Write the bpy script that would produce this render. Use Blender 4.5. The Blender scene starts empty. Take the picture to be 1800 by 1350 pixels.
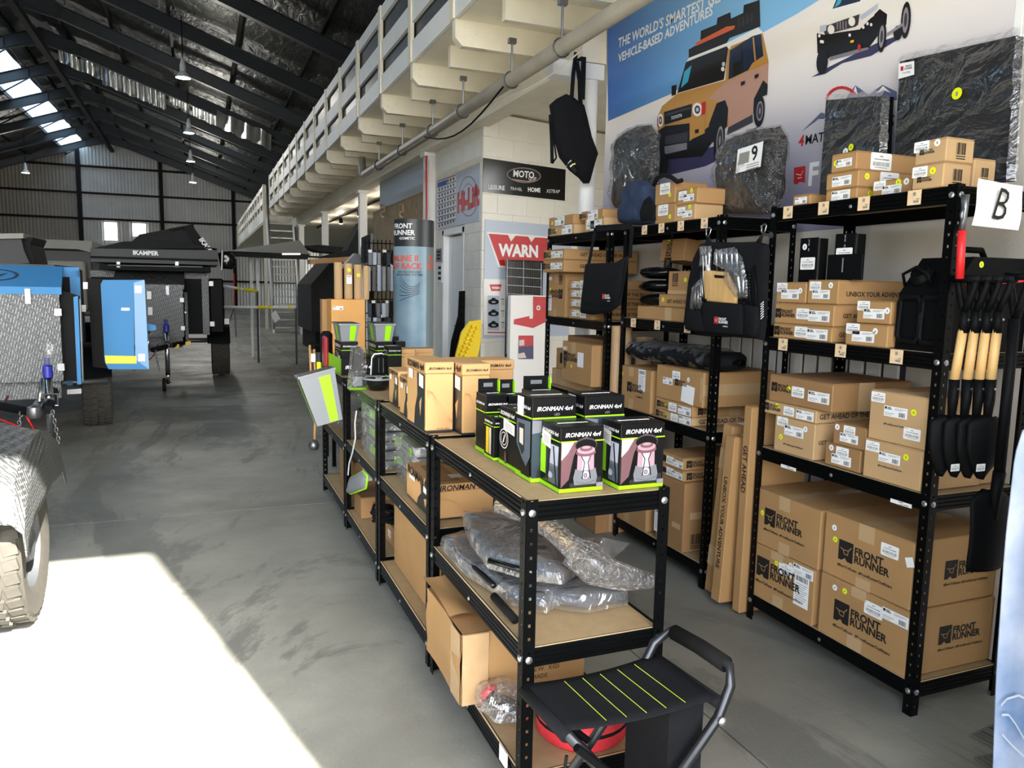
import bpy, bmesh, math, random
from mathutils import Vector, Matrix, noise
random.seed(7)
SC = bpy.context.scene
COL = SC.collection
# ---------------------------------------------------------------- camera (1800x1350 frame, 26 mm equivalent)
F_PX = 1352.0
YAW, PITCH, ROLL = math.radians(22.09), math.radians(7.18), math.radians(1.11)
EYE = Vector((0, 0, 1.49))
_f = Vector((math.sin(YAW)*math.cos(PITCH), math.cos(YAW)*math.cos(PITCH), -math.sin(PITCH)))
_r = Vector((math.cos(YAW), -math.sin(YAW), 0))
_u = _r.cross(_f)
RGT = _r*math.cos(ROLL)+_u*math.sin(ROLL)
UPV = -_r*math.sin(ROLL)+_u*math.cos(ROLL)
FWD = _f
cam = bpy.data.cameras.new('camera'); cam.sensor_width = 36; cam.lens = F_PX/1800*36
cam.clip_start = .05; cam.clip_end = 300
camo = bpy.data.objects.new('camera', cam); COL.objects.link(camo)
camo.matrix_world = Matrix(((RGT.x, UPV.x, -FWD.x, EYE.x), (RGT.y, UPV.y, -FWD.y, EYE.y), (RGT.z, UPV.z, -FWD.z, EYE.z), (0, 0, 0, 1)))
SC.camera = camo
def P(px, py, x=None, y=None, z=None):
    """survey helper: the world point seen at a photograph pixel, on a given plane of the place"""
    d = FWD+(px-900)/F_PX*RGT-(py-675)/F_PX*UPV
    i, v = (0, x) if x is not None else (1, y) if y is not None else (2, z)
    return EYE+d*((v-EYE[i])/d[i])
# ---------------------------------------------------------------- sky, sun, exposure
SUN_EL, SUN_AZ = math.radians(37.5), math.atan2(.261, -1)      # the sun stands behind the camera, a little to the right
wd = bpy.data.worlds.new('sky'); SC.world = wd; wd.use_nodes = True
nt = wd.node_tree; bg = nt.nodes['Background']
sky = nt.nodes.new('ShaderNodeTexSky'); sky.sky_type = 'NISHITA'; sky.sun_disc = False
sky.sun_elevation = SUN_EL; sky.sun_rotation = math.radians(165); sky.air_density = 1.0; sky.dust_density = 2.5
hs = nt.nodes.new('ShaderNodeHueSaturation'); hs.inputs['Saturation'].default_value = .32
nt.links.new(sky.outputs[0], hs.inputs['Color']); nt.links.new(hs.outputs[0], bg.inputs[0]); bg.inputs[1].default_value = 1.1
sl = bpy.data.lights.new('sun', 'SUN'); sl.energy = 46; sl.angle = math.radians(.6); sl.color = (1, .93, .82)
so = bpy.data.objects.new('sun', sl); COL.objects.link(so)
sd = Vector((-.261, 1, -math.hypot(.261, 1)*math.tan(SUN_EL)))
so.rotation_euler = sd.to_track_quat('-Z', 'Y').to_euler()
so.location = (2, -12, 9)
# light guide for the wide door the photographer stands in (a portal adds no light of its own)
pl = bpy.data.lights.new('door_portal', 'AREA'); pl.shape = 'RECTANGLE'; pl.size = 9.3; pl.size_y = 5.0; pl.cycles.is_portal = True
po = bpy.data.objects.new('door_portal', pl); COL.objects.link(po); po.location = (-3.3, -1.62, 2.5); po.rotation_euler = (math.radians(90), 0, 0)
SC.view_settings.view_transform = 'Standard'; SC.view_settings.look = 'None'; SC.view_settings.gamma = 1
SC.view_settings.use_curve_mapping = False; SC.view_settings.exposure = 0.22
SC.cycles.use_denoising = True; SC.cycles.max_bounces = 7; SC.cycles.diffuse_bounces = 4; SC.cycles.glossy_bounces = 3; SC.cycles.transparent_max_bounces = 14
SC.cycles.caustics_reflective = False; SC.cycles.caustics_refractive = False
SC.cycles.sample_clamp_indirect = 6

# ================================================================ materials
def rgb(h):
    h = h.lstrip('#'); c = [int(h[i:i+2], 16)/255 for i in (0, 2, 4)]
    return tuple(v/12.92 if v <= .04045 else ((v+.055)/1.055)**2.4 for v in c)+(1,)
MATS = {}
def mat(key, col, rough=.6, metal=0, var=0, scale=8, bump=0, bscale=40, emit=None, spec=.5, col2=None, stretch=None, coat=0):
    if key in MATS: return MATS[key]
    m = bpy.data.materials.new(key); m.use_nodes = True; n = m.node_tree.nodes; L = m.node_tree.links
    b = n['Principled BSDF']; c = rgb(col)
    b.inputs['Base Color'].default_value = c; b.inputs['Roughness'].default_value = rough; b.inputs['Metallic'].default_value = metal
    b.inputs['Specular IOR Level'].default_value = spec; b.inputs['Coat Weight'].default_value = coat
    if var or bump:
        tc = n.new('ShaderNodeTexCoord'); mp = n.new('ShaderNodeMapping'); L.new(tc.outputs['Object'], mp.inputs[0])
        if stretch: mp.inputs['Scale'].default_value = stretch
    if var:
        nz = n.new('ShaderNodeTexNoise'); nz.inputs['Scale'].default_value = scale; nz.inputs['Detail'].default_value = 6
        L.new(mp.outputs[0], nz.inputs[0]); rp = n.new('ShaderNodeValToRGB')
        rp.color_ramp.elements[0].position = .3; rp.color_ramp.elements[1].position = .7
        a = tuple(max(0, v*(1-var)) for v in c[:3])+(1,); d = rgb(col2) if col2 else tuple(min(1, v*(1+var)) for v in c[:3])+(1,)
        rp.color_ramp.elements[0].color = a; rp.color_ramp.elements[1].color = d
        L.new(nz.outputs[0], rp.inputs[0]); L.new(rp.outputs[0], b.inputs['Base Color'])
    if bump:
        n2 = n.new('ShaderNodeTexNoise'); n2.inputs['Scale'].default_value = bscale; n2.inputs['Detail'].default_value = 4
        L.new(mp.outputs[0], n2.inputs[0]); bp = n.new('ShaderNodeBump'); bp.inputs['Strength'].default_value = bump; bp.inputs['Distance'].default_value = .01
        L.new(n2.outputs[0], bp.inputs['Height']); L.new(bp.outputs[0], b.inputs['Normal'])
    if emit:
        b.inputs['Emission Color'].default_value = rgb(emit[0]); b.inputs['Emission Strength'].default_value = emit[1]
    MATS[key] = m; return m
def film(key, tint='#ffffff', lo=.04, hi=.6, rough=.10, milk=.75, freq=7):
    """thin clear plastic: see-through face on, shiny at a slant and on its creases"""
    if key in MATS: return MATS[key]
    m = bpy.data.materials.new(key); m.use_nodes = True; n = m.node_tree.nodes; L = m.node_tree.links
    n.remove(n['Principled BSDF']); out = n['Material Output']
    tr = n.new('ShaderNodeBsdfTransparent'); tr.inputs[0].default_value = rgb(tint)
    gl = n.new('ShaderNodeBsdfPrincipled'); gl.inputs['Base Color'].default_value = (milk, milk, milk*1.03, 1); gl.inputs['Roughness'].default_value = rough
    gl.inputs['Metallic'].default_value = .75
    lw = n.new('ShaderNodeLayerWeight'); lw.inputs[0].default_value = .35
    tc = n.new('ShaderNodeTexCoord'); nz = n.new('ShaderNodeTexNoise'); nz.inputs['Scale'].default_value = freq; nz.inputs['Detail'].default_value = 4; nz.inputs['Distortion'].default_value = 1.6
    L.new(tc.outputs['Object'], nz.inputs[0])
    bp = n.new('ShaderNodeBump'); bp.inputs['Strength'].default_value = 1.0; bp.inputs['Distance'].default_value = .06
    L.new(nz.outputs[0], bp.inputs['Height']); L.new(bp.outputs[0], gl.inputs['Normal']); L.new(bp.outputs[0], lw.inputs['Normal'])
    mr = n.new('ShaderNodeMapRange'); mr.inputs[3].default_value = lo; mr.inputs[4].default_value = hi
    L.new(lw.outputs['Facing'], mr.inputs[0]); mx = n.new('ShaderNodeMixShader')
    L.new(mr.outputs[0], mx.inputs[0]); L.new(tr.outputs[0], mx.inputs[1]); L.new(gl.outputs[0], mx.inputs[2]); L.new(mx.outputs[0], out.inputs[0])
    MATS[key] = m; return m
def M(k): return MATS[k]
mat('kraft', '#ab8557', .75, var=.10, scale=3, bump=.08, bscale=60)
mat('kraft_dark', '#99754d', .75, var=.12, scale=3, bump=.08, bscale=60)
mat('kraft_pale', '#bd9c72', .75, var=.08, scale=3, bump=.06, bscale=60)
mat('kraft_gold', '#c79c68', .65, var=.06, scale=4)
mat('kraft_env', '#d79f58', .6, var=.08, scale=5, bump=.15, bscale=12)
mat('carton_inside', '#6e5236', .9)
mat('tape', '#bd9f78', .25, var=.05, scale=20)
mat('mdf', '#a58d69', .7, var=.07, scale=30)
mat('mdf_edge', '#e0c79c', .8)
mat('rack_steel', '#08090a', .3, spec=.11)
mat('bolt_steel', '#b9bcc0', .3, .9)
mat('bright_steel', '#85888c', .38, .9)
mat('chrome', '#b4b7bb', .2, 1)
mat('white_print', '#eef0f2', .5)
mat('black_print', '#15120f', .7)
mat('grey_print', '#8c8a86', .7)
mat('red_print', '#c22a30', .5)
mat('yellow_dot', '#e6f000', .45, emit=None)
mat('tag_card', '#e6c9a2', .7, var=.08, scale=60)
mat('black_cloth', '#111216', .9, var=.2, scale=20, bump=.3, bscale=30, spec=.2)
mat('black_canvas', '#121418', .85, bump=.3, bscale=300, spec=.2)
mat('black_plastic', '#0b0c0e', .55, bump=.05, bscale=60, spec=.1)
mat('black_gloss', '#0d0e10', .15)
mat('black_rubber', '#111112', .8, var=.2, scale=15, spec=.2)
mat('dark_box', '#0c0d0f', .35, spec=.25)
mat('lime', '#9be312', .4)
mat('grey_plastic', '#84898f', .45)
mat('dark_plastic', '#3a3e42', .5)
mat('cream_paint', '#efe8d6', .55, var=.05, scale=4, bump=.05, bscale=30)
mat('white_paint', '#f0f1f1', .55, var=.03, scale=4)
mat('block_paint', '#ece9e0', .6, var=.05, scale=3, bump=.25, bscale=25)
mat('wall_paint', '#dcd7ce', .6, var=.05, scale=2, bump=.35, bscale=30)
mat('steel_dark', '#222a31', .55, var=.12, scale=3)
mat('steel_black', '#0d0f12', .6, spec=.12)
mat('wood_handle', '#d8b074', .45, var=.14, scale=6, stretch=(6, 6, .8))
mat('blue_paint', '#4184bb', .5, spec=.2)
mat('navy_cloth', '#24334f', .8, var=.2, scale=20, bump=.3, bscale=60)
mat('red_cloth', '#d8323f', .7, var=.1, scale=20, bump=.3, bscale=50)
mat('red_plastic', '#d6262a', .4)
mat('yellow_plastic', '#e3c200', .45)
mat('alu', '#9fa4a8', .35, .9, var=.08, scale=6)
film('clear_film'); film('loose_film', lo=.14, hi=.75, rough=.2, milk=.9, freq=5); film('bubble_film', lo=.35, hi=.9, rough=.25, freq=40); film('dark_film', lo=.02, hi=.5, freq=5)

# ================================================================ mesh helpers
class MB:
    def __init__(s): s.v = []; s.f = []; s.m = []; s.k = 0
    def add(s, vs, fs, m=None, mtx=None):
        o = len(s.v); s.v += [tuple(mtx @ Vector(p)) if mtx else tuple(p) for p in vs]
        for q in fs: s.f.append(tuple(o+i for i in q)); s.m.append(s.k if m is None else m)
        return s
    def box(s, x0, x1, y0, y1, z0, z1, m=None, mtx=None):
        return s.add([(x0, y0, z0), (x1, y0, z0), (x1, y1, z0), (x0, y1, z0), (x0, y0, z1), (x1, y0, z1), (x1, y1, z1), (x0, y1, z1)],
                     [(0, 3, 2, 1), (4, 5, 6, 7), (0, 1, 5, 4), (1, 2, 6, 5), (2, 3, 7, 6), (3, 0, 4, 7)], m, mtx)
    def cbox(s, x0, x1, y0, y1, z0, z1, b=.004, m=None, mtx=None):
        """box with chamfered edges"""
        b = min(b, (x1-x0)*.45, (y1-y0)*.45, (z1-z0)*.45)
        bm = bmesh.new(); bmesh.ops.create_cube(bm, size=1)
        for v in bm.verts: v.co = ((x0+x1)/2+v.co.x*(x1-x0), (y0+y1)/2+v.co.y*(y1-y0), (z0+z1)/2+v.co.z*(z1-z0))
        bmesh.ops.bevel(bm, geom=bm.edges[:], offset=b, segments=1, affect='EDGES')
        bm.verts.index_update(); s.add([v.co[:] for v in bm.verts], [[v.index for v in f.verts] for f in bm.faces], m, mtx); bm.free(); return s
    def hexa(s, c, m=None):
        return s.add(c, [(0, 3, 2, 1), (4, 5, 6, 7), (0, 1, 5, 4), (1, 2, 6, 5), (2, 3, 7, 6), (3, 0, 4, 7)], m)
    def quad(s, a, b, c, d, m=None): return s.add([a, b, c, d], [(0, 1, 2, 3)], m)
    def prism(s, poly, d0, d1, ax='z', m=None, mtx=None, taper=1.0):
        n = len(poly); cx = sum(p[0] for p in poly)/n; cy = sum(p[1] for p in poly)/n
        def mk(p, d, t=1.0):
            a, b = cx+(p[0]-cx)*t, cy+(p[1]-cy)*t
            return (a, b, d) if ax == 'z' else (a, d, b) if ax == 'y' else (d, a, b)
        vs = [mk(p, d0) for p in poly]+[mk(p, d1, taper) for p in poly]
        fs = [tuple(range(n))[::-1], tuple(range(n, 2*n))]+[(i, (i+1) % n, n+(i+1) % n, n+i) for i in range(n)]
        return s.add(vs, fs, m, mtx)
    def tube(s, pts, r, n=8, m=None, closed=False, mtx=None):
        pts = [Vector(p) for p in pts]; k = len(pts); rs = r if isinstance(r, (list, tuple)) else [r]*k
        vs = []; prev = None
        for i, p in enumerate(pts):
            if closed: t = pts[(i+1) % k]-pts[i-1]
            else: t = pts[min(i+1, k-1)]-pts[max(i-1, 0)]
            t.normalize()
            if prev is None: prev = t.orthogonal().normalized()
            a = prev-t*prev.dot(t)
            a = a.normalized() if a.length > 1e-6 else t.orthogonal().normalized()
            prev = a; b = t.cross(a)
            for j in range(n):
                w = 2*math.pi*j/n; vs.append(p+(a*math.cos(w)+b*math.sin(w))*rs[i])
        fs = []
        for i in range(k if closed else k-1):
            i2 = (i+1) % k
            for j in range(n): fs.append((i*n+j, i*n+(j+1) % n, i2*n+(j+1) % n, i2*n+j))
        if not closed: fs += [tuple(range(n))[::-1], tuple(range((k-1)*n, k*n))]
        return s.add(vs, fs, m, mtx)
    def lathe(s, prof, n=16, m=None, c=(0, 0, 0), mtx=None, cap=True):
        vs = []; fs = []
        for r, z in prof:
            for j in range(n):
                w = 2*math.pi*j/n; vs.append((c[0]+r*math.cos(w), c[1]+r*math.sin(w), c[2]+z))
        for i in range(len(prof)-1):
            for j in range(n): fs.append((i*n+j, i*n+(j+1) % n, (i+1)*n+(j+1) % n, (i+1)*n+j))
        if cap: fs += [tuple(range(n))[::-1], tuple(range((len(prof)-1)*n, len(prof)*n))]
        return s.add(vs, fs, m, mtx)
    def grid(s, fn, nu, nv, m=None, closed_u=False):
        vs = [fn(i/(nu if closed_u else nu-1), j/(nv-1)) for j in range(nv) for i in range(nu)]
        fs = [(j*nu+i, j*nu+(i+1) % nu, (j+1)*nu+(i+1) % nu, (j+1)*nu+i) for j in range(nv-1) for i in range(nu if closed_u else nu-1)]
        return s.add(vs, fs, m)
    def mesh(s, name, mats, smooth=False):
        me = bpy.data.meshes.new(name); me.from_pydata(s.v, [], s.f)
        for x in (mats if isinstance(mats, (list, tuple)) else [mats]): me.materials.append(M(x) if isinstance(x, str) else x)
        for p, k in zip(me.polygons, s.m): p.material_index = k
        if smooth:
            for p in me.polygons: p.use_smooth = True
            if smooth is not True:
                try: me.set_sharp_from_angle(angle=math.radians(smooth))
                except Exception: pass
        me.update(); return me
    def build(s, name, mats, parent=None, smooth=False, loc=None, base=False):
        me = s.mesh(name, mats, smooth)
        o = bpy.data.objects.new(name, me); COL.objects.link(o)
        if base and parent is None:        # put the origin at the middle of the foot
            xs = [v[0] for v in s.v]; ys = [v[1] for v in s.v]; z = min(v[2] for v in s.v)
            c = Vector(((min(xs)+max(xs))/2, (min(ys)+max(ys))/2, z)); me.transform(Matrix.Translation(-c)); o.location = c
        if loc: o.location = loc
        if parent: attach(o, parent)
        return o
WORLDM = {}
def wmat(o):
    m = o.matrix_basis.copy()
    return wmat(o.parent) @ o.matrix_parent_inverse @ m if o.parent else m
def attach(o, parent):
    """parent keeping the world position that the mesh was written in"""
    o.parent = parent; o.matrix_parent_inverse = wmat(parent).inverted()
def tag(o, label=None, cat=None, group=None, kind=None):
    for k, v in (('label', label), ('category', cat), ('group', group), ('kind', kind)):
        if v: o[k] = v
    return o
def thing(name, label, cat, loc=(0, 0, 0), rz=0, group=None):
    o = bpy.data.objects.new(name, None); COL.objects.link(o); o.empty_display_size = .05
    o.location = loc; o.rotation_euler = (0, 0, rz)
    return tag(o, label, cat, group)
def inst(me, name, parent=None, mtx=None):
    """an object that shares mesh data; mtx is local to the parent"""
    o = bpy.data.objects.new(name, me); COL.objects.link(o)
    if parent: o.parent = parent
    if mtx is not None: o.matrix_basis = mtx
    return o
T = Matrix.Translation
def RX(a): return Matrix.Rotation(math.radians(a), 4, 'X')
def RY(a): return Matrix.Rotation(math.radians(a), 4, 'Y')
def RZ(a): return Matrix.Rotation(math.radians(a), 4, 'Z')
def SCL(x, y=None, z=None):
    y = x if y is None else y; z = x if z is None else z
    return Matrix.Diagonal((x, y, z, 1))
_TX = {}
def text_mesh(txt, m, bold=.012, shear=0, space=1.0, align='CENTER', line=.95):
    """flat lettering, cap height about .7, centred on the origin in x"""
    k = (txt, m, bold, shear, space, align)
    if k in _TX: return _TX[k]
    cu = bpy.data.curves.new('lettering', 'FONT'); cu.body = txt; cu.size = 1; cu.align_x = align; cu.align_y = 'CENTER'
    cu.resolution_u = 2; cu.offset = bold; cu.shear = shear; cu.space_character = space; cu.space_line = line; cu.fill_mode = 'FRONT'
    ob = bpy.data.objects.new('lettering', cu); COL.objects.link(ob)
    me = bpy.data.meshes.new_from_object(ob); bpy.data.objects.remove(ob); bpy.data.curves.remove(cu)
    me.name = 'lettering'; me.materials.clear(); me.materials.append(M(m))
    w = [v.co.x for v in me.vertices] or [0, 1]; h = [v.co.y for v in me.vertices] or [0, 1]
    c = Vector(((max(w)+min(w))/2, (max(h)+min(h))/2, 0)); me.transform(Matrix.Translation(-c))
    _TX[k] = (me, max(w)-min(w), max(h)-min(h)); return _TX[k]
def noise3(p, s=1.0): return noise.noise(Vector(p)*s)
# ================================================================ the setting
def struct(name, o=None, loc=(0, 0, 0)):
    if o is None:
        o = bpy.data.objects.new(name, None); COL.objects.link(o); o.location = loc
    o['kind'] = 'structure'; return o
# ---- concrete materials
def concrete(key, base, dark, pale):
    m = bpy.data.materials.new(key); m.use_nodes = True; n = m.node_tree.nodes; L = m.node_tree.links; b = n['Principled BSDF']
    tc = n.new('ShaderNodeTexCoord')
    def nz(scale, detail=8, rough=.6, dist=0, st=None):
        x = n.new('ShaderNodeTexNoise'); x.inputs['Scale'].default_value = scale; x.inputs['Detail'].default_value = detail; x.inputs['Roughness'].default_value = rough; x.inputs['Distortion'].default_value = dist
        if st:
            mp = n.new('ShaderNodeMapping'); mp.inputs['Scale'].default_value = st; L.new(tc.outputs['Object'], mp.inputs[0]); L.new(mp.outputs[0], x.inputs[0])
        else: L.new(tc.outputs['Object'], x.inputs[0])
        return x.outputs[0]
    def ramp(src, p0, p1, c0, c1):
        r = n.new('ShaderNodeValToRGB'); e = r.color_ramp.elements; e[0].position = p0; e[1].position = p1; e[0].color = c0; e[1].color = c1
        L.new(src, r.inputs[0]); return r.outputs[0]
    def mix(f, a, c):
        x = n.new('ShaderNodeMix'); x.data_type = 'RGBA'; L.new(f, x.inputs[0]); L.new(a, x.inputs[6]); L.new(c, x.inputs[7]); return x.outputs[2]
    W, K = (1, 1, 1, 1), (0, 0, 0, 1)
    c0 = ramp(nz(.9, 10, .65), .3, .7, rgb(dark), rgb(base))
    c1 = ramp(nz(2.2, 10, .7), .35, .65, rgb(base), rgb(pale))
    col = mix(ramp(nz(.45, 4, .5, .6), .42, .58, K, W), c0, c1)
    st = ramp(nz(.7, 9, .7, 1.5, (1, .35, 1)), .50, .535, K, (.75, .75, .75, 1))
    dk = n.new('ShaderNodeRGB'); dk.outputs[0].default_value = rgb(dark)
    col = mix(st, col, dk.outputs[0])
    scuff = ramp(nz(9, 6, .75, .5), .66, .72, K, (.5, .5, .5, 1))
    pk = n.new('ShaderNodeRGB'); pk.outputs[0].default_value = rgb(pale)
    col = mix(scuff, col, pk.outputs[0])
    L.new(col, b.inputs['Base Color'])
    L.new(ramp(nz(1.6, 8, .7), .3, .7, (.34, .34, .34, 1), (.62, .62, .62, 1)), b.inputs['Roughness'])
    bp = n.new('ShaderNodeBump'); bp.inputs['Strength'].default_value = .12; bp.inputs['Distance'].default_value = .01
    L.new(nz(60, 4), bp.inputs['Height']); L.new(bp.outputs[0], b.inputs['Normal'])
    MATS[key] = m
concrete('concrete', '#8a8a81', '#696a66', '#a3a298')
mat('joint', '#3c3c3a', .9)
fl = struct('floor', MB().box(-30, 12, -14, 60, -.2, -.008).build('floor', 'joint'))
ys = [-14, -7, -.8, 5.22, 11.6, 17.8, 24, 30.2, 36.4, 60]; xs = [-30, -9, -3.6, 1.62, 12]
for i in range(len(ys)-1):
    for j in range(len(xs)-1):
        a = .004
        MB().box(xs[j]+a, xs[j+1]-a, ys[i]+a, ys[i+1]-a, -.008, 0).build('slab', 'concrete', fl)
# ---- roof: rafters, purlins, foil blanket, rooflights
RX0, RZ0, SLP = -4.0, 8.75, .355            # ridge line of the foil
XR, XL = 9.0, -16.0
RY_ = [26.6+3.47*k for k in range(-8, 6)]   # rafter frames
YF, YB = -1.6, 46.0                          # front wall, far gable
def rz(x): return RZ0-SLP*abs(x-RX0)
def foilmat():
    m = bpy.data.materials.new('foil'); m.use_nodes = True; n = m.node_tree.nodes; L = m.node_tree.links; b = n['Principled BSDF']
    b.inputs['Base Color'].default_value = rgb('#6d6f6c'); b.inputs['Metallic'].default_value = .85; b.inputs['Roughness'].default_value = .45
    tc = n.new('ShaderNodeTexCoord'); mp = n.new('ShaderNodeMapping'); mp.inputs['Scale'].default_value = (2.5, 1, 1); L.new(tc.outputs['Object'], mp.inputs[0])
    nz = n.new('ShaderNodeTexNoise'); nz.inputs['Scale'].default_value = 2.2; nz.inputs['Detail'].default_value = 6; nz.inputs['Distortion'].default_value = .8; L.new(mp.outputs[0], nz.inputs[0])
    bp = n.new('ShaderNodeBump'); bp.inputs['Strength'].default_value = .8; bp.inputs['Distance'].default_value = .08; L.new(nz.outputs[0], bp.inputs['Height']); L.new(bp.outputs[0], b.inputs['Normal'])
    rp = n.new('ShaderNodeValToRGB'); rp.color_ramp.elements[0].color = rgb('#1f1f1d'); rp.color_ramp.elements[1].color = rgb('#5d5f5c'); L.new(nz.outputs[0], rp.inputs[0]); L.new(rp.outputs[0], b.inputs['Base Color'])
    MATS['foil'] = m
foilmat()
def skymat(key, a=.6):
    m = bpy.data.materials.new(key); m.use_nodes = True; n = m.node_tree.nodes; L = m.node_tree.links; n.remove(n['Principled BSDF'])
    t = n.new('ShaderNodeBsdfTransparent'); t.inputs[0].default_value = (.85, .93, 1, 1); d = n.new('ShaderNodeBsdfTranslucent'); d.inputs[0].default_value = (.2, .3, .42, 1)
    x = n.new('ShaderNodeMixShader'); x.inputs[0].default_value = a; L.new(t.outputs[0], x.inputs[1]); L.new(d.outputs[0], x.inputs[2]); L.new(x.outputs[0], n['Material Output'].inputs[0]); MATS[key] = m
skymat('rooflight_sheet', 1.0)
ceil = struct('ceiling')
bays = [YF]+RY_+[YB]; bays = sorted(set([YF]+[y for y in RY_ if YF < y < YB]+[YB]))
def panel(x0, x1, y0, y1, seed):
    nx = max(3, int(abs(x1-x0)*2.2)); ny = 5
    def fn(u, v):
        x = x0+(x1-x0)*u; y = y0+(y1-y0)*v
        return (x, y, rz(x)-.05*noise3((x*1.3, y*1.1, 3), 1)-.06*math.sin(math.pi*v))
    return MB().grid(fn, nx, ny).build('foil_panel', 'foil', ceil, True)
for i in range(len(bays)-1):
    y0, y1 = bays[i], bays[i+1]
    panel(RX0+.25, XR, y0, y1, i); panel(RX0-.25, -5.2, y0, y1, i+50); panel(-6.15, XL, y0, y1, i+90)
    MB().hexa([(RX0-.25, y0, RZ0-.06), (RX0+.25, y0, RZ0-.06), (RX0+.25, y1, RZ0-.06), (RX0-.25, y1, RZ0-.06), (RX0-.25, y0, RZ0), (RX0+.25, y0, RZ0), (RX0+.25, y1, RZ0), (RX0-.25, y1, RZ0)]).build('ridge_cap', 'steel_dark', ceil)
    b = MB(); n = 24; vs = []
    for k in range(n+1):
        x = -6.2+(1.05)*k/n; z = rz(x)+.02*(1 if k % 2 else 0); vs += [(x, y0, z), (x, y1, z)]
    b.add(vs, [(2*k, 2*k+2, 2*k+3, 2*k+1) for k in range(n)]).build('rooflight', 'rooflight_sheet', ceil)
for sx, xe in ((1, XR+.3), (-1, -5.1), (-1, XL-.3)):                     # unseen outer skin added to block light either side of the rooflights
    xa = RX0 if xe != XL-.3 else -6.25
    MB().hexa([(min(xa, xe), YF-.3, rz(min(xa, xe))+.14), (max(xa, xe), YF-.3, rz(max(xa, xe))+.14), (max(xa, xe), YB+.3, rz(max(xa, xe))+.14), (min(xa, xe), YB+.3, rz(min(xa, xe))+.14), (min(xa, xe), YF-.3, rz(min(xa, xe))+.17), (max(xa, xe), YF-.3, rz(max(xa, xe))+.17), (max(xa, xe), YB+.3, rz(max(xa, xe))+.17), (min(xa, xe), YB+.3, rz(min(xa, xe))+.17)]).build('roof_light_block', 'steel_dark', ceil)
def rafter(y):
    b = MB(); D, W = .34, .16
    for sx, xe in ((1, XR), (-1, XL)):
        x0, x1 = RX0, xe; za, zb = rz(x0)-.14, rz(x1)-.14
        for (o0, o1, w) in ((-.02, 0, W), (-D, -D+.02, W), (-D, 0, .02)):
            b.hexa([(x0, y-w/2, za+o0), (x1, y-w/2, zb+o0), (x1, y+w/2, zb+o0), (x0, y+w/2, za+o0), (x0, y-w/2, za+o1), (x1, y-w/2, zb+o1), (x1, y+w/2, zb+o1), (x0, y+w/2, za+o1)])
        xh = RX0+sx*.95                                                 # haunch plate at the ridge
        b.hexa([(RX0, y-.03, za-D-.12), (xh, y-.03, rz(xh)-.14-D), (xh, y+.03, rz(xh)-.14-D), (RX0, y+.03, za-D-.12), (RX0, y-.03, za-.02), (xh, y-.03, rz(xh)-.16), (xh, y+.03, rz(xh)-.16), (RX0, y+.03, za-.02)])
        for xx in (xh, RX0+sx*.03): b.box(xx-.012, xx+.012, y-W/2, y+W/2, rz(xx)-.14-D, rz(xx)-.14)
    b.build('rafter', 'steel_dark', ceil)
for y in RY_:
    if YF < y < YB: rafter(y)
for sx, xe in ((1, XR), (-1, XL)):
    x = RX0+sx*.7
    while (x < xe) if sx > 0 else (x > xe):
        MB().box(x-.035, x+.035, YF, YB, rz(x)-.15, rz(x)-.04).build('purlin', 'steel_black', ceil); x += sx*1.42
MB().box(RX0-.08, RX0+.08, YF, YB, RZ0-.72, RZ0-.58).build('ridge_beam', 'steel_black', ceil)
for i, y in enumerate([y for y in RY_ if 18 < y < 45]):                  # thin bracing beside the rooflights
    MB().tube([(RX0-.2, y, rz(RX0)-.3), (-7.4, y+3.4, rz(-7.4)-.2)], .03, 6).build('brace', 'steel_dark', ceil)
    MB().tube([(RX0, y+.1, RZ0-.65), (RX0-.7, y+.1, rz(RX0-.7)-.1)], .025, 6).build('brace', 'steel_dark', ceil)
    for dx in (-5, -6.1):
        MB().tube([(dx, y, rz(dx)-.17), (dx, y+3.47, rz(dx)-.17)], .02, 5).build('brace', 'steel_dark', ceil)
mat('bright_foil', '#b9bcbb', .3, .85, bump=.4, bscale=8)
for k, (px, py, w, h, y) in enumerate([(150, 108, 1.5, .62, 28.4), (220, 140, 1.35, .75, 28.2), (276, 172, .5, .45, 28), (315, 176, .6, .35, 27.5), (372, 205, 1.1, .35, 27), (430, 228, 1.6, .45, 26)]):
    c = P(px, py, y=y)
    def fn(u, v, c=c, w=w, h=h, k=k):
        x = c.x+(u-.5)*w; n_ = noise3((u*6, v*2, k), 1)
        return (x, c.y+.12*math.sin(u*22+k)+.25*(1-v), min(c.z+(v-.5)*h-SLP*(u-.5)*w+.05*n_, rz(x)-.06))
    MB().grid(fn, 22, 7).build('torn_foil', 'bright_foil', ceil, True)
# ---- far gable wall
mat('sheet_white', '#a9aaa8', .5, .1, var=.08, scale=1.5); mat('sheet_dim', '#7d7972', .55, .1, var=.08, scale=1.5)
wf = struct('wall_far')
cols = [XL, -12.9, -9.3, -5.6, -1.75, 1.85, 5.4, XR]
for j in range(len(cols)-1):
    x0, x1 = cols[j], cols[j+1]; per = .16; b = MB(); vs = []; n = int((x1-x0)/per*4)
    for k in range(n+1):
        x = x0+(x1-x0)*k/n; d = (0, .028, .028, 0)[k % 4]; vs += [(x, YB+d, 0), (x, YB+d, rz(x)+.1)]
    b.add(vs, [(2*k, 2*k+2, 2*k+3, 2*k+1) for k in range(n)]).build('cladding_sheet', 'sheet_dim' if x1 <= -5.5 else 'sheet_white', wf)  # left bays take a greyer copy of the cladding for less light
    if 0 < j: MB().box(x0-.09, x0+.09, YB-.22, YB-.03, 0, rz(x0)-.1).build('column', 'steel_black', wf)
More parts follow.
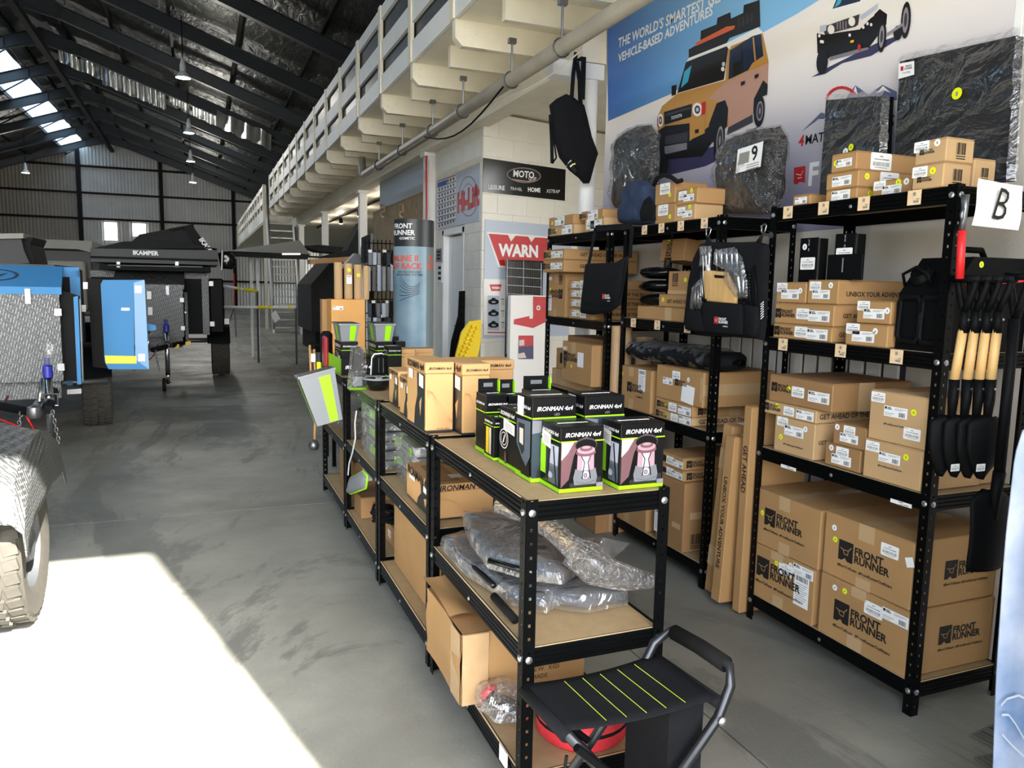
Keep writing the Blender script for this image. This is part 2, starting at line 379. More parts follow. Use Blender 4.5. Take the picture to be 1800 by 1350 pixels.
for z in (1.5, 3.0, 4.6, 5.9, 7.24):
    hw = (RZ0-z)/SLP-.3; MB().box(max(XL, RX0-hw), min(XR, RX0+hw), YB-.14, YB-.03, z-.05, z+.05).build('girt', 'steel_black', wf)
mat('window_glow', '#ffffff', .4, emit=('#fffdf6', 3.2))  # daylight outside is put into the pane as its own glow
for k, (a, c) in enumerate((((181, 389), (208, 424)), ((231, 391), (258, 417)))):
    p, q = P(*a, y=YB-.16), P(*c, y=YB-.16)
    w = struct('window_%d' % (k+1), MB().box(p.x, q.x, YB-.06, YB-.02, q.z, p.z).build('window_%d' % (k+1), 'window_glow'))
    f = MB()
    for e in (p.x, q.x): f.box(e-.03, e+.03, YB-.10, YB-.03, q.z-.03, p.z+.03)
    for e in (p.z, q.z): f.box(p.x, q.x, YB-.10, YB-.03, e-.03, e+.03)
    f.build('window_frame', 'sheet_white', w)
# ---- side and front walls (front one with the wide door opening the sun comes through)
struct('wall_left', MB().box(XL-.2, XL, YF, YB, 0, rz(XL)+.1).build('wall_left', 'sheet_dim'))
fw = MB(); DX0, DX1, DH = -7.95, 1.35, 5.0
xh = (RZ0-DH)/SLP
fw.prism([(XL, 0), (DX0, 0), (DX0, DH), (RX0-xh, DH), (XL, rz(XL))], YF-.2, YF, 'y'); fw.prism([(DX1, 0), (XR, 0), (XR, rz(XR)), (RX0+xh, DH), (DX1, DH)], YF-.2, YF, 'y')
fw.prism([(RX0-xh, DH), (RX0+xh, DH), (RX0, RZ0)], YF-.2, YF, 'y')
struct('wall_front', fw.build('wall_front', 'wall_paint'))
WX = 2.85                                                              # face of the wall behind the racks
wr = MB(); wr.box(WX, WX+.2, YF, 5.26, 0, 3.66)
wall_r = struct('wall_right', wr.build('wall_right', 'wall_paint'))
# recess beyond the poster wall: block wall that carries the signs
CN = Vector((2.8, 7.82, 0)); WD = Vector((.964, .267, 0)); WN = Vector((.267, -.964, 0))
ang = math.atan2(WD.y, WD.x)
blk = MB().cbox(0, .3945, 0, .02, 0, .1945, .003).mesh('block', 'block_paint')
wb = struct('wall_back', MB().box(.06, 2.6, .006, .05, 0, 3.3).build('wall_back', 'block_paint')); wb.location = CN; wb.rotation_euler = (0, 0, ang)
for r in range(16):
    for c in range(7):
        x = c*.397-(.2 if r % 2 else 0); w = 1.0
        if x < 0: w = (.392+x)/.392; x = 0
        inst(blk, 'block', wb, T((x, 0, .1+r*.197)) @ SCL(w, 1, 1))
# sign wall with the doorway, then column, osb wall
ws = struct('wall_side', MB().prism([(2.8, 7.835), (3.0, 7.91), (3.0, 8.43), (2.8, 8.43)], 0, 3.3).box(2.8, 3.0, 9.25, 9.6, 0, 3.3).box(2.8, 3.0, 8.43, 9.25, 2.15, 3.3).build('wall_side', 'block_paint'))
bl2 = MB().cbox(-.006, 0, 0, .3945, 0, .1945, .002).mesh('block', 'block_paint')
for r in range(16):
    for c in range(4):
        y = 7.84+c*.397+(0 if r % 2 else -.2); l = .392; z = .1+r*.197
        if y < 7.84: l -= 7.84-y; y = 7.84
        if y+l > 9.58: l = 9.58-y
        if z < 2.17:
            if y < 8.41 < y+l: l = 8.41-y
            if y >= 8.41 and y+l < 9.3: continue
            if y < 9.27 and y+l > 9.27: l -= 9.27-y; y = 9.27
        if l > .02: inst(bl2, 'block', ws, T((2.8, y, z)) @ SCL(1, l/.392, 1))
d1 = struct('door_1', MB().cbox(2.86, 2.9, 8.62, 9.2, .01, 2.08, .004).build('door_1', 'white_paint'))
MB().box(2.79, 2.95, 9.2, 9.26, 0, 2.16).box(2.79, 2.95, 8.42, 8.47, 0, 2.16).box(2.79, 2.95, 8.42, 9.26, 2.1, 2.16).build('door_frame', 'white_paint', d1)
MB().tube([(2.86, 8.68, 1.02), (2.81, 8.68, 1.02), (2.81, 8.79, 1.02)], .009, 6).build('door_handle', 'bright_steel', d1)
mat('dark_room', '#1a1a1a', .9)  # darkness of the room past the doorway is put into this colour
MB().box(3.3, 3.32, 8.1, 9.5, 0, 2.6).build('room_dark_sheet', 'dark_room', ws)
def osb():
    m = bpy.data.materials.new('osb'); m.use_nodes = True; n = m.node_tree.nodes; L = m.node_tree.links; b = n['Principled BSDF']; b.inputs['Roughness'].default_value = .75
    tc = n.new('ShaderNodeTexCoord'); mp = n.new('ShaderNodeMapping'); mp.inputs['Scale'].default_value = (1, 26, 6); L.new(tc.outputs['Object'], mp.inputs[0])
    v = n.new('ShaderNodeTexNoise'); v.inputs['Scale'].default_value = 1.5; v.inputs['Detail'].default_value = 5; v.inputs['Distortion'].default_value = 1; L.new(mp.outputs[0], v.inputs[0])
    r = n.new('ShaderNodeValToRGB'); r.color_ramp.elements[0].position = .3; r.color_ramp.elements[1].position = .7
    r.color_ramp.elements[0].color = rgb('#6d5a42'); r.color_ramp.elements[1].color = rgb('#b09672'); L.new(v.outputs[0], r.inputs[0]); L.new(r.outputs[0], b.inputs['Base Color']); MATS['osb'] = m
osb()
wo = struct('wall_board')
MB().box(2.8, 2.84, 9.85, 11.6, 0, 2.72).build('osb_sheet', 'osb', wo); MB().box(2.8, 2.84, 11.61, 13.4, 0, 2.72).build('osb_sheet', 'osb', wo)
mat('pale_board', '#b9c0cb', .6); MB().box(2.81, 2.85, 9.7, 12.9, 2.73, 3.3).build('fascia_board', 'pale_board', wo)
struct('wall_room', MB().box(6.2, 6.3, 5.3, 44, 0, 3.6).build('wall_room', 'wall_paint'))
# soffit of boards under the upper floor
sf = struct('soffit')
for k in range(24):
    MB().box(2.95, 6.2, 9.7+k*1.43, 9.7+k*1.43+1.40, 3.33, 3.36).build('board', 'cream_paint', sf)
MB().box(WX+.2, 6.2, 5.0, 9.69, 3.33, 3.36).build('board', 'cream_paint', sf)
# ---- mezzanine
MX, MZ = 1.96, 3.40
mz = thing('mezzanine', 'long cream timber mezzanine with slatted railing above the aisle', 'mezzanine', (2.4, 14, MZ))
mat('mesh_dark', '#3b3d3e', .4, var=.3, scale=3)
Y0m, Y1m = 2.2, 23.6; ST = 1.335
MB().box(MX+.02, 6.2, Y0m, Y1m, MZ+.2, MZ+.235).build('deck', 'cream_paint', mz)
post = MB().box(-.035, 0, -.05, .05, .2, 1.13).mesh('railing_post', 'cream_paint')
cap = MB(); cap.prism([(0, .06), (.06, 0), (.26, 0), (.26, .2), (0, .2)], -.04, .04, 'y')
cap = cap.mesh('post_foot', 'cream_paint')
jo = MB().box(.0, 1.0, -.034, .034, 0, .2).mesh('joist', 'cream_paint')
bo = MB().lathe([(.0, 0), (.014, .001), (.012, .008), (0, .01)], 8, mtx=RX(90)).mesh('bolt', 'cream_paint')
k = 0; y = 6.19-3*ST
while y < Y1m:
    inst(post, 'railing_post', mz, T((MX-2.4, y-14, 0))); inst(cap, 'post_foot', mz, T((MX-2.4-.01, y-14, 0)))
    inst(jo, 'joist', mz, T((MX-2.4+.2, y-14, 0)) @ SCL(.85, 1, 1))
    for q in ((.06, .15), (.06, .08), (.16, .11)): inst(bo, 'bolt', mz, T((MX-2.4+q[0], y-14-.041, q[1])))
    if y+ST/2 < Y1m: inst(jo, 'joist', mz, T((MX-2.4+.16, y-14+ST/2, .02)) @ SCL(.89, 1, .9))
    if y+ST < Y1m+.3:
        MB().box(MX+.02, MX+.03, y+.05, y+ST-.05, MZ+.30, MZ+1.0).build('dark_panel', 'mesh_dark', mz)
        for z0, z1 in ((.2, .39), (.56, .75), (.98, 1.12)):
            MB().box(MX-.02, MX+.012, y+.05, y+ST-.05, MZ+z0, MZ+z1).build('rail_board', 'white_paint', mz)
    y += ST
MB().box(2.66, 2.86, 5.3, 24.4, 3.15, 3.40).build('bearer', 'cream_paint', mz)
# second stretch of railing beyond the stair
m2 = thing('mezzanine', 'far stretch of mezzanine railing beyond the steel staircase', 'mezzanine', (2.4, 34, MZ))
MB().box(MX, 6.2, 26.0, 44.5, MZ-.05, MZ+.235).build('deck', 'cream_paint', m2)
y = 26.0
while y < 44:
    inst(post, 'railing_post', m2, T((MX-2.4, y-34, 0)))
    if y+ST < 44.6:
        MB().box(MX+.02, MX+.03, y+.05, y+ST-.05, MZ+.30, MZ+1.0).build('dark_panel', 'mesh_dark', m2)
        for z0, z1 in ((0, .39), (.56, .75), (.98, 1.12)):
            MB().box(MX-.02, MX+.012, y+.05, y+ST-.05, MZ+z0, MZ+z1).build('rail_board', 'white_paint', m2)
    y += ST
MB().box(MX-.03, MX+.06, 25.9, 25.98, 0, MZ+1.14).build('end_post', 'cream_paint', m2)
# columns in line with the wall
for k, (y, lab) in enumerate(((5.36, 'round white column at the end of the poster wall'), (9.72, 'white column beside the sign wall with red cables'), (14.1, 'white square post past the board wall'),
                              (18.6, 'slim white post second past the board wall'), (23.1, 'slim white post next to the steel staircase'))):
    c = thing('column', lab, 'column', (2.76, y, 0), group='posts under the mezzanine')
    if k == 0:
        MB().lathe([(.06, 0), (.06, 3.03)], 20, c=(2.76, y, 0)).build('shaft', 'white_paint', c, 30)
        MB().box(2.42, 2.84, y-.07, y+.07, 3.03, 3.14).build('head', 'white_paint', c)
    else:
        MB().cbox(2.69, 2.83, y-.07, y+.07, 0, 3.15, .01).build('shaft', 'white_paint', c)
        MB().box(2.66, 2.86, y-.1, y+.1, 3.10, 3.15).build('head', 'white_paint', c)
    if k == 1:
        for q in (-.1, -.13): MB().tube([(2.68, y+q, 3.1), (2.68, y+q-.03, 2.4), (2.68, y+q, 1.6)], .008, 5).build('cable', 'red_plastic', c)
# pipe with hangers and cable
PX, PZ = 2.30, 3.09
pp = thing('pipe', 'grey drain pipe hung under the mezzanine joists', 'pipe', (PX, 6, PZ))
mat('pipe_grey', '#8e897e', .45, var=.12, scale=4)
MB().tube([(PX, 2.3, PZ), (PX, 11.6, PZ)], .055, 16).build('run', 'pipe_grey', pp, True)
MB().tube([(PX, 11.6, PZ), (PX, 11.75, PZ+.02), (PX, 11.8, PZ+.27)], .055, 14).build('elbow', 'pipe_grey', pp, True)
for y in (3.4, 4.9, 5.8, 7.0, 8.0, 9.3, 10.6):
    b = MB().tube([(PX, y, PZ+.06), (PX, y, MZ-.002)], .008, 6); b.tube([(PX+.062*math.cos(t*.52), y, PZ+.062*math.sin(t*.52)) for t in range(12)], .007, 5, closed=True)
    b.box(PX-.03, PX+.03, y-.02, y+.02, MZ-.04, MZ-.002).build('hanger', 'bright_steel', pp)
cb = MB(); cb.tube([(PX+.065, 4.7+.25*i, PZ-.05-.05*abs(math.sin(i*.55))) for i in range(28)], .006, 5)
tag(cb.build('cable', 'white_print', base=True), 'thin pale cable sagging beside the grey drain pipe', 'cable')
cb = MB(); cb.tube([(PX-.07, 5.8+.25*i, PZ-.06-.16*math.sin(min(1, i/9)*math.pi)) for i in range(10)], .008, 5)
tag(cb.build('cable', 'black_plastic', base=True), 'black cable looped along the grey drain pipe', 'cable')
for k, (px, py, y) in enumerate(((963, 138, 6.3), (1130, 70, 4.6))):
    c = P(px, py, y=y)
    if k == 0: tag(MB().cbox(c.x-.14, c.x+.14, y-.05, y+.05, c.z-.04, c.z+.04, .006).build('beam_stub', 'white_paint', base=True), 'short white timber stub sticking out beside the drain pipe', 'beam')
# lighting track on the soffit past the board wall
lt = thing('lighting_track', 'dark lighting track with small spotlights under the soffit', 'lamp', (3.6, 16, 3.2))
MB().box(3.58, 3.62, 12.5, 26, 3.26, 3.30).build('rail', 'steel_black', lt)
for y in (13.6, 16.2, 18.8, 21.4, 24.0):
    MB().lathe([(.05, 0), (.05, .12), (.02, .16)], 12, c=(3.6, y, 3.1)).build('spot', 'steel_black', lt, 30); MB().lathe([(.001, 0), (.045, .0), (.045, .01)], 12, c=(3.6, y, 3.098)).build('bulb', 'lamp_glow' if 'lamp_glow' in MATS else mat('lamp_glow', '#ffffff', .4, emit=('#fff4e0', 30)), lt)
    q = bpy.data.lights.new('spot_light', 'POINT'); q.energy = 16; q.color = (1, .9, .74); q.shadow_soft_size = .06
    qo = bpy.data.objects.new('spot_light', q); COL.objects.link(qo); attach(qo, lt); qo.location = (3.6, y, 3.03)
# ---- lamps
mat('lamp_glow', '#ffffff', .4, emit=('#fff4e0', 30))
lm = MB().lathe([(.16, 0), (.15, .03), (.10, .11), (.065, .14), (.065, .27), (.03, .42), (.012, .44)], 18).mesh('shade', 'white_paint', 30)
gl = MB().lathe([(.001, 0), (.145, .0), (.145, .02)], 18).mesh('bulb', 'lamp_glow')
for k, (px, py, w) in enumerate(((322, 137, 'nearest on the right roof slope'), (332, 234, 'second along the right roof slope'), (335, 284, 'third along the right roof slope'), (339, 321, 'farthest, against the gable wall'), (45, 304, 'alone on the left roof slope'))):
    c = P(px, py, z=6.0); l = thing('high_bay_lamp', 'lit bell-shaped warehouse lamp, '+w, 'lamp', c, group='hanging warehouse lamps')
    inst(lm, 'shade', l); inst(gl, 'bulb', l, T((0, 0, -.001)))
    MB().tube([(c.x, c.y, c.z+.42), (c.x, c.y, rz(c.x)-.08)], .012, 6).build('rod', 'steel_black', l)
    q = bpy.data.lights.new('lamp_light', 'POINT'); q.energy = 130; q.color = (1, .95, .86); q.shadow_soft_size = .2
    qo = bpy.data.objects.new('lamp_light', q); COL.objects.link(qo); qo.parent = l; qo.location = (0, 0, -.25)
# ================================================================ boltless racks
_POST = {}
def post_mesh(h, sx, sy):
    k = (h, sx, sy)
    if k in _POST: return _POST[k]
    b = MB(); w, t = .036, .002
    def fl(f):              # one flange: two strips with slotted web between
        f(0, .014, 0, h); f(.022, w, 0, h)
        z = 0.0; n = int(h/.0385)
        for i in range(n):
            f(.014, .022, z, z+.029); z += .0385
        f(.014, .022, z, h)
    def fx(a, c, z0, z1): b.box(min(sx*a, sx*c), max(sx*a, sx*c), min(0, sy*t), max(0, sy*t), z0, z1)
    def fy(a, c, z0, z1): b.box(min(0, sx*t), max(0, sx*t), min(sy*a, sy*c), max(sy*a, sy*c), z0, z1)
    fl(fx); fl(fy)
    _POST[k] = b.mesh('post', 'rack_steel'); return _POST[k]
def beam_mesh(l, h=.058, key=None, _c={}):
    k = (round(l, 3), h)
    if k in _c: return _c[k]
    pr = [(0, 0), (0, h)]; n = 4                   # ribbed outer face towards -x
    pr = [(.012, h), (0, h)]
    for i in range(n):
        z1 = h-h*i/n; z0 = h-h*(i+1)/n
        pr += [(-.001, z1-.002), (-.001, z0+.005), (.003, z0+.004), (.003, z0+.001)]
    pr += [(.012, 0)]
    b = MB().prism(pr, 0, l, 'y'); 
    _c[k] = b.mesh('beam', 'rack_steel'); return _c[k]
BOLT = MB().lathe([(.0105, 0), (.0105, .003), (.007, .0055), (.001, .0065)], 10).mesh('bolt', 'bolt_steel', 30)
def rack(name, label, x0, y0, L_, H, zs, D=.45, bolts=True, back=True):
    r = thing(name, label, 'shelf rack', (x0, y0, 0))
    for i, (px, py, sx, sy) in enumerate(((0, 0, 1, 1), (D, 0, -1, 1), (0, L_, 1, -1), (D, L_, -1, -1))):
        inst(post_mesh(H, sx, sy), 'post', r, T((px, py, 0)))
    lb = beam_mesh(L_-.012); db = beam_mesh(D-.012)
    for z in zs:
        inst(lb, 'beam', r, T((.004, .006, z-.058)))
        inst(lb, 'beam', r, T((D-.004, L_-.006, z-.058)) @ RZ(180))
        inst(db, 'beam', r, T((D-.006, .004, z-.058)) @ RZ(90))
        inst(db, 'beam', r, T((.006, L_-.004, z-.058)) @ RZ(-90))
        MB().box(x0+.012, x0+D-.012, y0+.012, y0+L_-.012, z-.009, z-.0005, 0).box(x0+.0065, x0+.012, y0+.012, y0+L_-.012, z-.009, z+.0005, 1).box(x0+.012, x0+D-.012, y0+.0065, y0+.012, z-.009, z+.0005, 1).build('shelf_board', ['mdf', 'mdf_edge'], r)
        if bolts:
            for yy in (.018, L_-.018): inst(BOLT, 'bolt', r, T((-.0005, yy, z-.03)) @ RY(-90))
            inst(BOLT, 'bolt', r, T((.018, -.0005, z-.03)) @ RX(90)); inst(BOLT, 'bolt', r, T((D-.018, -.0005, z-.03)) @ RX(90))
            inst(BOLT, 'bolt', r, T((-.0005, L_/2, z-.03)) @ RY(-90) @ SCL(.7))
    return r
def cards(r, y0, x, z, ys, w=.055, h=.05, m='tag_card'):
    """little price cards on the front beam"""
    for y in ys:
        b = MB().box(x-.0045, x-.0035, y-w/2, y+w/2, z-.05, z-.05+h, 0)
        b.box(x-.005, x-.0045, y-w*.1, y+w*.1, z-.05+h*.62, z-.05+h*.86, 1)
        b.box(x-.005, x-.0045, y-w*.35, y+w*.05, z-.05+h*.14, z-.05+h*.3, 1); b.box(x-.005, x-.0045, y-w*.0-w*.4, y-w*.15, z-.05+h*.35, z-.05+h*.42, 1)
        b.build('price_card', [m, 'grey_print'], r)
ZB = (1.848, 1.295, .805, .12)
RB = rack('shelf_rack', 'tall black rack nearest on the right, with the shovels on its end', 2.30, 1.84, .89, 1.854, ZB)
RD = rack('shelf_rack', 'tall black rack in the middle of the right row', 2.30, 3.07, .91, 1.850, (1.843, 1.326, .80, .12))
RE = rack('shelf_rack', 'tall black rack farthest along the right row', 2.30, 4.15, .90, 1.854, (1.848, 1.29, .80, .12))
cards(RB, 0, 2.3, 1.848, [2.62, 2.42, 2.22, 2.0]); cards(RB, 0, 2.3, 1.295, [2.6, 2.28, 2.02]); cards(RB, 0, 2.3, .795, [2.52, 1.95], .09, .014, 'white_print')
cards(RD, 0, 2.3, 1.843, [3.75, 3.58, 3.4, 3.2]); cards(RD, 0, 2.3, 1.326, [3.83, 3.58, 3.3]); cards(RD, 0, 2.3, .79, [3.6])
CZ = (.92, .555, .12)
RA = rack('counter_rack', 'low black rack nearest the camera, topped with lantern boxes', .79, 1.83, .91, .927, (.92, .505, .13))
RB2 = rack('counter_rack', 'low black rack carrying the tall tan appliance boxes', .79, 2.77, .91, .927, CZ)
RC = rack('counter_rack', 'low black rack with film-wrapped green cases on its middle shelf', .79, 3.71, .91, .927, CZ)
RD2 = rack('counter_rack', 'low black rack at the far end of the counter row', .79, 4.65, .91, .927, (.92, .52, .12))
# ================================================================ stickers, prints, cartons
def addmesh(b, me, mtx, m):
    b.add([mtx @ v.co for v in me.vertices], [tuple(p.vertices) for p in me.polygons], m); return b
def rect(b, x0, x1, y0, y1, m, z=0): return b.quad((x0, y0, z), (x1, y0, z), (x1, y1, z), (x0, y1, z), m)
def addtext(b, txt, cx, cy, w, m, matname='black_print', z=.002, **k):
    me, tw, th = text_mesh(txt, matname, **k); s = w/tw; addmesh(b, me, T((cx, cy, z)) @ SCL(s), m); return th*s
PR = {}
def _prints():
    def bars(b, x0, x1, y0, y1, m, n=14, z=.002):
        rnd = random.Random(3)
        for i in range(n):
            x = x0+(x1-x0)*i/n; rect(b, x, x+(x1-x0)/n*rnd.choice((.35, .5, .75)), y0, y1, m, z)
    b = MB(); rect(b, -.5, .5, -.19, .19, 0); rect(b, -.47, -.38, .07, .16, 1, .002); rect(b, -.36, -.2, .12, .15, 1, .002); rect(b, -.36, -.16, .07, .10, 1, .002)
    rect(b, -.05, .44, .12, .135, 2, .002); rect(b, -.05, .3, .08, .095, 2, .002); rect(b, -.46, -.05, -.08, -.06, 2, .002); rect(b, -.46, -.15, -.14, -.125, 2, .002); bars(b, .14, .42, -.15, .01, 1)
    PR['label'] = b.mesh('label_sticker', ['white_print', 'black_print', 'grey_print'])
    b = MB(); b.add([(-.5, -.27, 0), (-.44, -.3, 0), (.44, -.3, 0), (.5, -.27, 0), (.5, .27, 0), (.44, .3, 0), (-.44, .3, 0), (-.5, .27, 0)], [tuple(range(8))], 0)
    rect(b, -.08, .08, .16, .2, 2, .002); rect(b, -.34, .3, .06, .09, 2, .002); rect(b, .1, .36, .06, .09, 1, .002); bars(b, -.4, .4, -.16, -.02, 2, 22); rect(b, -.3, .3, -.22, -.2, 2, .002)
    PR['price'] = b.mesh('price_sticker', ['white_print', 'black_print', 'grey_print'])
    b = MB(); rect(b, -.5, .5, -.8, .8, 0); bars(b, -.4, .4, .45, .7, 1, 18)
    for i in range(9): rect(b, -.4, .4-.1*(i % 3), .3-i*.11, .33-i*.11, 2, .002)
    PR['doc'] = b.mesh('shipping_label', ['white_print', 'black_print', 'grey_print'])
    for k, m in (('doty', 'yellow_dot'), ('dotw', 'white_print')):
        b = MB(); b.add([(.5*math.cos(t*math.pi/8), .5*math.sin(t*math.pi/8), 0) for t in range(16)], [tuple(range(16))], 0); rect(b, -.12, .1, -.2, .16, 1, .004)
        PR[k] = b.mesh('dot_sticker', [m, 'grey_print'])
    def logo(b, x0, w, mm, key, two=True):
        # black square with the leaping-animal line mark, words beside it
        h = w*.32; q = [(x0, -h/2), (x0+h*.25, -h/2), (x0+h*.32, -h*.42), (x0+h*.44, -h*.36), (x0+h*.56, -h/2), (x0+h*.9, -h/2), (x0+h*.9, h/2), (x0, h/2)]
        b.add([(p[0], p[1], .001) for p in q], [tuple(range(len(q)))], mm)
        for a, c in (((.12, .1), (.3, .04)), ((.3, .04), (.62, .06)), ((.62, .06), (.78, .26)), ((.3, .04), (.36, -.14)), ((.36, -.14), (.58, -.18)), ((.58, -.18), (.62, .06))):
            ax, ay, bx, by = x0+a[0]*h, a[1]*h, x0+c[0]*h, c[1]*h; d = Vector((bx-ax, by-ay)); nrm = Vector((-d.y, d.x)).normalized()*h*.018
            b.quad((ax+nrm.x, ay+nrm.y, .003), (bx+nrm.x, by+nrm.y, .003), (bx-nrm.x, by-nrm.y, .003), (ax-nrm.x, ay-nrm.y, .003), 2)
        me, tw, th = text_mesh('FRONT\nRUNNER', key, bold=.034, align='LEFT', line=.78); s = min(w*.66/tw, h*1.04/th)
        addmesh(b, me, T((x0+h*1.0+tw*s/2, 0, .002)) @ SCL(s), 1)
    b = MB(); logo(b, -.5, 1, 0, 'black_print'); PR['logo'] = b.mesh('printed_logo', ['black_print', 'black_print', 'kraft'])
    b = MB(); logo(b, -.5, 1, 0, 'black_print'); addtext(b, '#BornToRoam  #FrontRunnerOutfitters', .02, -.25, 1.05, 1, bold=.02); PR['logo2'] = b.mesh('printed_logo', ['black_print', 'black_print', 'kraft'])
    b = MB(); logo(b, -.5, 1, 0, 'white_print'); addtext(b, '•DOMETIC', .3, -.24, .36, 1, 'white_print', bold=.02); PR['logow'] = b.mesh('printed_logo', ['red_print', 'white_print', 'white_print'])
    b = MB(); logo(b, -.5, 1, 0, 'black_print'); addtext(b, '•DOMETIC', .28, -.26, .42, 1, bold=.02); PR['logod'] = b.mesh('printed_logo', ['black_print', 'black_print', 'kraft'])
    b = MB(); rect(b, -.5, .5, -.5, .5, 0); PR['tape'] = b.mesh('tape', 'tape')
    b = MB(); rect(b, -.5, .5, -.5, .5, 0); PR['white'] = b.mesh('paper_label', 'white_print')
    b = MB(); rect(b, -.5, .5, -.5, .5, 0); PR['black'] = b.mesh('printed_panel', 'black_print')
    b = MB(); bars(b, -.4, .4, -.2, .5, 0, 9, 0)
    for i in range(2): rect(b, -.4, .4, -.34-i*.14, -.28-i*.14, 0)
    PR['bars'] = b.mesh('printed_barcode', ['black_print'])
_prints()
def face_mtx(face, s, u, v):
    """frame of a point on a box face, s = (sx, sy, sz), local origin at the middle of the foot; u right, v up as fractions"""
    sx, sy, sz = s; e = .0012
    if face == 'F': return T(((u-.5)*sx, -sy/2-e, v*sz)) @ RX(90)
    if face == 'L': return T((-sx/2-e, (.5-u)*sy, v*sz)) @ RZ(-90) @ RX(90)
    if face == 'R': return T((sx/2+e, (u-.5)*sy, v*sz)) @ RZ(90) @ RX(90)
    if face == 'T': return T(((u-.5)*sx, (v-.5)*sy, sz+e))
def put_prints(o, s, prints):
    for p in prints:
        face, kind, u, v, w = p[:5]; h = p[5] if len(p) > 5 else None; rot = p[6] if len(p) > 6 else 0
        W = {'F': s[0], 'T': s[0], 'L': s[1], 'R': s[1]}[face]; H = {'F': s[2], 'L': s[2], 'R': s[2], 'T': s[1]}[face]
        asp = {'label': .38, 'price': .6, 'doc': 1.6, 'logo': .34, 'logo2': .6, 'logod': .6}.get(kind)
        if asp and not rot and h is None and w*W*asp > H*.92: w = H*.92/(W*asp)
        if asp and not rot and h is None: e_ = w*W*asp/2/H; v = min(max(v, e_+.01), 1-e_-.01)
        if kind in ('tape', 'white') and not rot: v = min(max(v, (h or .3)/2), 1-(h or .3)/2); u = min(max(u, w/2), 1-w/2)
        mt = face_mtx(face, s, u, v) @ RZ(rot)
        if kind.startswith('t:') or kind.startswith('w:'):
            me, tw, th = text_mesh(kind[2:], 'black_print' if kind[0] == 't' else 'white_print', bold=.018)
            inst(me, 'printed_words', o, mt @ SCL(w*W/tw))
        elif kind in ('tape', 'white', 'black'):
            inst(PR[kind], {'tape': 'tape', 'white': 'paper_label', 'black': 'printed_panel'}[kind], o, mt @ SCL(w*W, (h or .3)*H, 1))
        else:
            nm = {'label': 'label_sticker', 'price': 'price_sticker', 'doc': 'shipping_label', 'doty': 'dot_sticker', 'dotw': 'dot_sticker', 'bars': 'printed_barcode'}.get(kind, 'printed_logo')
            inst(PR[kind], nm, o, mt @ SCL(w if h == 'abs' else w*W))
def carton(label, x0, x1, y0, y1, z0, z1, prints=(), m='kraft', name='carton', rz=0, seam='x', group=None, flap=True, cat='box', tilt=None):
    sx, sy, sz = x1-x0, y1-y0, z1-z0; b = MB(); r = random.Random(hash((round(x0, 3), round(y0, 3), round(z0, 3))) & 0xffff)
    t = .003
    b.cbox(-sx/2, sx/2, -sy/2, sy/2, 0, sz-(t if flap else 0), .0035)
    if flap:                       # closed flaps meeting along a seam
        g = .002
        if seam == 'x': b.cbox(-sx/2+.001, sx/2-.001, -sy/2+.001, -g, sz-t, sz, .0012); b.cbox(-sx/2+.001, sx/2-.001, g, sy/2-.001, sz-t, sz, .0012)
        else: b.cbox(-sx/2+.001, -g, -sy/2+.001, sy/2-.001, sz-t, sz, .0012); b.cbox(g, sx/2-.001, -sy/2+.001, sy/2-.001, sz-t, sz, .0012)
    o = b.build(name, m)
    o.location = ((x0+x1)/2, (y0+y1)/2, z0); o.rotation_euler = tilt if tilt else (0, 0, math.radians(rz))
    tag(o, label, cat, group); put_prints(o, (sx, sy, sz), prints); return o
TOPZ = {}
def bx(label, xf, pl, pr_, z0, pt, depth, pm=None, prints=(), m='kraft', back=0, gap=.0012, **k):
    """carton whose aisle face (x = xf) runs between two surveyed pixel columns; pt = pixel row of its top at the near edge"""
    pm = pm if pm is not None else pt+20
    y1 = P(pl, pm, x=xf).y; y0 = P(pr_, pm, x=xf).y; z1 = P(pr_, pt, x=xf).z
    if xf >= 2.30:                                     # stay inside the four posts
        for a, c in ((1.8435, 2.7265), (3.0735, 3.9765), (4.1535, 5.0465)):
            if a-.2 < (y0+y1)/2 < c+.2: y0 = max(y0, a); y1 = min(y1, c)
        depth = min(depth, 2.745-xf)
    carton(label, xf, xf+depth, y0, y1-back, z0+gap, z1, prints, m, **k); return z1
# ================================================================ goods on the right-hand racks
B3, B2, B1, B0 = [z+.0008 for z in (1.848, 1.295, .805, .12)]
LB = lambda u, v, w: ('L', 'label', u, v, w)
PC = lambda u, v, w: ('L', 'price', u, v, w)
DY = lambda u, v: ('L', 'doty', u, v, .024, 'abs')
DW = lambda u, v: ('L', 'dotw', u, v, .024, 'abs')
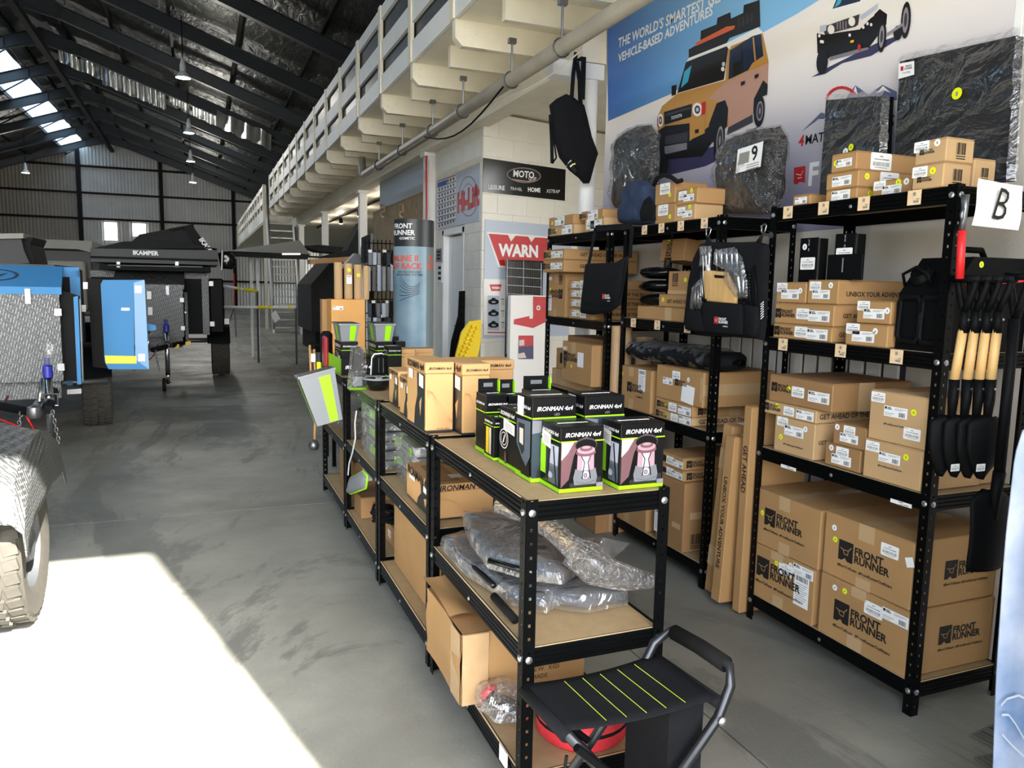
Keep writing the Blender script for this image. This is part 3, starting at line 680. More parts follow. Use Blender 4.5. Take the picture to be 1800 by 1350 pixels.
# -- nearest rack, floor shelf: four big printed cartons
z = bx('big carton, lower far one of the four at the foot of the near rack', 2.306, 1313, 1430, B0, 1001, .45, 1050,
       [('L', 'logo2', .46, .60, .72), ('L', 'tape', .42, .92, .2, .16), ('L', 'tape', .47, .1, .17, .2), DY(.42, .8), ('L', 'price', .57, .76, .22), ('L', 'label', .83, .87, .3), ('L', 'doc', .82, .52, .22), DW(.64, .88)], 'kraft')
bx('big carton, upper far one of the four at the foot of the near rack', 2.308, 1313, 1441, z, 897, .45, 950,
   [('L', 'logo2', .47, .55, .60), ('L', 'tape', .47, .88, .17, .24), ('L', 'tape', .5, .1, .17, .2), DY(.13, .58), ('T', 'tape', .5, .5, 1, .16)], 'kraft')
z = bx('big carton, lower near one of the four at the foot of the near rack', 2.306, 1437, 1598, B0, 1076, .46, 1100,
       [('L', 'logo2', .5, .5, .62), ('L', 'tape', .46, .92, .17, .16), ('L', 'tape', .45, .12, .17, .24), DY(.3, .86), DW(.18, .84), ('L', 'price', .63, .78, .2), ('L', 'label', .86, .82, .27),
        ('F', 'logo2', .60, .55, .5), ('F', 'doc', .12, .5, .1)], 'kraft')
bx('big carton, upper near one of the four at the foot of the near rack', 2.308, 1445, 1604, z, 953, .46, 1000,
   [('L', 'logo2', .49, .48, .60), ('L', 'tape', .5, .87, .18, .26), ('L', 'tape', .5, .08, .17, .16), DY(.14, .6), DW(.12, .78), ('L', 'price', .76, .75, .19), ('L', 'white', .97, .7, .08, .14, 20), ('T', 'tape', .5, .5, 1, .14),
    ('F', 'logo2', .62, .52, .5)], 'kraft')
# -- nearest rack, second shelf up
z = bx('square pale carton carrying two flat cartons at the far end of the second shelf', 2.31, 1360, 1431, B1, 745, .36, 780, [('L', 'price', .2, .93, .28), LB(.5, .66, .48), DY(.18, .42), DW(.78, .8), ('L', 't:#FrontRunnerOutfitters', .5, .25, .5), ('F', 't:GET', .12, .48, .12)], 'kraft_pale')
z = bx('flat pale carton, middle of the pile at the far end of the second shelf', 2.306, 1343, 1436, z, 722, .44, 715, [('L', 'logo', .18, .55, .34), DY(.27, .72), ('L', 'price', .5, .5, .2), LB(.8, .45, .32), ('F', 't:GET AHEAD OF THE PACK', .44, .5, .8)], 'kraft_pale')
bx('flat brown carton on top of the pile on the second shelf of the near rack', 2.31, 1352, 1464, z, 675, .42, 690, [('L', 'logo', .21, .55, .34), DY(.33, .56), ('L', 'price', .48, .5, .2), LB(.8, .45, .32), ('F', 'tape', .42, .5, .2, 1), ('F', 'logo', .76, .5, .26)], 'kraft_dark')
z = bx('small brown carton under its twin in front of the pale pile', 2.32, 1450, 1513, B1, 792, .2, 800, [DW(.18, .8), ('L', 'price', .5, .72, .36), LB(.48, .36, .56)], 'kraft_dark')
bx('small brown carton stacked on its twin in front of the pale pile', 2.32, 1465, 1523, z, 753, .2, 760, [DW(.12, .78), ('L', 'price', .5, .74, .36), LB(.5, .38, .56), ('T', 'doty', .3, .2, .03, 'abs')], 'kraft_dark')
z = bx('square pale carton, lower of the two beside the shovels', 2.31, 1517, 1620, B1, 792, .30, 820, [('L', 'price', .15, .82, .25), LB(.46, .62, .38), DY(.74, .75), ('L', 't:#FrontRunnerOutfitters', .48, .38, .42)], 'kraft_pale')
bx('square pale carton, upper of the two beside the shovels', 2.31, 1528, 1633, z, 700, .30, 730, [('L', 'price', .14, .86, .25), LB(.46, .62, .4), DY(.76, .68), ('L', 't:#FrontRunnerOutfitters', .48, .36, .42), ('L', 'price', .76, .26, .28)], 'kraft_pale')
carton('pale carton at the back of the second shelf, behind the hanging shovels', 2.62, 2.74, 1.9, 2.25, B1+.001, B1+.24, (), 'kraft_pale')
# -- nearest rack, third shelf up
z1 = bx('flat printed carton at the bottom of the pile under the black brackets', 2.30, 1359, 1462, B2, 575, .42, 585, [('L', 'logo', .2, .5, .36), ('L', 'price', .5, .52, .22), LB(.77, .45, .34), ('F', 't:GET AHEAD OF THE PACK', .44, .5, .7)])
z1 = bx('flat printed carton second from the bottom under the black brackets', 2.30, 1362, 1466, z1, 536, .42, 550, [('L', 'logo', .2, .5, .36), ('L', 'price', .5, .52, .22), LB(.77, .45, .34), ('F', 't:GET AHEAD OF THE PACK', .46, .5, .7)])
bx('small carton at the far end of the pile, under the shorter black bracket', 2.31, 1365, 1417, z1, 496, .36, 510, [('L', 'price', .2, .75, .36), LB(.48, .42, .6), DW(.82, .6)], m='kraft')
ZT = bx('small carton printed with adventure words under the taller black bracket', 2.31, 1420, 1474, z1, 492, .42, 505, [('L', 'price', .26, .74, .38), LB(.46, .4, .58), DW(.76, .78), ('F', 't:UNBOX YOUR ADVENTURE', .5, .44, .8)], m='kraft')
z1 = bx('small carton, lower of the two leaning against the jerry can', 2.30, 1486, 1560, B2, 572, .22, 590, [('L', 'price', .18, .82, .34), LB(.44, .42, .54), DW(.72, .7)], 'kraft')
bx('small carton, upper of the two leaning against the jerry can', 2.32, 1506, 1566, z1, 530, .26, 550, [('L', 'price', .2, .8, .38), LB(.52, .44, .62), DW(.9, .6)], 'kraft')
# -- nearest rack, top shelf
bx('tiny carton alone at the far end of the top shelf', 2.33, 1394, 1424, B3, 340, .22, 350, [LB(.48, .45, .7)], 'kraft')
z = bx('flat carton, bottom of the three stacked on the top shelf', 2.32, 1452, 1506, B3, 328, .3, 338, [LB(.5, .45, .6), ('F', 'price', .55, .5, .4), ('F', 'doty', .22, .5, .024, 'abs')], 'kraft')
z = bx('flat carton, middle of the three stacked on the top shelf', 2.32, 1453, 1509, z, 297, .3, 310, [LB(.5, .45, .6), ('F', 'price', .52, .5, .46), ('F', 'doty', .14, .62, .024, 'abs')], 'kraft')
bx('flat carton, uppermost of the three stacked on the top shelf', 2.32, 1462, 1506, z, 264, .34, 280, [LB(.52, .45, .62), DY(.2, .5), ('F', 'price', .36, .52, .46)], 'kraft')
bx('small flat carton between the two stacks on the top shelf', 2.36, 1534, 1602, B3, 310, .22, 322, [('L', 'price', .2, .7, .32), LB(.52, .36, .5), DY(.68, .76), DW(.88, .74)], 'kraft')
z = bx('sandy carton, lower of two at the near end of the top shelf', 2.31, 1605, 1659, B3, 284, .13, 300, [('L', 'price', .24, .72, .5), DY(.66, .7), ('L', 'logo', .42, .4, .5), ('F', 'bars', .5, .42, .42)], 'kraft_pale')
bx('sandy carton, upper of two at the near end of the top shelf', 2.31, 1610, 1664, z, 240, .13, 260, [('L', 'price', .2, .76, .5), DW(.7, .82), ('L', 'logo', .4, .52, .5), ('F', 'bars', .52, .46, .42)], 'kraft_pale')
carton('small sandy carton at the back right of the top shelf', 2.445, 2.55, 1.90, 1.985, B3+.001, B3+.105, [('F', 'bars', .5, .5, .42)], 'kraft_pale')
# -- middle rack, top shelf
D3, D2, D1, D0 = [q+.0008 for q in (1.843, 1.326, .80, .12)]
zz = bx('small shiny-taped carton, lower far one of the four on the middle rack top', 2.31, 1152, 1187, D3, 356, .2, 375, [('L', 'price', .4, .7, .5), DY(.75, .3)], 'kraft')
bx('small shiny-taped carton, upper far one of the four on the middle rack top', 2.31, 1152, 1187, zz, 318, .2, 335, [('L', 'price', .5, .8, .5), DY(.75, .4)], 'kraft')
zz = bx('small carton, lower near one of the four on the middle rack top', 2.31, 1188, 1222, D3, 357, .17, 370, [('L', 'price', .3, .6, .4), LB(.6, .4, .5), DY(.72, .82)], 'kraft_pale')
bx('small carton, upper near one of the four on the middle rack top', 2.31, 1190, 1226, zz, 328, .17, 340, [('L', 'price', .3, .6, .4), LB(.6, .4, .5), DY(.72, .82)], 'kraft')
# -- middle rack, third shelf up
zq = bx('long flat taped carton at the bottom of the middle rack third shelf', 2.31, 1120, 1206, D2, 542, .4, 555, [('L', 'tape', .66, .5, .14, .95)], 'kraft')
bx('flat carton printed with pack words beside the black hampers', 2.33, 1158, 1208, zq, 518, .34, 530, [DY(.16, .56), ('L', 't:GET AHEAD OF', .65, .45, .7)], 'kraft')
zq2 = P(1208, 518, x=2.33).z
bx('small carton with a barcode stacked behind the cutlery roll', 2.34, 1175, 1214, zq2, 476, .3, 490, [('L', 'bars', .32, .62, .34), DY(.78, .62), ('L', 'tape', .5, .08, 1, .16)], 'kraft')
p = P(1178, 475, x=2.5)
carton('dark carton standing askew at the back with vertical letters', 2.46, 2.66, p.y-.17, p.y+.05, zq2+.175, 1.765, [('L', 'logo', .36, .5, .9, None, 90), ('L', 'doty', .3, .9, .024, 'abs')], 'kraft_dark', tilt=(0, math.radians(6), math.radians(3)))
# pile of dark polythene-wrapped pouches
for k, (py, w) in enumerate(((520, 'bottom'), (498, 'middle'), (478, 'top'))):
    c = P(1150, py, x=2.42); b = MB(); zc = zq+.037+.075*k
    def fn(u, v, c=c, k=k, zc=zc):
        a = 2*math.pi*u; t = math.pi*v; r = math.sin(t)**.6; n_ = 1+.12*noise3((math.cos(a)*2, math.sin(a)*2+k*7, v*4))
        return (2.46+.11*r*math.cos(a)*n_, c.y+.13*r*math.sin(a)*n_, zc-.033*math.cos(t)*n_)
    tag(b.grid(fn, 22, 12, closed_u=True).build('wrapped_pouch', 'black_gloss', base=True, smooth=True), 'black pouch in shiny film, %s of the pile of three' % w, 'pouch')
# -- middle rack, second shelf up
z = bx('flat carton at the bottom of the pile, words running down its end', 2.306, 1146, 1216, D1, 735, .45, 745, [('L', 'logo', .2, .5, .32), DY(.28, .5), ('L', 'price', .55, .48, .22), LB(.83, .5, .3), ('F', 't:GET AHEAD OF THE PACK', .55, .5, .9)], 'kraft_pale', back=.02)
z = bx('flat carton second in the pile on the middle rack', 2.306, 1152, 1217, z, 714, .44, 725, [('L', 'logo', .2, .5, .32), DY(.28, .5), ('L', 'price', .48, .48, .22), LB(.8, .42, .34), ('F', 'logo', .2, .5, .25), ('F', 'tape', .6, .5, .16, 1)], 'kraft')
bx('deep carton with a torn paper note, above the two flat ones', 2.306, 1153, 1236, z, 655, .46, 690, [LB(.26, .56, .22), ('L', 'price', .44, .78, .17), ('L', 'logo', .55, .58, .26), ('L', 'white', .7, .3, .26, .52, -6), DW(.7, .72), ('F', 'tape', .5, .5, 1, .32), ('L', 'tape', .97, .5, .06, .7)], 'kraft')
bx('tall carton with a shipping label at the far end of the middle rack', 2.306, 1073, 1144, D1, 652, .42, 690, [('L', 'logod', .52, .52, .52), ('L', 'doc', .72, .8, .22), ('L', 'tape', .38, .9, .16, .22), ('L', 'tape', .4, .1, .16, .24), DY(.08, .8)], 'kraft')
# long film-wrapped bundle on top
b = MB(); za = max(P(1146, 652, x=2.306).z, P(1236, 655, x=2.306).z)+.004
def fn(u, v):
    a = 2*math.pi*u; y = 3.92-.86*v; e = min(1, min(v, 1-v)*9+.35); n_ = 1+.2*noise3((math.cos(a)*1.5, math.sin(a)*1.5, v*14))
    return (2.44+.115*e*math.cos(a)*n_-.06*(1-v), y, za+.052+.05*e*math.sin(a)*n_)
b.grid(fn, 24, 40, closed_u=True)
ow = thing('wrapped_bundle', 'long black bundle in crinkled clear film lying on cartons of the middle rack', 'bundle', (2.44, 3.5, za))
b.build('core', 'black_cloth', ow, True)
def fn2(u, v):
    a = 2*math.pi*u; y = 3.965-.88*v; e = min(1, min(v, 1-v)*7+.3); n_ = 1+.3*noise3((math.cos(a)*2.3, math.sin(a)*2.3, v*26))
    return (2.44+.105*e*math.cos(a)*n_-.06*(1-v), y, max(za+.002, za+.055+.06*e*math.sin(a)*n_))
MB().grid(fn2, 30, 60, closed_u=True).build('film', 'clear_film', ow, True)
# -- middle rack, floor shelf
zt = bx('tall narrow carton under two flat ones on the middle rack floor shelf', 2.306, 1154, 1202, D0, 849, .4, 900, [('L', 'doc', .1, .3, .34), ('F', 'tape', .5, .52, .8, .1), ('F', 'bars', .2, .15, .2), ('L', 'tape', .75, .35, .3, .08)], 'kraft_dark')
zt = bx('thin flat carton, lower of two on the tall narrow carton', 2.306, 1156, 1201, zt, 829, .4, 838, [('L', 'black', .2, .5, .3, .5), ('L', 'price', .48, .5, .3), LB(.78, .45, .4), ('F', 'logo', .2, .5, .3)], 'kraft')
bx('thin flat carton, upper of two on the tall narrow carton', 2.306, 1156, 1201, zt, 806, .4, 815, [('L', 'black', .2, .5, .3, .5), DY(.4, .5), ('L', 'price', .5, .48, .3), LB(.8, .42, .4), ('F', 'logo', .2, .5, .3)], 'kraft')
bx('square carton with pale tape patch, far end of the middle rack floor shelf', 2.306, 1076, 1136, D0, 858, .4, 900, [('L', 'white', .7, .9, .3, .14), ('L', 'tape', .4, .12, .16, .2), ('F', 'bars', .35, .4, .2)], 'kraft')
# -- leaning tall cartons between the racks
def leaner(label, px0, px1, pyt, xb, lean, w, d, prints=(), m='kraft', yb=None):
    y = P((px0+px1)/2, 1040, z=0).y if yb is None else yb; H = 1.0
    h = P((px0+px1)/2, pyt, y=y).z
    return carton(label, xb, xb+d, y-w/2, y+w/2, .002, h, prints, m, tilt=(math.radians(0), math.radians(lean), 0))
carton('tall slim carton leaning with bare front, left of the lettered one', 2.27, 2.62, 2.945, 3.015, .022, .86, [('L', 'tape', .5, .8, 1, .12), ('L', 'tape', .5, .22, 1, .12), ('T', 'price', .35, .5, .3), ('T', 'label', .7, .5, .35)], 'kraft', tilt=(math.radians(3), math.radians(2), 0))
carton('tall slim carton lettered down its edge, standing between two racks', 2.23, 2.58, 2.845, 2.91, .022, .82, [('L', 't:UNBOX YOUR ADVENTURE', .45, .48, 6.8, None, -90), ('T', 'price', .35, .5, .3), ('T', 'label', .7, .5, .35)], 'kraft', tilt=(math.radians(1), math.radians(2), 0))
carton('tall slim carton squeezed against the near rack far post', 2.27, 2.60, 2.748, 2.80, .012, .98, [('L', 't:GET AHEAD', .5, .7, 4.2, None, -90)], 'kraft', tilt=(math.radians(.5), 0, 0))
# cardboard tubes standing between middle and far rack
mat('tube_card', '#c2a07a', .6, var=.06, scale=3)
for k, (x, y, h, r, l) in enumerate(((2.36, 4.065, 1.27, .062, 'thick cardboard tube with peeling tape standing between two racks'), (2.52, 4.06, 1.2, .055, 'cardboard tube behind the thick one between two racks'))):
    t = thing('cardboard_tube', l, 'tube', (x, y, 0))
    MB().lathe([(r*.86, h-.03), (r*.86, h), (r, h), (r, 0), (r*.86, 0)], 24, c=(x, y, 0), cap=False).build('tube', 'tube_card', t, 40)
    MB().lathe([(.001, h-.03), (r*.87, h-.028)], 20, c=(x, y, 0), cap=False).build('end_plug', 'kraft', t)
    for q in range(3):
        a = 2.6+q*.5; MB().grid(lambda u, v: (x+(r+.001)*math.cos(a+u*.3), y+(r+.001)*math.sin(a+u*.3), h-.002-v*(.10+.05*(q % 2))+.012*math.sin(u*9)), 4, 3).build('tape', 'tape', t)
# -- far rack
E3, E2, E1, E0 = [q+.0008 for q in (1.848, 1.29, .80, .12)]
z = bx('flat printed carton, lower far one on the far rack top', 2.306, 960, 1010, E3, 393, .3, 402, [('L', 'logo', .16, .5, .36), DY(.3, .5), LB(.72, .5, .4)], 'kraft_pale')
bx('flat carton, upper far one on the far rack top', 2.306, 961, 1008, z, 376, .3, 385, [DY(.15, .4), LB(.46, .5, .5)], 'kraft')
z = bx('small flat carton, lower near one on the far rack top', 2.31, 1028, 1062, E3, 381, .24, 395, [('L', 'price', .3, .6, .4), LB(.6, .45, .6), DY(.7, .8)], 'kraft_pale')
bx('flat carton, upper near one on the far rack top', 2.33, 1022, 1060, z, 366, .32, 375, [LB(.55, .5, .5), ('L', 'logo', .1, .5, .35)], 'kraft')
z = bx('upright carton with its print upside down on the far rack', 2.306, 962, 994, E2, 479, .38, 515, [('L', 'logo', .5, .52, .7, None, 180), ('L', 'tape', .5, .9, .16, .22), ('L', 'label', .16, .87, .2), ('L', 'bars', .74, .84, .22), DY(.18, .62), ('L', 'doc', .16, .3, .22), ('L', 'tape', .48, .08, .16, .16)], 'kraft')
z = bx('long flat carton with pack words, lower of two on the far rack', 2.24, 955, 991, z, 456, .56, 466, [('L', 'logo', .2, .5, .4), ('L', 'price', .48, .5, .22), LB(.76, .5, .34), ('F', 't:GET AHEAD OF THE PACK', .54, .5, .66)], 'kraft')
bx('long flat carton with pack words, upper of two on the far rack', 2.24, 956, 992, z, 437, .56, 445, [('L', 'logo', .2, .5, .4), DY(.3, .5), ('L', 'price', .48, .5, .22), LB(.76, .5, .34), ('F', 't:GET AHEAD OF THE PACK', .54, .5, .66)], 'kraft')
z = E2
for k, (pt, w, tx) in enumerate(((543, 'bottom', 'GET AHEAD OF THE PACK'), (525, 'second', 'GET AHEAD OF THE PACK'), (509, 'third', 'GET AHEAD OF THE PACK'), (492, 'top', ''))):
    z = bx('small flat carton, %s in the stack behind the shoulder bag' % w, 2.306, 1000, 1041, z, pt, .43, pt+8, [LB(.3, .5, .32), ('L', 'price', .62, .5, .26), DY(.46, .5)]+([('F', 't:'+tx, .58, .5, .8)] if tx else []), 'kraft')
bx('long low carton under the big one on the far rack second shelf', 2.36, 962, 1036, E1, 662, .3, 668, [('L', 'tape', .2, .5, .14, .95)], 'kraft_pale')
zl = P(1036, 662, x=2.36).z
bx('big carton with a pale paper patch on the far rack second shelf', 2.25, 988, 1040, E1+.075, 607, .09, 640, [('L', 'logo', .3, .62, .5), ('L', 'white', .64, .6, .2, .36), ('L', 'tape', .4, .95, .16, .3), DY(.34, .4), ('L', 'bars', .1, .4, .12), ('L', 'label', .1, .82, .14)], 'kraft')
bx('flat carton at the back on the far rack second shelf', 2.48, 985, 1062, zl, 598, .22, 610, [DY(.1, .5), LB(.06, .7, .12)], 'kraft_dark')
carton('square carton at the far end of the far rack second shelf', 2.36, 2.47, 4.82, 4.98, zl+.001, zl+.15, [('L', 'black', .6, .55, .4, .5)], 'kraft')
carton('square carton on the far rack floor shelf', 2.32, 2.7, 4.3, 4.75, E0+.001, E0+.34, [('L', 'logo', .5, .5, .5)], 'kraft')
carton('plain carton lying on the floor by the cardboard tubes', 2.2, 2.29, 4.02, 4.28, .001, .26, (), 'kraft_dark')
# white slatted shutter low on the wall between the racks
sh = thing('slatted_shutter', 'white upright-slatted shutter on the wall behind the racks', 'shutter', (WX-.02, 3.1, .3))
MB().box(WX-.012, WX-.002, 2.45, 3.75, .30, 1.50).build('backing', 'p_dk' if 'p_dk' in MATS else mat('p_dk', '#3a3840', .45), sh)
for k in range(13): MB().cbox(WX-.026, WX-.012, 2.47+k*.098, 2.55+k*.098, .32, 1.48, .003).build('slat', 'white_paint', sh)
MB().box(WX-.03, WX-.002, 2.44, 3.76, 1.48, 1.53).build('head_rail', 'white_paint', sh)
# ================================================================ poster on the wall behind the racks (flat print)
def c3(x, y): return (950+x/3.971, y/3.971)
def c4(x, y): return (1350+x/3.971, y/3.971)
def W(px, py, lay=0, x=None): return P(px, py, x=(WX-.006 if x is None else x)-.0007*lay)
class Print:
    """flat print on a plane: polygons given where they were surveyed, each layer a hair above the last"""
    def __init__(s, name, parent, mapf): s.b = MB(); s.mats = []; s.lay = 1; s.name = name; s.parent = parent; s.map = mapf
    def mi(s, m):
        if m not in s.mats: s.mats.append(m)
        return s.mats.index(m)
    def poly(s, pts, m, tr=None):
        s.b.add([s.map(*(tr(*p) if tr else p), s.lay) for p in pts], [tuple(range(len(pts)))], s.mi(m)); s.lay += .25; return s
    def ell(s, cx, cy, rx, ry, m, tr=None, n=20, rot=0):
        c, q = math.cos(math.radians(rot)), math.sin(math.radians(rot)); pts = []
        for i in range(n):
            a = 2*math.pi*i/n; x, y = rx*math.cos(a), ry*math.sin(a); pts.append((cx+x*c-y*q, cy+x*q+y*c))
        return s.poly(pts, m, tr)
    def words(s, txt, a, b_, m, **k):
        """lettering whose mid line runs from pixel a to pixel b on the plane"""
        A, B_ = Vector(s.map(*a, s.lay+1)), Vector(s.map(*b_, s.lay+1)); me, tw, th = text_mesh(txt, m, **k)
        u = (B_-A); w = u.length; u.normalize(); nrm = s.normal; v = nrm.cross(u).normalized(); sc = w/tw; mid = (A+B_)/2
        mt = Matrix(((u.x*sc, v.x*sc, nrm.x, mid.x), (u.y*sc, v.y*sc, nrm.y, mid.y), (u.z*sc, v.z*sc, nrm.z, mid.z), (0, 0, 0, 1)))
        addmesh(s.b, me, mt, s.mi(m)); s.lay += .25; return s
    def done(s): return s.b.build(s.name, s.mats, s.parent)
for k, c in dict(p_sand='#cfc6c2', p_lilac='#9c98a8', p_blue1='#1f55a4', p_blue2='#3f82c8', p_blue3='#6aa6dc', p_tan='#b98848', p_pink='#b58c7c', p_black='#17171b', p_glass='#1c2a44', p_cyan='#3fa6c8',
               p_orange='#d9623a', p_white='#ece9e6', p_grey='#7e7a84', p_dk='#3a3840', p_shadow='#3b3a5c', p_mount='#5a6484', p_red='#c1272d', p_rim='#8d8790', p_lite='#b9c4d6').items(): mat(k, c, .45)
PXW = WX-.006
def grad(key, ax, p0, c0, p1, c1):
    m = bpy.data.materials.new(key); m.use_nodes = True; n = m.node_tree.nodes; L = m.node_tree.links; b = n['Principled BSDF']; b.inputs['Roughness'].default_value = .4
    g = n.new('ShaderNodeNewGeometry'); x = n.new('ShaderNodeSeparateXYZ'); L.new(g.outputs['Position'], x.inputs[0]); r = n.new('ShaderNodeMapRange'); r.inputs[1].default_value = p0; r.inputs[2].default_value = p1
    L.new(x.outputs[ax], r.inputs[0]); q = n.new('ShaderNodeValToRGB'); q.color_ramp.elements[0].color = rgb(c0); q.color_ramp.elements[1].color = rgb(c1); L.new(r.outputs[0], q.inputs[0]); L.new(q.outputs[0], b.inputs['Base Color']); MATS[key] = m
grad('poster_ground', 2, 1.95, '#8f8dab', 2.7, '#efe9e6'); grad('poster_sky', 1, 5.3, '#1f5cb4', 3.6, '#84c2f2')
po_ = thing('wall_poster', 'huge printed poster with off-road vehicles on a dune behind the racks', 'poster', (PXW, 3.7, 1.8))
MB().box(PXW-.0005, PXW+.004, 2.10, 5.25, 1.80, 3.62).build('sheet', 'poster_ground', po_)
MB().box(PXW-.003, PXW+.004, 2.07, 2.10, 1.80, 3.62).build('edge_strip', 'white_paint', po_)
def pr_on(name): q = Print(name, po_, W); q.normal = Vector((-1, 0, 0)); return q
q = pr_on('printed_sky'); q.lay = 1
top = lambda px: px
q.poly([(1069, 213), (1182, 164), (1345, 55), (1400, 25), (1440, 0), (1440, -60), (1066, -20)], 'poster_sky'); q.done()
q = pr_on('printed_vehicle'); q.lay = 3
A = lambda pts, m: q.poly(pts, m, c3)
A([(885, 1110), (1290, 1000), (1520, 880), (1500, 910), (1280, 1100), (1150, 1160), (880, 1225)], 'p_shadow')
A([(1035, 345), (1115, 300), (1120, 215), (1230, 170), (1235, 125), (1325, 85), (1330, 130), (1415, 90), (1420, 35), (1530, 0), (1535, 185), (1320, 265), (1300, 300), (1035, 405)], 'p_black')
A([(1080, 300), (1300, 185), (1360, 178), (1350, 202), (1085, 322)], 'p_orange')
for x in (1380, 1410, 1440, 1470): A([(x, 130-(x-1380)*.4), (x+12, 125-(x-1380)*.4), (x+10, 190-(x-1380)*.4), (x-2, 195-(x-1380)*.4)], 'p_dk')
A([(815, 820), (850, 740), (955, 655), (1290, 560), (1310, 330), (1550, 230), (1592, 430), (1582, 600), (1490, 700), (1480, 800), (1300, 890), (1200, 1000), (1040, 975), (860, 940), (820, 930)], 'p_tan')
A([(1170, 690), (1300, 565), (1592, 440), (1585, 640), (1500, 700), (1475, 800), (1310, 890), (1310, 740), (1230, 700)], 'p_pink')
A([(1035, 405), (1300, 300), (1520, 190), (1555, 228), (1330, 322), (1320, 345), (1300, 322), (1020, 430)], 'p_white')
A([(955, 650), (1015, 435), (1300, 322), (1310, 340), (1280, 555)], 'p_black'); A([(980, 615), (1005, 500), (1055, 455), (1030, 570)], 'p_cyan')
A([(1322, 352), (1480, 252), (1540, 235), (1556, 390), (1480, 440), (1450, 490), (1312, 555)], 'p_glass'); A([(1398, 310), (1408, 305), (1420, 490), (1408, 495)], 'p_black'); A([(1480, 262), (1490, 257), (1505, 420), (1494, 426)], 'p_tan')
A([(915, 600), (950, 590), (945, 660), (915, 670)], 'p_black'); A([(1345, 442), (1402, 420), (1397, 512), (1340, 542)], 'p_black')
A([(862, 782), (1057, 724), (1052, 815), (865, 872)], 'p_black'); A([(875, 795), (1045, 745), (1045, 760), (875, 812)], 'p_dk')
A([(820, 915), (870, 880), (1040, 860), (1040, 985), (1200, 865), (1195, 1000), (1130, 1090), (880, 1112), (820, 1092)], 'p_black')
A([(865, 1022), (1022, 995), (1022, 1042), (868, 1078)], 'p_grey'); A([(870, 950), (1030, 920), (1025, 985), (870, 1010)], 'p_dk')
A([(1045, 840), (1150, 800), (1146, 930), (1045, 977)], 'p_tan'); A([(1078, 905), (1106, 900), (1104, 928), (1078, 932)], 'p_black')
A([(1175, 870), (1230, 720), (1290, 698), (1310, 760), (1302, 880), (1200, 1000)], 'p_black'); A([(1485, 800), (1490, 690), (1555, 560), (1586, 590), (1582, 660), (1530, 680)], 'p_black')
A([(1310, 890), (1480, 800), (1482, 852), (1300, 942)], 'p_dk')
for cx, cy, rx, ry in ((1248, 982, 38, 165), (1527, 775, 38, 112), (852, 1150, 42, 86)):
    q.ell(cx, cy, rx, ry, 'p_black', c3, rot=4)
    if cx > 1000: q.ell(cx+4, cy, rx*.62, ry*.62, 'p_rim', c3, rot=4); q.ell(cx+4, cy, rx*.45, ry*.5, 'p_dk', c3, rot=4); q.ell(cx+4, cy, rx*.16, ry*.2, 'p_rim', c3, rot=4)
for cx, cy, rx, ry in ((1095, 765, 34, 48), (838, 840, 19, 46)): q.ell(cx, cy, rx, ry, 'p_white', c3); q.ell(cx, cy, rx*.6, ry*.62, 'p_dk', c3); q.ell(cx, cy, rx*.3, ry*.3, 'p_lite', c3)
A([(1126, 716), (1152, 708), (1150, 792), (1122, 802)], 'p_red'); A([(815, 825), (822, 815), (822, 880), (815, 885)], 'p_red')
for a in ((1412, 580), (1508, 530)): A([(a[0]-14, a[1]-6), (a[0]+16, a[1]-18), (a[0]+14, a[1]+6), (a[0]-12, a[1]+20)], 'p_black')
q.ell(1278, 448, 12, 16, 'p_lite', c3); q.ell(1273, 482, 12, 16, 'p_white', c3)
q.words('TOYOTA', c3(912, 826), c3(988, 803), 'white_print', bold=.01); q.done()
q = pr_on('printed_vehicle'); q.lay = 3
A = lambda pts, m: q.poly(pts, m, c4)
A([(300, 540), (420, 470), (760, 300), (930, 240), (900, 280), (720, 390), (520, 440), (400, 515)], 'p_shadow')
A([(345, 225), (375, 150), (440, 50), (470, -40), (1000, -60), (1005, 60), (940, 130), (830, 200), (780, 70), (640, 100), (480, 150), (380, 195)], 'p_white')
A([(450, 62), (492, -40), (680, -40), (640, 10)], 'p_glass'); A([(462, 55), (490, -10), (530, -30), (500, 30)], 'p_cyan')
A([(340, 232), (390, 242), (640, 205), (780, 62), (832, 100), (826, 170), (705, 332), (560, 362), (430, 412), (345, 372)], 'p_black')
A([(372, 192), (640, 98), (628, 182), (400, 242)], 'p_dk'); A([(362, 180), (410, 170), (405, 215), (362, 225)], 'p_lite'); A([(642, 112), (768, 22), (766, 58), (652, 142)], 'p_lite'); A([(612, 185), (740, 95), (742, 108), (620, 200)], 'p_white')
for x in (480, 500, 520, 540): A([(x, 150), (x+8, 147), (x+8, 205), (x, 208)], 'p_rim')
A([(425, 400), (620, 345), (700, 330), (700, 345), (620, 372), (430, 422)], 'p_grey')
for cx, cy, r in ((440, 206, 24), (585, 150, 24)): q.ell(cx, cy, r, r*1.35, 'p_white', c4)
for cx, cy in ((358, 250), (370, 290), (382, 292), (665, 190), (694, 165), (570, 245), (720, 172)): q.ell(cx, cy, 9, 12, 'p_white', c4, 10)
for cx, cy, rx, ry in ((795, 255, 30, 112), (962, 140, 34, 130), (378, 432, 40, 88), (905, 230, 30, 52)):
    q.ell(cx, cy, rx, ry, 'p_black', c4, rot=4)
    if cx in (795, 962): q.ell(cx-2, cy, rx*.6, ry*.7, 'p_rim', c4, rot=4); q.ell(cx-2, cy, rx*.3, ry*.4, 'p_dk', c4, rot=4)
A([(830, 230), (940, 160), (940, 180), (832, 252)], 'p_rim'); A([(635, 305), (650, 320), (640, 365), (625, 330)], 'p_red'); A([(575, 285), (600, 278), (598, 295), (575, 300)], 'yellow_plastic')
q.done()
q = pr_on('printed_words'); q.lay = 3
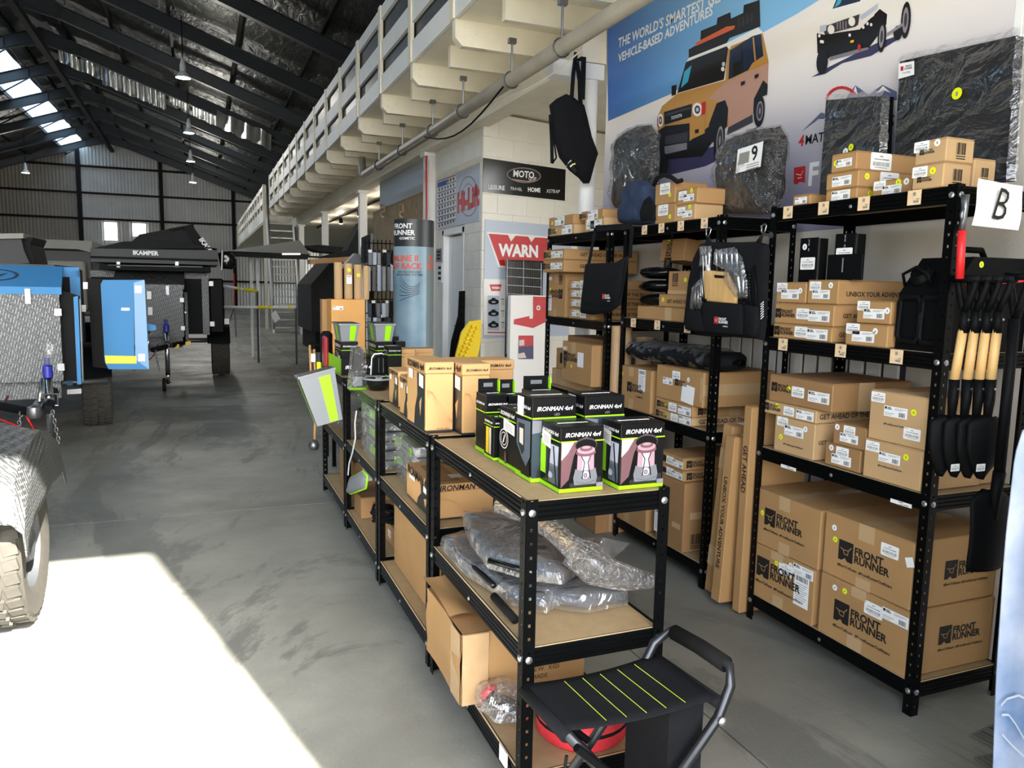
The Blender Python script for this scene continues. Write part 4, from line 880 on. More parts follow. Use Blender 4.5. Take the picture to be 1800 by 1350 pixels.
q.words("THE WORLD'S SMARTEST GEAR", (1087, 76), (1288, -18), 'white_print', bold=.022); q.words('VEHICLE-BASED ADVENTURES', (1087, 103), (1253, 17), 'white_print', bold=.022)
q.done(); q = pr_on('printed_mountains'); q.lay = 3
A([(236, 918), (370, 785), (420, 800), (395, 830), (350, 830), (330, 850), (300, 870)], 'p_mount'); A([(540, 690), (610, 595), (700, 660), (800, 592), (900, 640), (900, 700)], 'p_mount'); A([(585, 660), (612, 600), (625, 660), (605, 640)], 'p_white'); A([(760, 650), (802, 600), (860, 650), (810, 630)], 'p_white')
for i in range(9):
    a0, a1 = 2.9-i*.27, 2.9-(i+1)*.27
    A([(515+120*math.cos(a0), 720-120*math.sin(a0)), (515+120*math.cos(a1), 720-120*math.sin(a1)), (515+100*math.cos(a1), 720-100*math.sin(a1)), (515+100*math.cos(a0), 720-100*math.sin(a0))], 'p_red')
q.done(); q = pr_on('printed_words'); q.lay = 3
q.words('4', c4(214, 985), c4(252, 980), 'red_print', bold=.03); q.words('MAT', c4(262, 978), c4(392, 952), 'black_print', bold=.02); q.words('S', c4(846, 848), c4(882, 842), 'black_print', bold=.0)
q.done(); q = pr_on('printed_emblem'); q.lay = 3
A([(182, 1170), (262, 1158), (258, 1275), (222, 1268), (205, 1285), (180, 1285)], 'p_red'); q.words('F', c4(285, 1218), c4(352, 1208), 'white_print', bold=.03)
for a, c_ in (((195, 1215), (230, 1222)), ((230, 1222), (245, 1192)), ((205, 1245), (235, 1238))): A([(a[0], a[1]-3), (c_[0], c_[1]-3), (c_[0], c_[1]+3), (a[0], a[1]+3)], 'p_white')
q.done()
# ---------------------------------------------------------------- signs on the block wall in the recess
def PWp(px, py, off=0.0):
    d = FWD+(px-900)/F_PX*RGT-(py-675)/F_PX*UPV; o = CN+WN*off
    return EYE+d*((o-EYE).dot(WN)/d.dot(WN))
def wall_sign(name, label, corners, off, th, m, cat='sign'):
    t = thing(name, label, cat, PWp(*corners[3], off)); f = [PWp(*c, off) for c in corners]
    z0 = min(f[2].z, f[3].z); z1 = max(f[0].z, f[1].z); a = f[3]; b_ = f[2]
    a = Vector((a.x, a.y, z0)); b_ = Vector((b_.x, b_.y, z0)); up = Vector((0, 0, z1-z0)); n = WN*th
    MB().hexa([a, b_, b_-n, a-n, a+up, b_+up, b_+up-n, a+up-n]).build('board', m, t); return t
SGN = .012
def sprint(name, t, off): q = Print(name, t, lambda px, py, l=0: PWp(px, py, off+.0006*l)); q.normal = WN.copy(); return q
t = wall_sign('brand_sign', 'black landscape sign with a silver oval on the block wall', [(850, 282), (994, 298), (993, 348), (849, 337)], SGN, .008, 'black_gloss')
q = sprint('printed_logo', t, SGN+.001)
q.ell(921, 308, 30, 13.5, 'p_rim', rot=4); q.ell(921, 308, 28.5, 12, 'black_print', rot=4); q.poly([(898, 314), (925, 318), (946, 317), (930, 319.5), (910, 318)], 'p_pink')
q.words('MOTO', (902, 304.5), (939, 308), 'white_print', bold=.03, shear=.1); q.words('QUIP', (929, 314), (943, 315), 'white_print', bold=.0)
q.words('LEISURE', (858, 328.5), (887, 330.5), 'white_print', bold=.02); q.words('TRAVEL', (897, 331.5), (918, 333), 'white_print', bold=.0); q.words('HOME', (928, 333), (950, 334.5), 'white_print', bold=.03); q.words('XSTRAP', (960, 335.5), (984, 337), 'white_print', bold=.0, shear=.2); q.done()
t = wall_sign('brand_sign', 'large red and white winch brand poster on the block wall', [(850, 387), (1000, 398), (1000, 590), (850, 588)], SGN, .004, 'p_lite', 'poster')
C1 = lambda x, y: (540+x/4.219, 380+y/4.219)
q = sprint('printed_logo', t, SGN+.001); q.lay = 2
q.poly([(1330, 115), (1495, 128), (1772, 150), (1800, 152), (1800, 400), (1418, 378)], 'p_white', C1)
q.poly([(1345, 130), (1490, 140), (1512, 188), (1545, 145), (1640, 152), (1662, 192), (1690, 157), (1772, 162), (1800, 165), (1790, 385), (1430, 366)], 'p_red', C1)
q.words('WARN', C1(1418, 250), C1(1712, 262), 'white_print', bold=.045)
q.poly([(1310, 465), (1500, 470), (1500, 885), (1310, 880)], 'p_white', C1)
q.poly([(1352, 506), (1442, 506), (1430, 555), (1365, 555)], 'p_red', C1); q.words('WARN', C1(1368, 531), C1(1430, 532), 'white_print', bold=.04)
for y in (633, 720, 805):
    q.poly([(1338, y-45), (1422, y-43), (1422, y+42), (1338, y+40)], 'p_lite', C1); q.poly([(1343, y-8), (1365, y-18), (1372, y-28), (1392, y-28), (1398, y-18), (1420, y-8), (1420, y+12), (1400, y+22), (1364, y+22), (1343, y+12)], 'black_print', C1)
    q.poly([(1368, y-2), (1398, y-2), (1396, y+10), (1370, y+10)], 'p_lite', C1); q.poly([(1438, y-20), (1462, y-20), (1462, y-14), (1438, y-14)], 'black_print', C1)
    for j in range(4): q.poly([(1442, y-6+j*9), (1460, y-6+j*9), (1460, y-3+j*9), (1442, y-3+j*9)], 'grey_print', C1)
q.poly([(1338, 858), (1470, 860), (1470, 868), (1338, 866)], 'p_red', C1); q.done()
# solar panel and red/white display board leaning there
Qs = [(891, 456), (952, 462), (951, 625), (890, 622)]
t = wall_sign('solar_panel', 'black solar panel with white grid lines leaning on the block wall', Qs, .10, .03, 'black_gloss', 'solar panel')
q = sprint('grid_lines', t, .101)
for x in (0, .48, 1):
    q.poly([(891+60*x, 456+6*x), (892.2+60*x, 456+6*x), (891.2+60*x, 622+3*x), (890+60*x, 622+3*x)], 'p_lite')
for j in range(11):
    y = 470+j*15.2; q.poly([(891, y), (951, y+4), (951, y+4.9), (891, y+.9)], 'p_lite')
for j in range(22):
    x = 894+j*2.6; q.poly([(x, 460), (x+.4, 460), (x+.4, 622), (x, 622)], 'grey_print')
q.done()
MB().hexa([PWp(887, 456, .06), PWp(900, 457, .06), PWp(900, 457, .045), PWp(887, 456, .045), PWp(889, 476, .06)+Vector((0, 0, 0)), PWp(901, 476, .06), PWp(901, 476, .045), PWp(889, 476, .045)]).build('corner_card', 'kraft', t)
t = wall_sign('display_board', 'white board with red printed shelves standing before the solar panel', [(896, 519), (958, 522), (957, 742), (894, 736)], .30, .05, 'p_white', 'display')
q = sprint('printed_picture', t, .301); q.lay = 2
q.poly([(1675, 595), (1800, 600), (1800, 765), (1675, 760)], 'p_red', C1); q.poly([(1535, 765), (1650, 740), (1800, 770), (1675, 830), (1530, 800)], 'p_red', C1)
q.poly([(1568, 890), (1678, 885), (1678, 1060), (1565, 1060)], 'p_shadow', C1); q.poly([(1570, 885), (1676, 885), (1676, 960), (1570, 970)], 'p_red', C1); q.poly([(1572, 920), (1610, 915), (1610, 958), (1572, 962)], 'p_sand', C1); q.poly([(1565, 1020), (1610, 1010), (1625, 1050), (1560, 1055)], 'p_sand', C1)
q.poly([(1650, 720), (1668, 690), (1676, 720), (1672, 760), (1648, 760)], 'p_white', C1); q.words('O', C1(1700, 680), C1(1730, 680), 'white_print', bold=.05); q.done()
# ---------------------------------------------------------------- hi-lift sign board and door plates on the side wall (faces the aisle)
def XS(px, py, l=0): return P(px, py, x=2.785-.0006*l)
t = thing('brand_sign', 'pale board with red jack lettering and parts chart above the doorway', 'sign', (2.79, 8.7, 2.18))
MB().box(2.786, 2.793, 7.88, 9.52, 2.185, 2.79).build('board', 'p_lite', t)
q = Print('printed_logo', t, XS); q.normal = Vector((-1, 0, 0)); q.lay = 1
q.ell(823.5, 345, 17, 36, 'grey_print', rot=0); q.ell(823.5, 345, 15.8, 34, 'p_lite')
q.ell(823.5, 346, 11, 24, 'grey_print'); q.ell(823.5, 346, 10.2, 22.5, 'p_lite')
q.poly([(803, 347), (843, 330), (843, 358), (805, 372)], 'p_lite'); q.words('Hi-Lift', (804, 357), (843, 341), 'red_print', bold=.06)
q.poly([(768, 316), (802, 304), (802, 391), (768, 404)], 'p_white')
for j in range(8):
    y = 318+j*10.6
    q.poly([(769, y), (801.5, y-11.5+j*.35), (801.5, y-10+j*.35), (769, y+1.8)], 'p_blue1')
    for i in range(6):
        x = 771+i*5; yy = y+3-i*1.75; q.poly([(x, yy), (x+2.4, yy-.8), (x+2.2, yy+4.4), (x+.4, yy+4.8)], 'p_black')
q.poly([(769, 322), (785, 316), (785, 324), (769, 330)], 'p_blue1'); q.done()
for k, (a, c, l) in enumerate((((767, 438), (776, 459), 'small grey printed plate beside the doorway'), ((769, 463), (777, 497), 'upright printed plate below the grey one beside the doorway'))):
    p0, p1 = P(a[0], a[1], x=2.785), P(c[0], c[1], x=2.785); t = thing('door_plate', l, 'sign', (2.79, p1.y, p1.z))
    MB().box(2.782, 2.79, p1.y, p0.y, p1.z, p0.z).build('plate', 'white_print' if k else 'p_grey', t)
    w = p0.y-p1.y; h = p0.z-p1.z; b = MB()
    for j in range(3): b.box(2.7812, 2.782, p1.y+w*.2, p0.y-w*.2, p1.z+h*(.15+.27*j), p1.z+h*(.3+.27*j))
    b.build('printed_marks', 'black_print', t)
# ---------------------------------------------------------------- curved brand display column
cx, cy = P(727, 560, y=7.0).x, 7.0; hz = P(727, 388, y=7.0).z; rad = .185
t = thing('display_column', 'round blue and black advertising column beyond the counters', 'display', (cx, cy, 0))
mat('ad_dark', '#2b2f34', .4); mat('ad_blue', '#6f93ad', .4, var=.15, scale=2, col2='#9fb6bf'); mat('ad_grey', '#6c7a7c', .4, var=.1, scale=2)
zs = P(727, 433, y=7.0-rad).z
MB().lathe([(rad, 0), (rad, zs)], 40, c=(cx, cy, 0)).build('lower_wrap', 'ad_blue', t, 30); MB().lathe([(rad+.001, zs), (rad+.001, hz)], 40, c=(cx, cy, 0)).build('upper_wrap', 'ad_dark', t, 30)
MB().grid(lambda u, v: (cx+(rad+.0015)*math.cos(-1.15+u*1.3), cy+(rad+.0015)*math.sin(-1.15+u*1.3), zs*v), 12, 3).build('side_wrap', 'ad_grey', t, True)
def on_col(txt, a0, z, h, m, **k):
    me, tw, th = text_mesh(txt, m, **k); s = h/th; nm = bpy.data.meshes.new('lettering'); vs = []
    for v in me.vertices:
        a = a0+v.co.x*s/rad; vs.append((cx+(rad+.003)*math.cos(a), cy+(rad+.003)*math.sin(a), z+v.co.y*s))
    nm.from_pydata(vs, [], [tuple(p.vertices) for p in me.polygons]); nm.materials.append(M(m)); o = bpy.data.objects.new('printed_words', nm); COL.objects.link(o); attach(o, t)
D_ = -math.pi/2
on_col('FRONT\nRUNNER', D_-.86, hz-.09, .105, 'white_print', bold=.03); on_col('•DOMETIC', D_-.62, hz-.17, .024, 'white_print', bold=.02)
mat('coral', '#d8573f', .5); on_col('SLIMLINE II\nROOF RACK', D_-.95, zs-.14, .125, 'coral', bold=.03); on_col('SL\nRO', D_+.72, zs-.14, .125, 'coral', bold=.03)
on_col('AND ACCESSORIES\nMOUNTING SYSTEMS', D_-.5, zs-.24, .045, 'ad_dark', bold=.01)
b = MB()
for j in range(6):
    z0 = zs-.42+j*.02
    b.grid(lambda u, v: (cx+(rad+.002)*math.cos(D_-1.0+u*1.05), cy+(rad+.002)*math.sin(D_-1.0+u*1.05), z0-.03*j*u*(1-u)*2+.14*(1-u)*(j/5-.5)+v*.006), 12, 2)
b.build('printed_lines', 'ad_dark', t)
for a in (-.5, -.1, .45):
    b = MB(); b.add([(cx+(rad+.002)*math.cos(D_+a+.12*math.cos(i*.3927)), cy+(rad+.002)*math.sin(D_+a+.12*math.cos(i*.3927)), .62+.025*math.sin(i*.3927)) for i in range(16)]+[(cx+(rad+.002)*math.cos(D_+a+.10*math.cos(i*.3927)), cy+(rad+.002)*math.sin(D_+a+.10*math.cos(i*.3927)), .62+.021*math.sin(i*.3927)) for i in range(16)], [(i, (i+1) % 16, 16+(i+1) % 16, 16+i) for i in range(16)])
    b.build('printed_ring', 'grey_print', t)
# ================================================================ hanging goods, leaning panels, shovels
def puff(pts, nrm, t, rings=((1, 0), (.93, .55), (.75, .85), (.45, 1), (.1, 1.02)), back=True, m=None, b=None, wr=.0):
    """cushion-like solid over a star-shaped outline (3D points), bulging by t along nrm and a little behind"""
    b = b or MB(); c = sum((Vector(p) for p in pts), Vector())/len(pts); n = len(pts); nrm = Vector(nrm)
    for sgn in ((1, -.35) if back else (1,)):
        vs = []; fs = []
        for k, (s, h) in enumerate(rings):
            for i, p in enumerate(pts):
                p = c+(Vector(p)-c)*s; w = wr*noise3(tuple(p), 14)*(h > .1)
                vs.append(tuple(p+nrm*(t*h*sgn+w)))
        for k in range(len(rings)-1):
            for i in range(n):
                a = (k*n+i, k*n+(i+1) % n, (k+1)*n+(i+1) % n, (k+1)*n+i); fs.append(a if sgn > 0 else a[::-1])
        l = (len(rings)-1)*n; fs.append(tuple(range(l, l+n)) if sgn > 0 else tuple(range(l, l+n))[::-1])
        b.add(vs, fs, m)
    return b
def dense(pts, n=4):
    out = []
    for i in range(len(pts)):
        a, c = Vector(pts[i]), Vector(pts[(i+1) % len(pts)])
        for k in range(n): out.append(a.lerp(c, k/n))
    return out
def slab(pts_yz, x0, x1, b=None, m=None):
    b = b or MB(); return b.prism(pts_yz, x0, x1, 'x', m)
def yz(pts, x, tr=None): return [(P(*(tr(*p) if tr else p), x=x).y, P(*(tr(*p) if tr else p), x=x).z) for p in pts]
C2 = lambda x, y: (940+x/4.219, 330+y/4.219)
# -- shoulder bag hung between far and middle rack
XB = 2.235
t = thing('shoulder_bag', 'flat black shoulder bag hung by its strap at the far rack', 'bag', P(1060, 553, x=XB))
bag = [C2(*p) for p in ((385, 562), (600, 556), (700, 500), (690, 560), (655, 780), (640, 868), (560, 925), (430, 942), (345, 930), (350, 860), (370, 700))]
puff(dense([P(*p, x=XB) for p in bag], 3), (-1, 0, 0), .035).build('body', 'black_canvas', t, True)
fl_ = [C2(*p) for p in ((388, 566), (600, 560), (665, 540), (640, 760), (610, 840), (520, 885), (375, 880), (352, 850))]
puff(dense([P(*p, x=XB-.028) for p in fl_], 3), (-1, 0, 0), .02, back=False).build('flap', 'black_canvas', t, True)
for a, c in (((448, 300), (398, 575)), ((718, 285), (705, 520)), ((448, 300), (718, 285))):
    pa, pc = P(*C2(*a), x=XB), P(*C2(*c), x=XB); d = (pc-pa).normalized(); s = Vector((1, 0, 0)).cross(d)*.016
    MB().hexa([pa-s, pa+s, pa+s+Vector((.004, 0, 0)), pa-s+Vector((.004, 0, 0)), pc-s, pc+s, pc+s+Vector((.004, 0, 0)), pc-s+Vector((.004, 0, 0))]).build('strap', 'black_canvas', t)
for a in ((448, 300), (718, 285)):
    pa = P(*C2(*a), x=XB); MB().box(XB-.002, 2.297, pa.y-.016, pa.y+.016, pa.z-.003, pa.z+.001).build('strap', 'black_canvas', t)
c = P(*C2(530, 808), x=XB-.05); o = inst(PR['logow'], 'printed_logo', None, T(c) @ RZ(-90) @ RX(90) @ SCL(.1)); attach(o, t)
# -- cutlery roll hung across the gap by two snap hooks
XC = 2.262
t = thing('cutlery_roll', 'black hanging kitchen roll with cutlery and board between two racks', 'utensil roll', P(1270, 600, x=XC))
rl = [C2(*p) for p in ((1240, 415), (1290, 402), (1480, 405), (1650, 400), (1735, 420), (1745, 470), (1735, 700), (1722, 1000), (1705, 1135), (1640, 1120), (1300, 1095), (1130, 1055), (1118, 1000), (1150, 700), (1190, 520))]
puff(dense([P(*p, x=XC) for p in rl], 3), (-1, 0, 0), .025, rings=((1, 0), (.97, .7), (.9, 1), (.5, 1.0), (.1, 1.0))).build('panel', 'black_cloth', t, True)
XC2 = XC-.027
def pad(name, pts, m, dx=.0, th=.012, parent=t, bev=True):
    pp_ = [C2(*p) for p in pts]
    return puff(dense([P(*p, x=XC2-dx) for p in pp_], 2), (-1, 0, 0), th, rings=((1, 0), (.97, .8), (.9, 1), (.3, 1)), back=False).build(name, m, parent, True)
pad('cutting_board', ((1262, 615), (1300, 612), (1435, 625), (1440, 640), (1505, 760), (1505, 860), (1270, 845), (1258, 700)), 'wood_handle', .004, .012)
pad('board_slot', ((1330, 645), (1412, 652), (1405, 672), (1335, 668)), 'black_cloth', .0175, .002)
pad('pocket', ((1270, 845), (1510, 862), (1560, 860), (1560, 1090), (1290, 1075), (1262, 1000)), 'black_cloth', .006, .022)
pad('pocket', ((1150, 905), (1232, 910), (1262, 960), (1275, 1070), (1130, 1050), (1120, 990)), 'black_cloth', .004, .018)
pad('pocket', ((1575, 865), (1660, 880), (1670, 1000), (1650, 1110), (1575, 1095)), 'black_cloth', .004, .02)
for a, c in (((1240, 820), (1275, 840)), ((1510, 840), (1560, 870))): pad('loop', ((a[0], a[1]), (c[0], a[1]+4), (c[0], c[1]), (a[0], c[1]-4)), 'black_plastic', .016, .006)
def stick(name, pts, r, m, dx=.012, n=6): return MB().tube([P(*C2(*p), x=XC2-dx) for p in pts], [q*.001 for q in r] if isinstance(r, list) else r, n).build(name, m, t, True)
for k in range(3): stick('fork', ((1238+k*26, 440), (1248+k*24, 520), (1250+k*20, 600), (1245+k*16, 840)), [8, 10, 3, 4], 'chrome')
for k in range(5):
    x = 1345+k*38; stick('spoon', ((x, 455), (x+2, 500), (x+4, 540), (x+6, 615)), [4, 14, 8, 3], 'chrome')
stick('knife', ((1262, 560), (1285, 590), (1292, 615)), [3, 12, 8], 'white_print'); stick('knife', ((1235, 620), (1250, 860)), .006, 'chrome'); stick('knife', ((1195, 720), (1185, 905)), [4, 9], 'chrome'); stick('knife', ((1215, 720), (1210, 905)), [4, 9], 'chrome')
stick('ladle', ((1500, 590), (1510, 680), (1530, 850)), [16, 18, 5], 'chrome'); stick('ladle', ((1545, 600), (1545, 840)), [12, 5], 'chrome')
stick('tongs', ((1585, 620), (1590, 760), (1605, 900)), .006, 'black_plastic'); stick('tongs', ((1625, 580), (1640, 760), (1640, 920)), .006, 'black_plastic')
for k in range(9): stick('tooth', ((1582, 640+k*24), (1598, 646+k*24)), .004, 'black_gloss')
for k in range(7): MB().tube([P(*C2(1676, 865+k*18), x=XC2-.004), P(*C2(1697, 845+k*18), x=XC2-.004)], .0022, 5).build('white_stripe', 'white_print', t)
pk = [C2(*p) for p in ((1340, 460), (1480, 440), (1540, 520), (1575, 690), (1580, 820), (1500, 820), (1400, 680), (1420, 600), (1330, 560))]
puff(dense([P(*p, x=XC2-.016) for p in pk], 4), (-1, 0, 0), .02, back=False, wr=.012).build('clear_bag', 'loose_film', t, True)
pk = [C2(*p) for p in ((1230, 430), (1310, 432), (1312, 560), (1300, 600), (1225, 590))]
puff(dense([P(*p, x=XC2-.012) for p in pk], 4), (-1, 0, 0), .016, back=False, wr=.01).build('clear_bag', 'loose_film', t, True)
pk = [C2(*p) for p in ((1170, 740), (1240, 660), (1250, 850), (1225, 905), (1150, 900))]
puff(dense([P(*p, x=XC2-.008) for p in pk], 4), (-1, 0, 0), .012, back=False, wr=.01).build('clear_bag', 'loose_film', t, True)
for a, c in (((1285, 345), (1290, 405)), ((1690, 350), (1655, 405))):
    for s in (-14, 14): stick('hanging_tab', (a, (c[0]+s, c[1]+8)), .006, 'black_canvas', -.02)
for cx_, cy_ in ((1290, 325), (1700, 300)):
    ps = [P(*C2(cx_+x, cy_+y), x=XC-.012) for x, y in ((-20, 25), (-14, -18), (6, -30), (18, -20), (6, 30), (-10, 38))]
    MB().tube(ps, .0042, 6, closed=True).build('snap_hook', 'chrome', t, True)
c = P(*C2(1382, 985), x=XC2-.032); o = inst(PR['logow'], 'printed_logo', None, T(c) @ RZ(-90) @ RX(90) @ SCL(.105)); attach(o, t)
tag(MB().tube([(2.29, 2.72, 1.735), (2.25, 2.715, 1.735)], .006, 6).lathe([(.014, 0), (.014, .004)], 10, mtx=T((2.30, 2.72, 1.735)) @ RY(-90)).build('hook_bolt', 'bright_steel', base=True), 'bright hook bolt through the near rack far post', 'hook')
# -- black carry bag hanging from the column head
YH = 5.22
t = thing('carry_bag', 'black cylindrical carry bag hanging from the white column head', 'bag', P(1020, 322, y=YH))
bg_ = [c3(*p) for p in ((60, 735), (110, 690), (180, 655), (225, 675), (292, 725), (315, 800), (350, 960), (398, 1085), (375, 1160), (340, 1280), (300, 1282), (262, 1240), (200, 1190), (130, 1100), (90, 960), (80, 860))]
puff(dense([P(*p, y=YH) for p in bg_], 3), (0, -1, 0), .07, wr=.008).build('body', 'black_cloth', t, True)
for ps, w in ((((250, 365), (230, 520), (218, 690)), .03), (((255, 430), (275, 560), (280, 740)), .034), (((70, 800), (80, 1000), (82, 1140)), .026), (((82, 1140), (112, 1100), (72, 840)), .012)):
    q3 = [P(*c3(*p), y=YH-.02) for p in ps]
    for a, c in zip(q3, q3[1:]):
        d = (c-a).normalized(); s = Vector((0, 1, 0)).cross(d)*w/2; e = Vector((0, .004, 0)); MB().hexa([a-s, a+s, a+s+e, a-s+e, c-s, c+s, c+s+e, c-s+e]).build('strap', 'black_canvas', t)
MB().box(2.595, 2.635, YH-.03, 5.44, 3.141, 3.146).build('strap', 'black_canvas', t); MB().box(2.595, 2.635, YH-.03, YH-.026, 2.85, 3.146).build('strap', 'black_canvas', t)
q3 = [P(*c3(*p), y=YH-.075) for p in ((178, 1150), (215, 1125), (255, 1190), (240, 1210))]
MB().add(q3, [(0, 1, 2, 3)]).build('badge', 'black_gloss', t)
q3 = [P(*c3(*p), y=YH-.077) for p in ((228, 1150), (240, 1135), (246, 1148))]; MB().add(q3, [(0, 1, 2)]).build('badge_mark', 'yellow_dot', t)
q3 = [P(*c3(*p), y=YH-.077) for p in ((205, 1160), (228, 1140), (232, 1146), (210, 1168))]; MB().add(q3, [(0, 1, 2, 3)]).build('badge_mark', 'white_print', t)
for o_ in ((180, 1155, 212, 1118), (182, 1160, 216, 1122)): MB().tube([P(*c3(o_[0], o_[1]), y=YH-.072), P(*c3(o_[2], o_[3]), y=YH-.072)], .002, 5).build('piping', 'white_print', t)
# -- bagged black panels and sacks on the rack tops
def mk_bag():
    m = mat('bagged_black', '#101214', .12, bump=.6, bscale=9, coat=.6, stretch=(1, 1.6, .7)); return m
mk_bag()
def bagged(name, label, quad, x0, x1, th, cat, stickers=()):
    """slab leaning on the wall: foot at x0, head at x1; quad = pixel corners tl, tr, br, bl"""
    q = [P(*quad[0], x=x1), P(*quad[1], x=x1), P(*quad[2], x=x0), P(*quad[3], x=x0)]
    zb = min(q[2].z, q[3].z); t = thing(name, label, cat, ((q[2]+q[3])/2)); e = Vector((th, 0, 0))
    def surf(off, wr):
        def fn(u, v):
            p = q[3].lerp(q[2], u).lerp(q[0].lerp(q[1], u), v); n_ = wr*noise3((p.y*9+p.z*6, p.z*11-p.y*4, 1)); return p-Vector((off+n_, 0, 0))
        return fn
    b = MB().hexa([q[3], q[2], q[2]+e, q[3]+e, q[0], q[1], q[1]+e, q[0]+e]); b.build('board', 'black_plastic', t)
    MB().grid(surf(.004, .006), 24, 24).build('film', 'dark_film', t, True)
    up = (q[0]-q[3]).normalized(); sd_ = (q[1]-q[0]).normalized()
    MB().grid(lambda u, v: q[0].lerp(q[1], u)+up*(v*.03+.012*noise3((u*12, v, 3)))+Vector((-.01+.02*v, 0, 0)), 24, 3).build('film_edge', 'loose_film', t, True)
    MB().grid(lambda u, v: q[1].lerp(q[2], u)+sd_*(v*.025+.012*noise3((u*12, v, 5)))+Vector((-.01+.02*v, 0, 0)), 24, 3).build('film_edge', 'loose_film', t, True)
    for kind, u, v, w in stickers:
        p = surf(.014, 0)(u, v); o = inst(PR[kind] if kind in PR else None, 'label_sticker', None, T(p) @ RZ(-90) @ RX(90) @ SCL(w)); attach(o, t)
    return t
tl = bagged('wrapped_board', 'largest black panel in clear film leaning above the near rack', ((1582, 108), (1788, 62), (1772, 318), (1568, 336)), 2.70, 2.80, .035, 'panel', (('doty', .57, .66, .045),))
q = Print('paper_label', tl, lambda px, py, l=0: P(px, py, x=2.775-.0007*l)); q.normal = Vector((-1, 0, 0))
q.poly([(1580, 112), (1607, 107), (1607, 131), (1579, 139)], 'white_print'); q.poly([(1583, 117), (1588, 116), (1588, 124), (1583, 125)], 'red_print'); q.words('FRONT\nRUNNER', (1590, 119), (1604, 116.5), 'black_print', bold=.02); q.words('Tunnel Bag', (1586, 129), (1600, 126), 'black_print', bold=0); q.done()
bagged('wrapped_board', 'middle-sized black panel in clear film leaning above the near rack', ((1452, 176), (1553, 168), (1545, 330), (1440, 342)), 2.66, 2.77, .06, 'panel', (('doty', .55, .46, .03), ('dotw', .46, .42, .03)))
# lumpy sacks
def sack(label, pts, x, t_, film_m='clear_film', pm=None):
    q = [P(*p, x=x) for p in pts]; o = thing('bagged_sack', label, 'sack', q[0].lerp(q[-1], .5))
    puff(dense(q, 4), (-1, 0, 0), t_, wr=.02).build('core', 'black_cloth', o, True)
    c = sum(q, Vector())/len(q); q2 = [c+(p-c)*1.05 for p in q]
    puff(dense(q2, 6), (-1, 0, 0), t_*1.25, wr=.035).build('film', 'clear_film', o, True)
    return o
o = sack('black sack in crinkled clear film with a paper label, on the middle rack', ((1268, 376), (1268, 300), (1285, 245), (1330, 228), (1372, 222), (1383, 240), (1378, 330), (1368, 377)), 2.58, .09)
q = Print('paper_label', o, lambda px, py, l=0: P(px, py, x=2.455-.0007*l)); q.normal = Vector((-1, 0, 0))
q.poly([(1297, 263), (1342, 248), (1337, 293), (1293, 305)], 'white_print'); q.poly([(1300, 270), (1318, 265), (1316, 285), (1297, 291)], 'grey_print'); q.words('9', (1321, 271), (1332, 267), 'black_print', bold=.02)
for j in range(3): q.poly([(1312, 290+j*4), (1334, 284+j*4), (1334, 285.5+j*4), (1312, 291.5+j*4)], 'grey_print')
q.done()
sack('tall black sack in shiny film at the far end of the middle rack top', ((1082, 366), (1083, 300), (1088, 245), (1120, 222), (1145, 220), (1156, 236), (1157, 300), (1155, 366)), 2.62, .07)
# navy kit bag
q = [P(*C2(*p), x=2.36) for p in ((640, 262), (632, 200), (668, 110), (675, 0), (720, -40), (790, -60), (880, -20), (898, 60), (905, 180), (900, 262), (800, 278), (700, 275))]
t = thing('kit_bag', 'navy and black drawstring kit bag on the middle rack top', 'bag', (2.36, q[0].y, D3))
puff(dense(q, 4), (-1, 0, 0), .055, wr=.02).build('body', 'navy_cloth', t, True)
q = [P(*C2(*p), x=2.305) for p in ((790, 250), (780, 180), (815, 90), (850, 60), (890, 120), (900, 240))]; puff(dense(q, 3), (-1, 0, 0), .012, back=False).build('side_panel', 'black_cloth', t, True)
MB().tube([P(*C2(*p), x=2.30) for p in ((880, -20), (905, -70), (960, -95), (1010, -80), (1060, -45), (1090, -55))], .012, 7).build('handle', 'black_canvas', t, True)
# -- brackets on the near rack
for k, (px0, px1, pyt, l) in enumerate(((1405, 1437, 417, 'shorter black steel mounting bracket with a white dot standing on cartons'), (1466, 1502, 409, 'taller black steel mounting bracket with slotted foot standing on cartons'))):
    x = 2.36; z0 = (P(1417, 496, x=2.31).z if k == 0 else ZT)+.0015; y1, y0 = P(px0, 450, x=x).y, P(px1, 450, x=x).y; z1 = P(px1, pyt, x=x).z
    t = thing('mounting_bracket', l, 'bracket', (x, (y0+y1)/2, z0))
    MB().cbox(x, x+.006, y0, y1, z0, z1, .002).build('plate', 'black_plastic', t); MB().cbox(x+.006, x+.05, y0-.004, y0+.002, z0, z1-.004, .002).build('flange', 'black_plastic', t)
    if k: MB().cbox(x-.004, x, y0-.045, y1+.03, z0, z0+.10, .003).build('foot', 'black_plastic', t); MB().box(x-.0048, x-.004, (y0+y1)/2-.003, (y0+y1)/2+.003, z0+.03, z0+.085).build('slot', 'p_grey', t)
    o = inst(PR['price'], 'price_sticker', None, T((x-.0012, (y0+y1)/2, z0+(z1-z0)*(.42 if k == 0 else .55))) @ RZ(-90) @ RX(90) @ SCL(abs(y1-y0)*.8)); attach(o, t)
    for q_ in (.7, .82, .9): MB().box(x-.0008, x, (y0+y1)/2-.003, (y0+y1)/2+.003, z0+(z1-z0)*q_, z0+(z1-z0)*q_+.012).build('slot', 'p_grey', t)
    if k == 0: o = inst(PR['dotw'], 'dot_sticker', None, T((x-.0014, y1-.03, z0+(z1-z0)*.8)) @ RZ(-90) @ RX(90) @ SCL(.026)); attach(o, t)
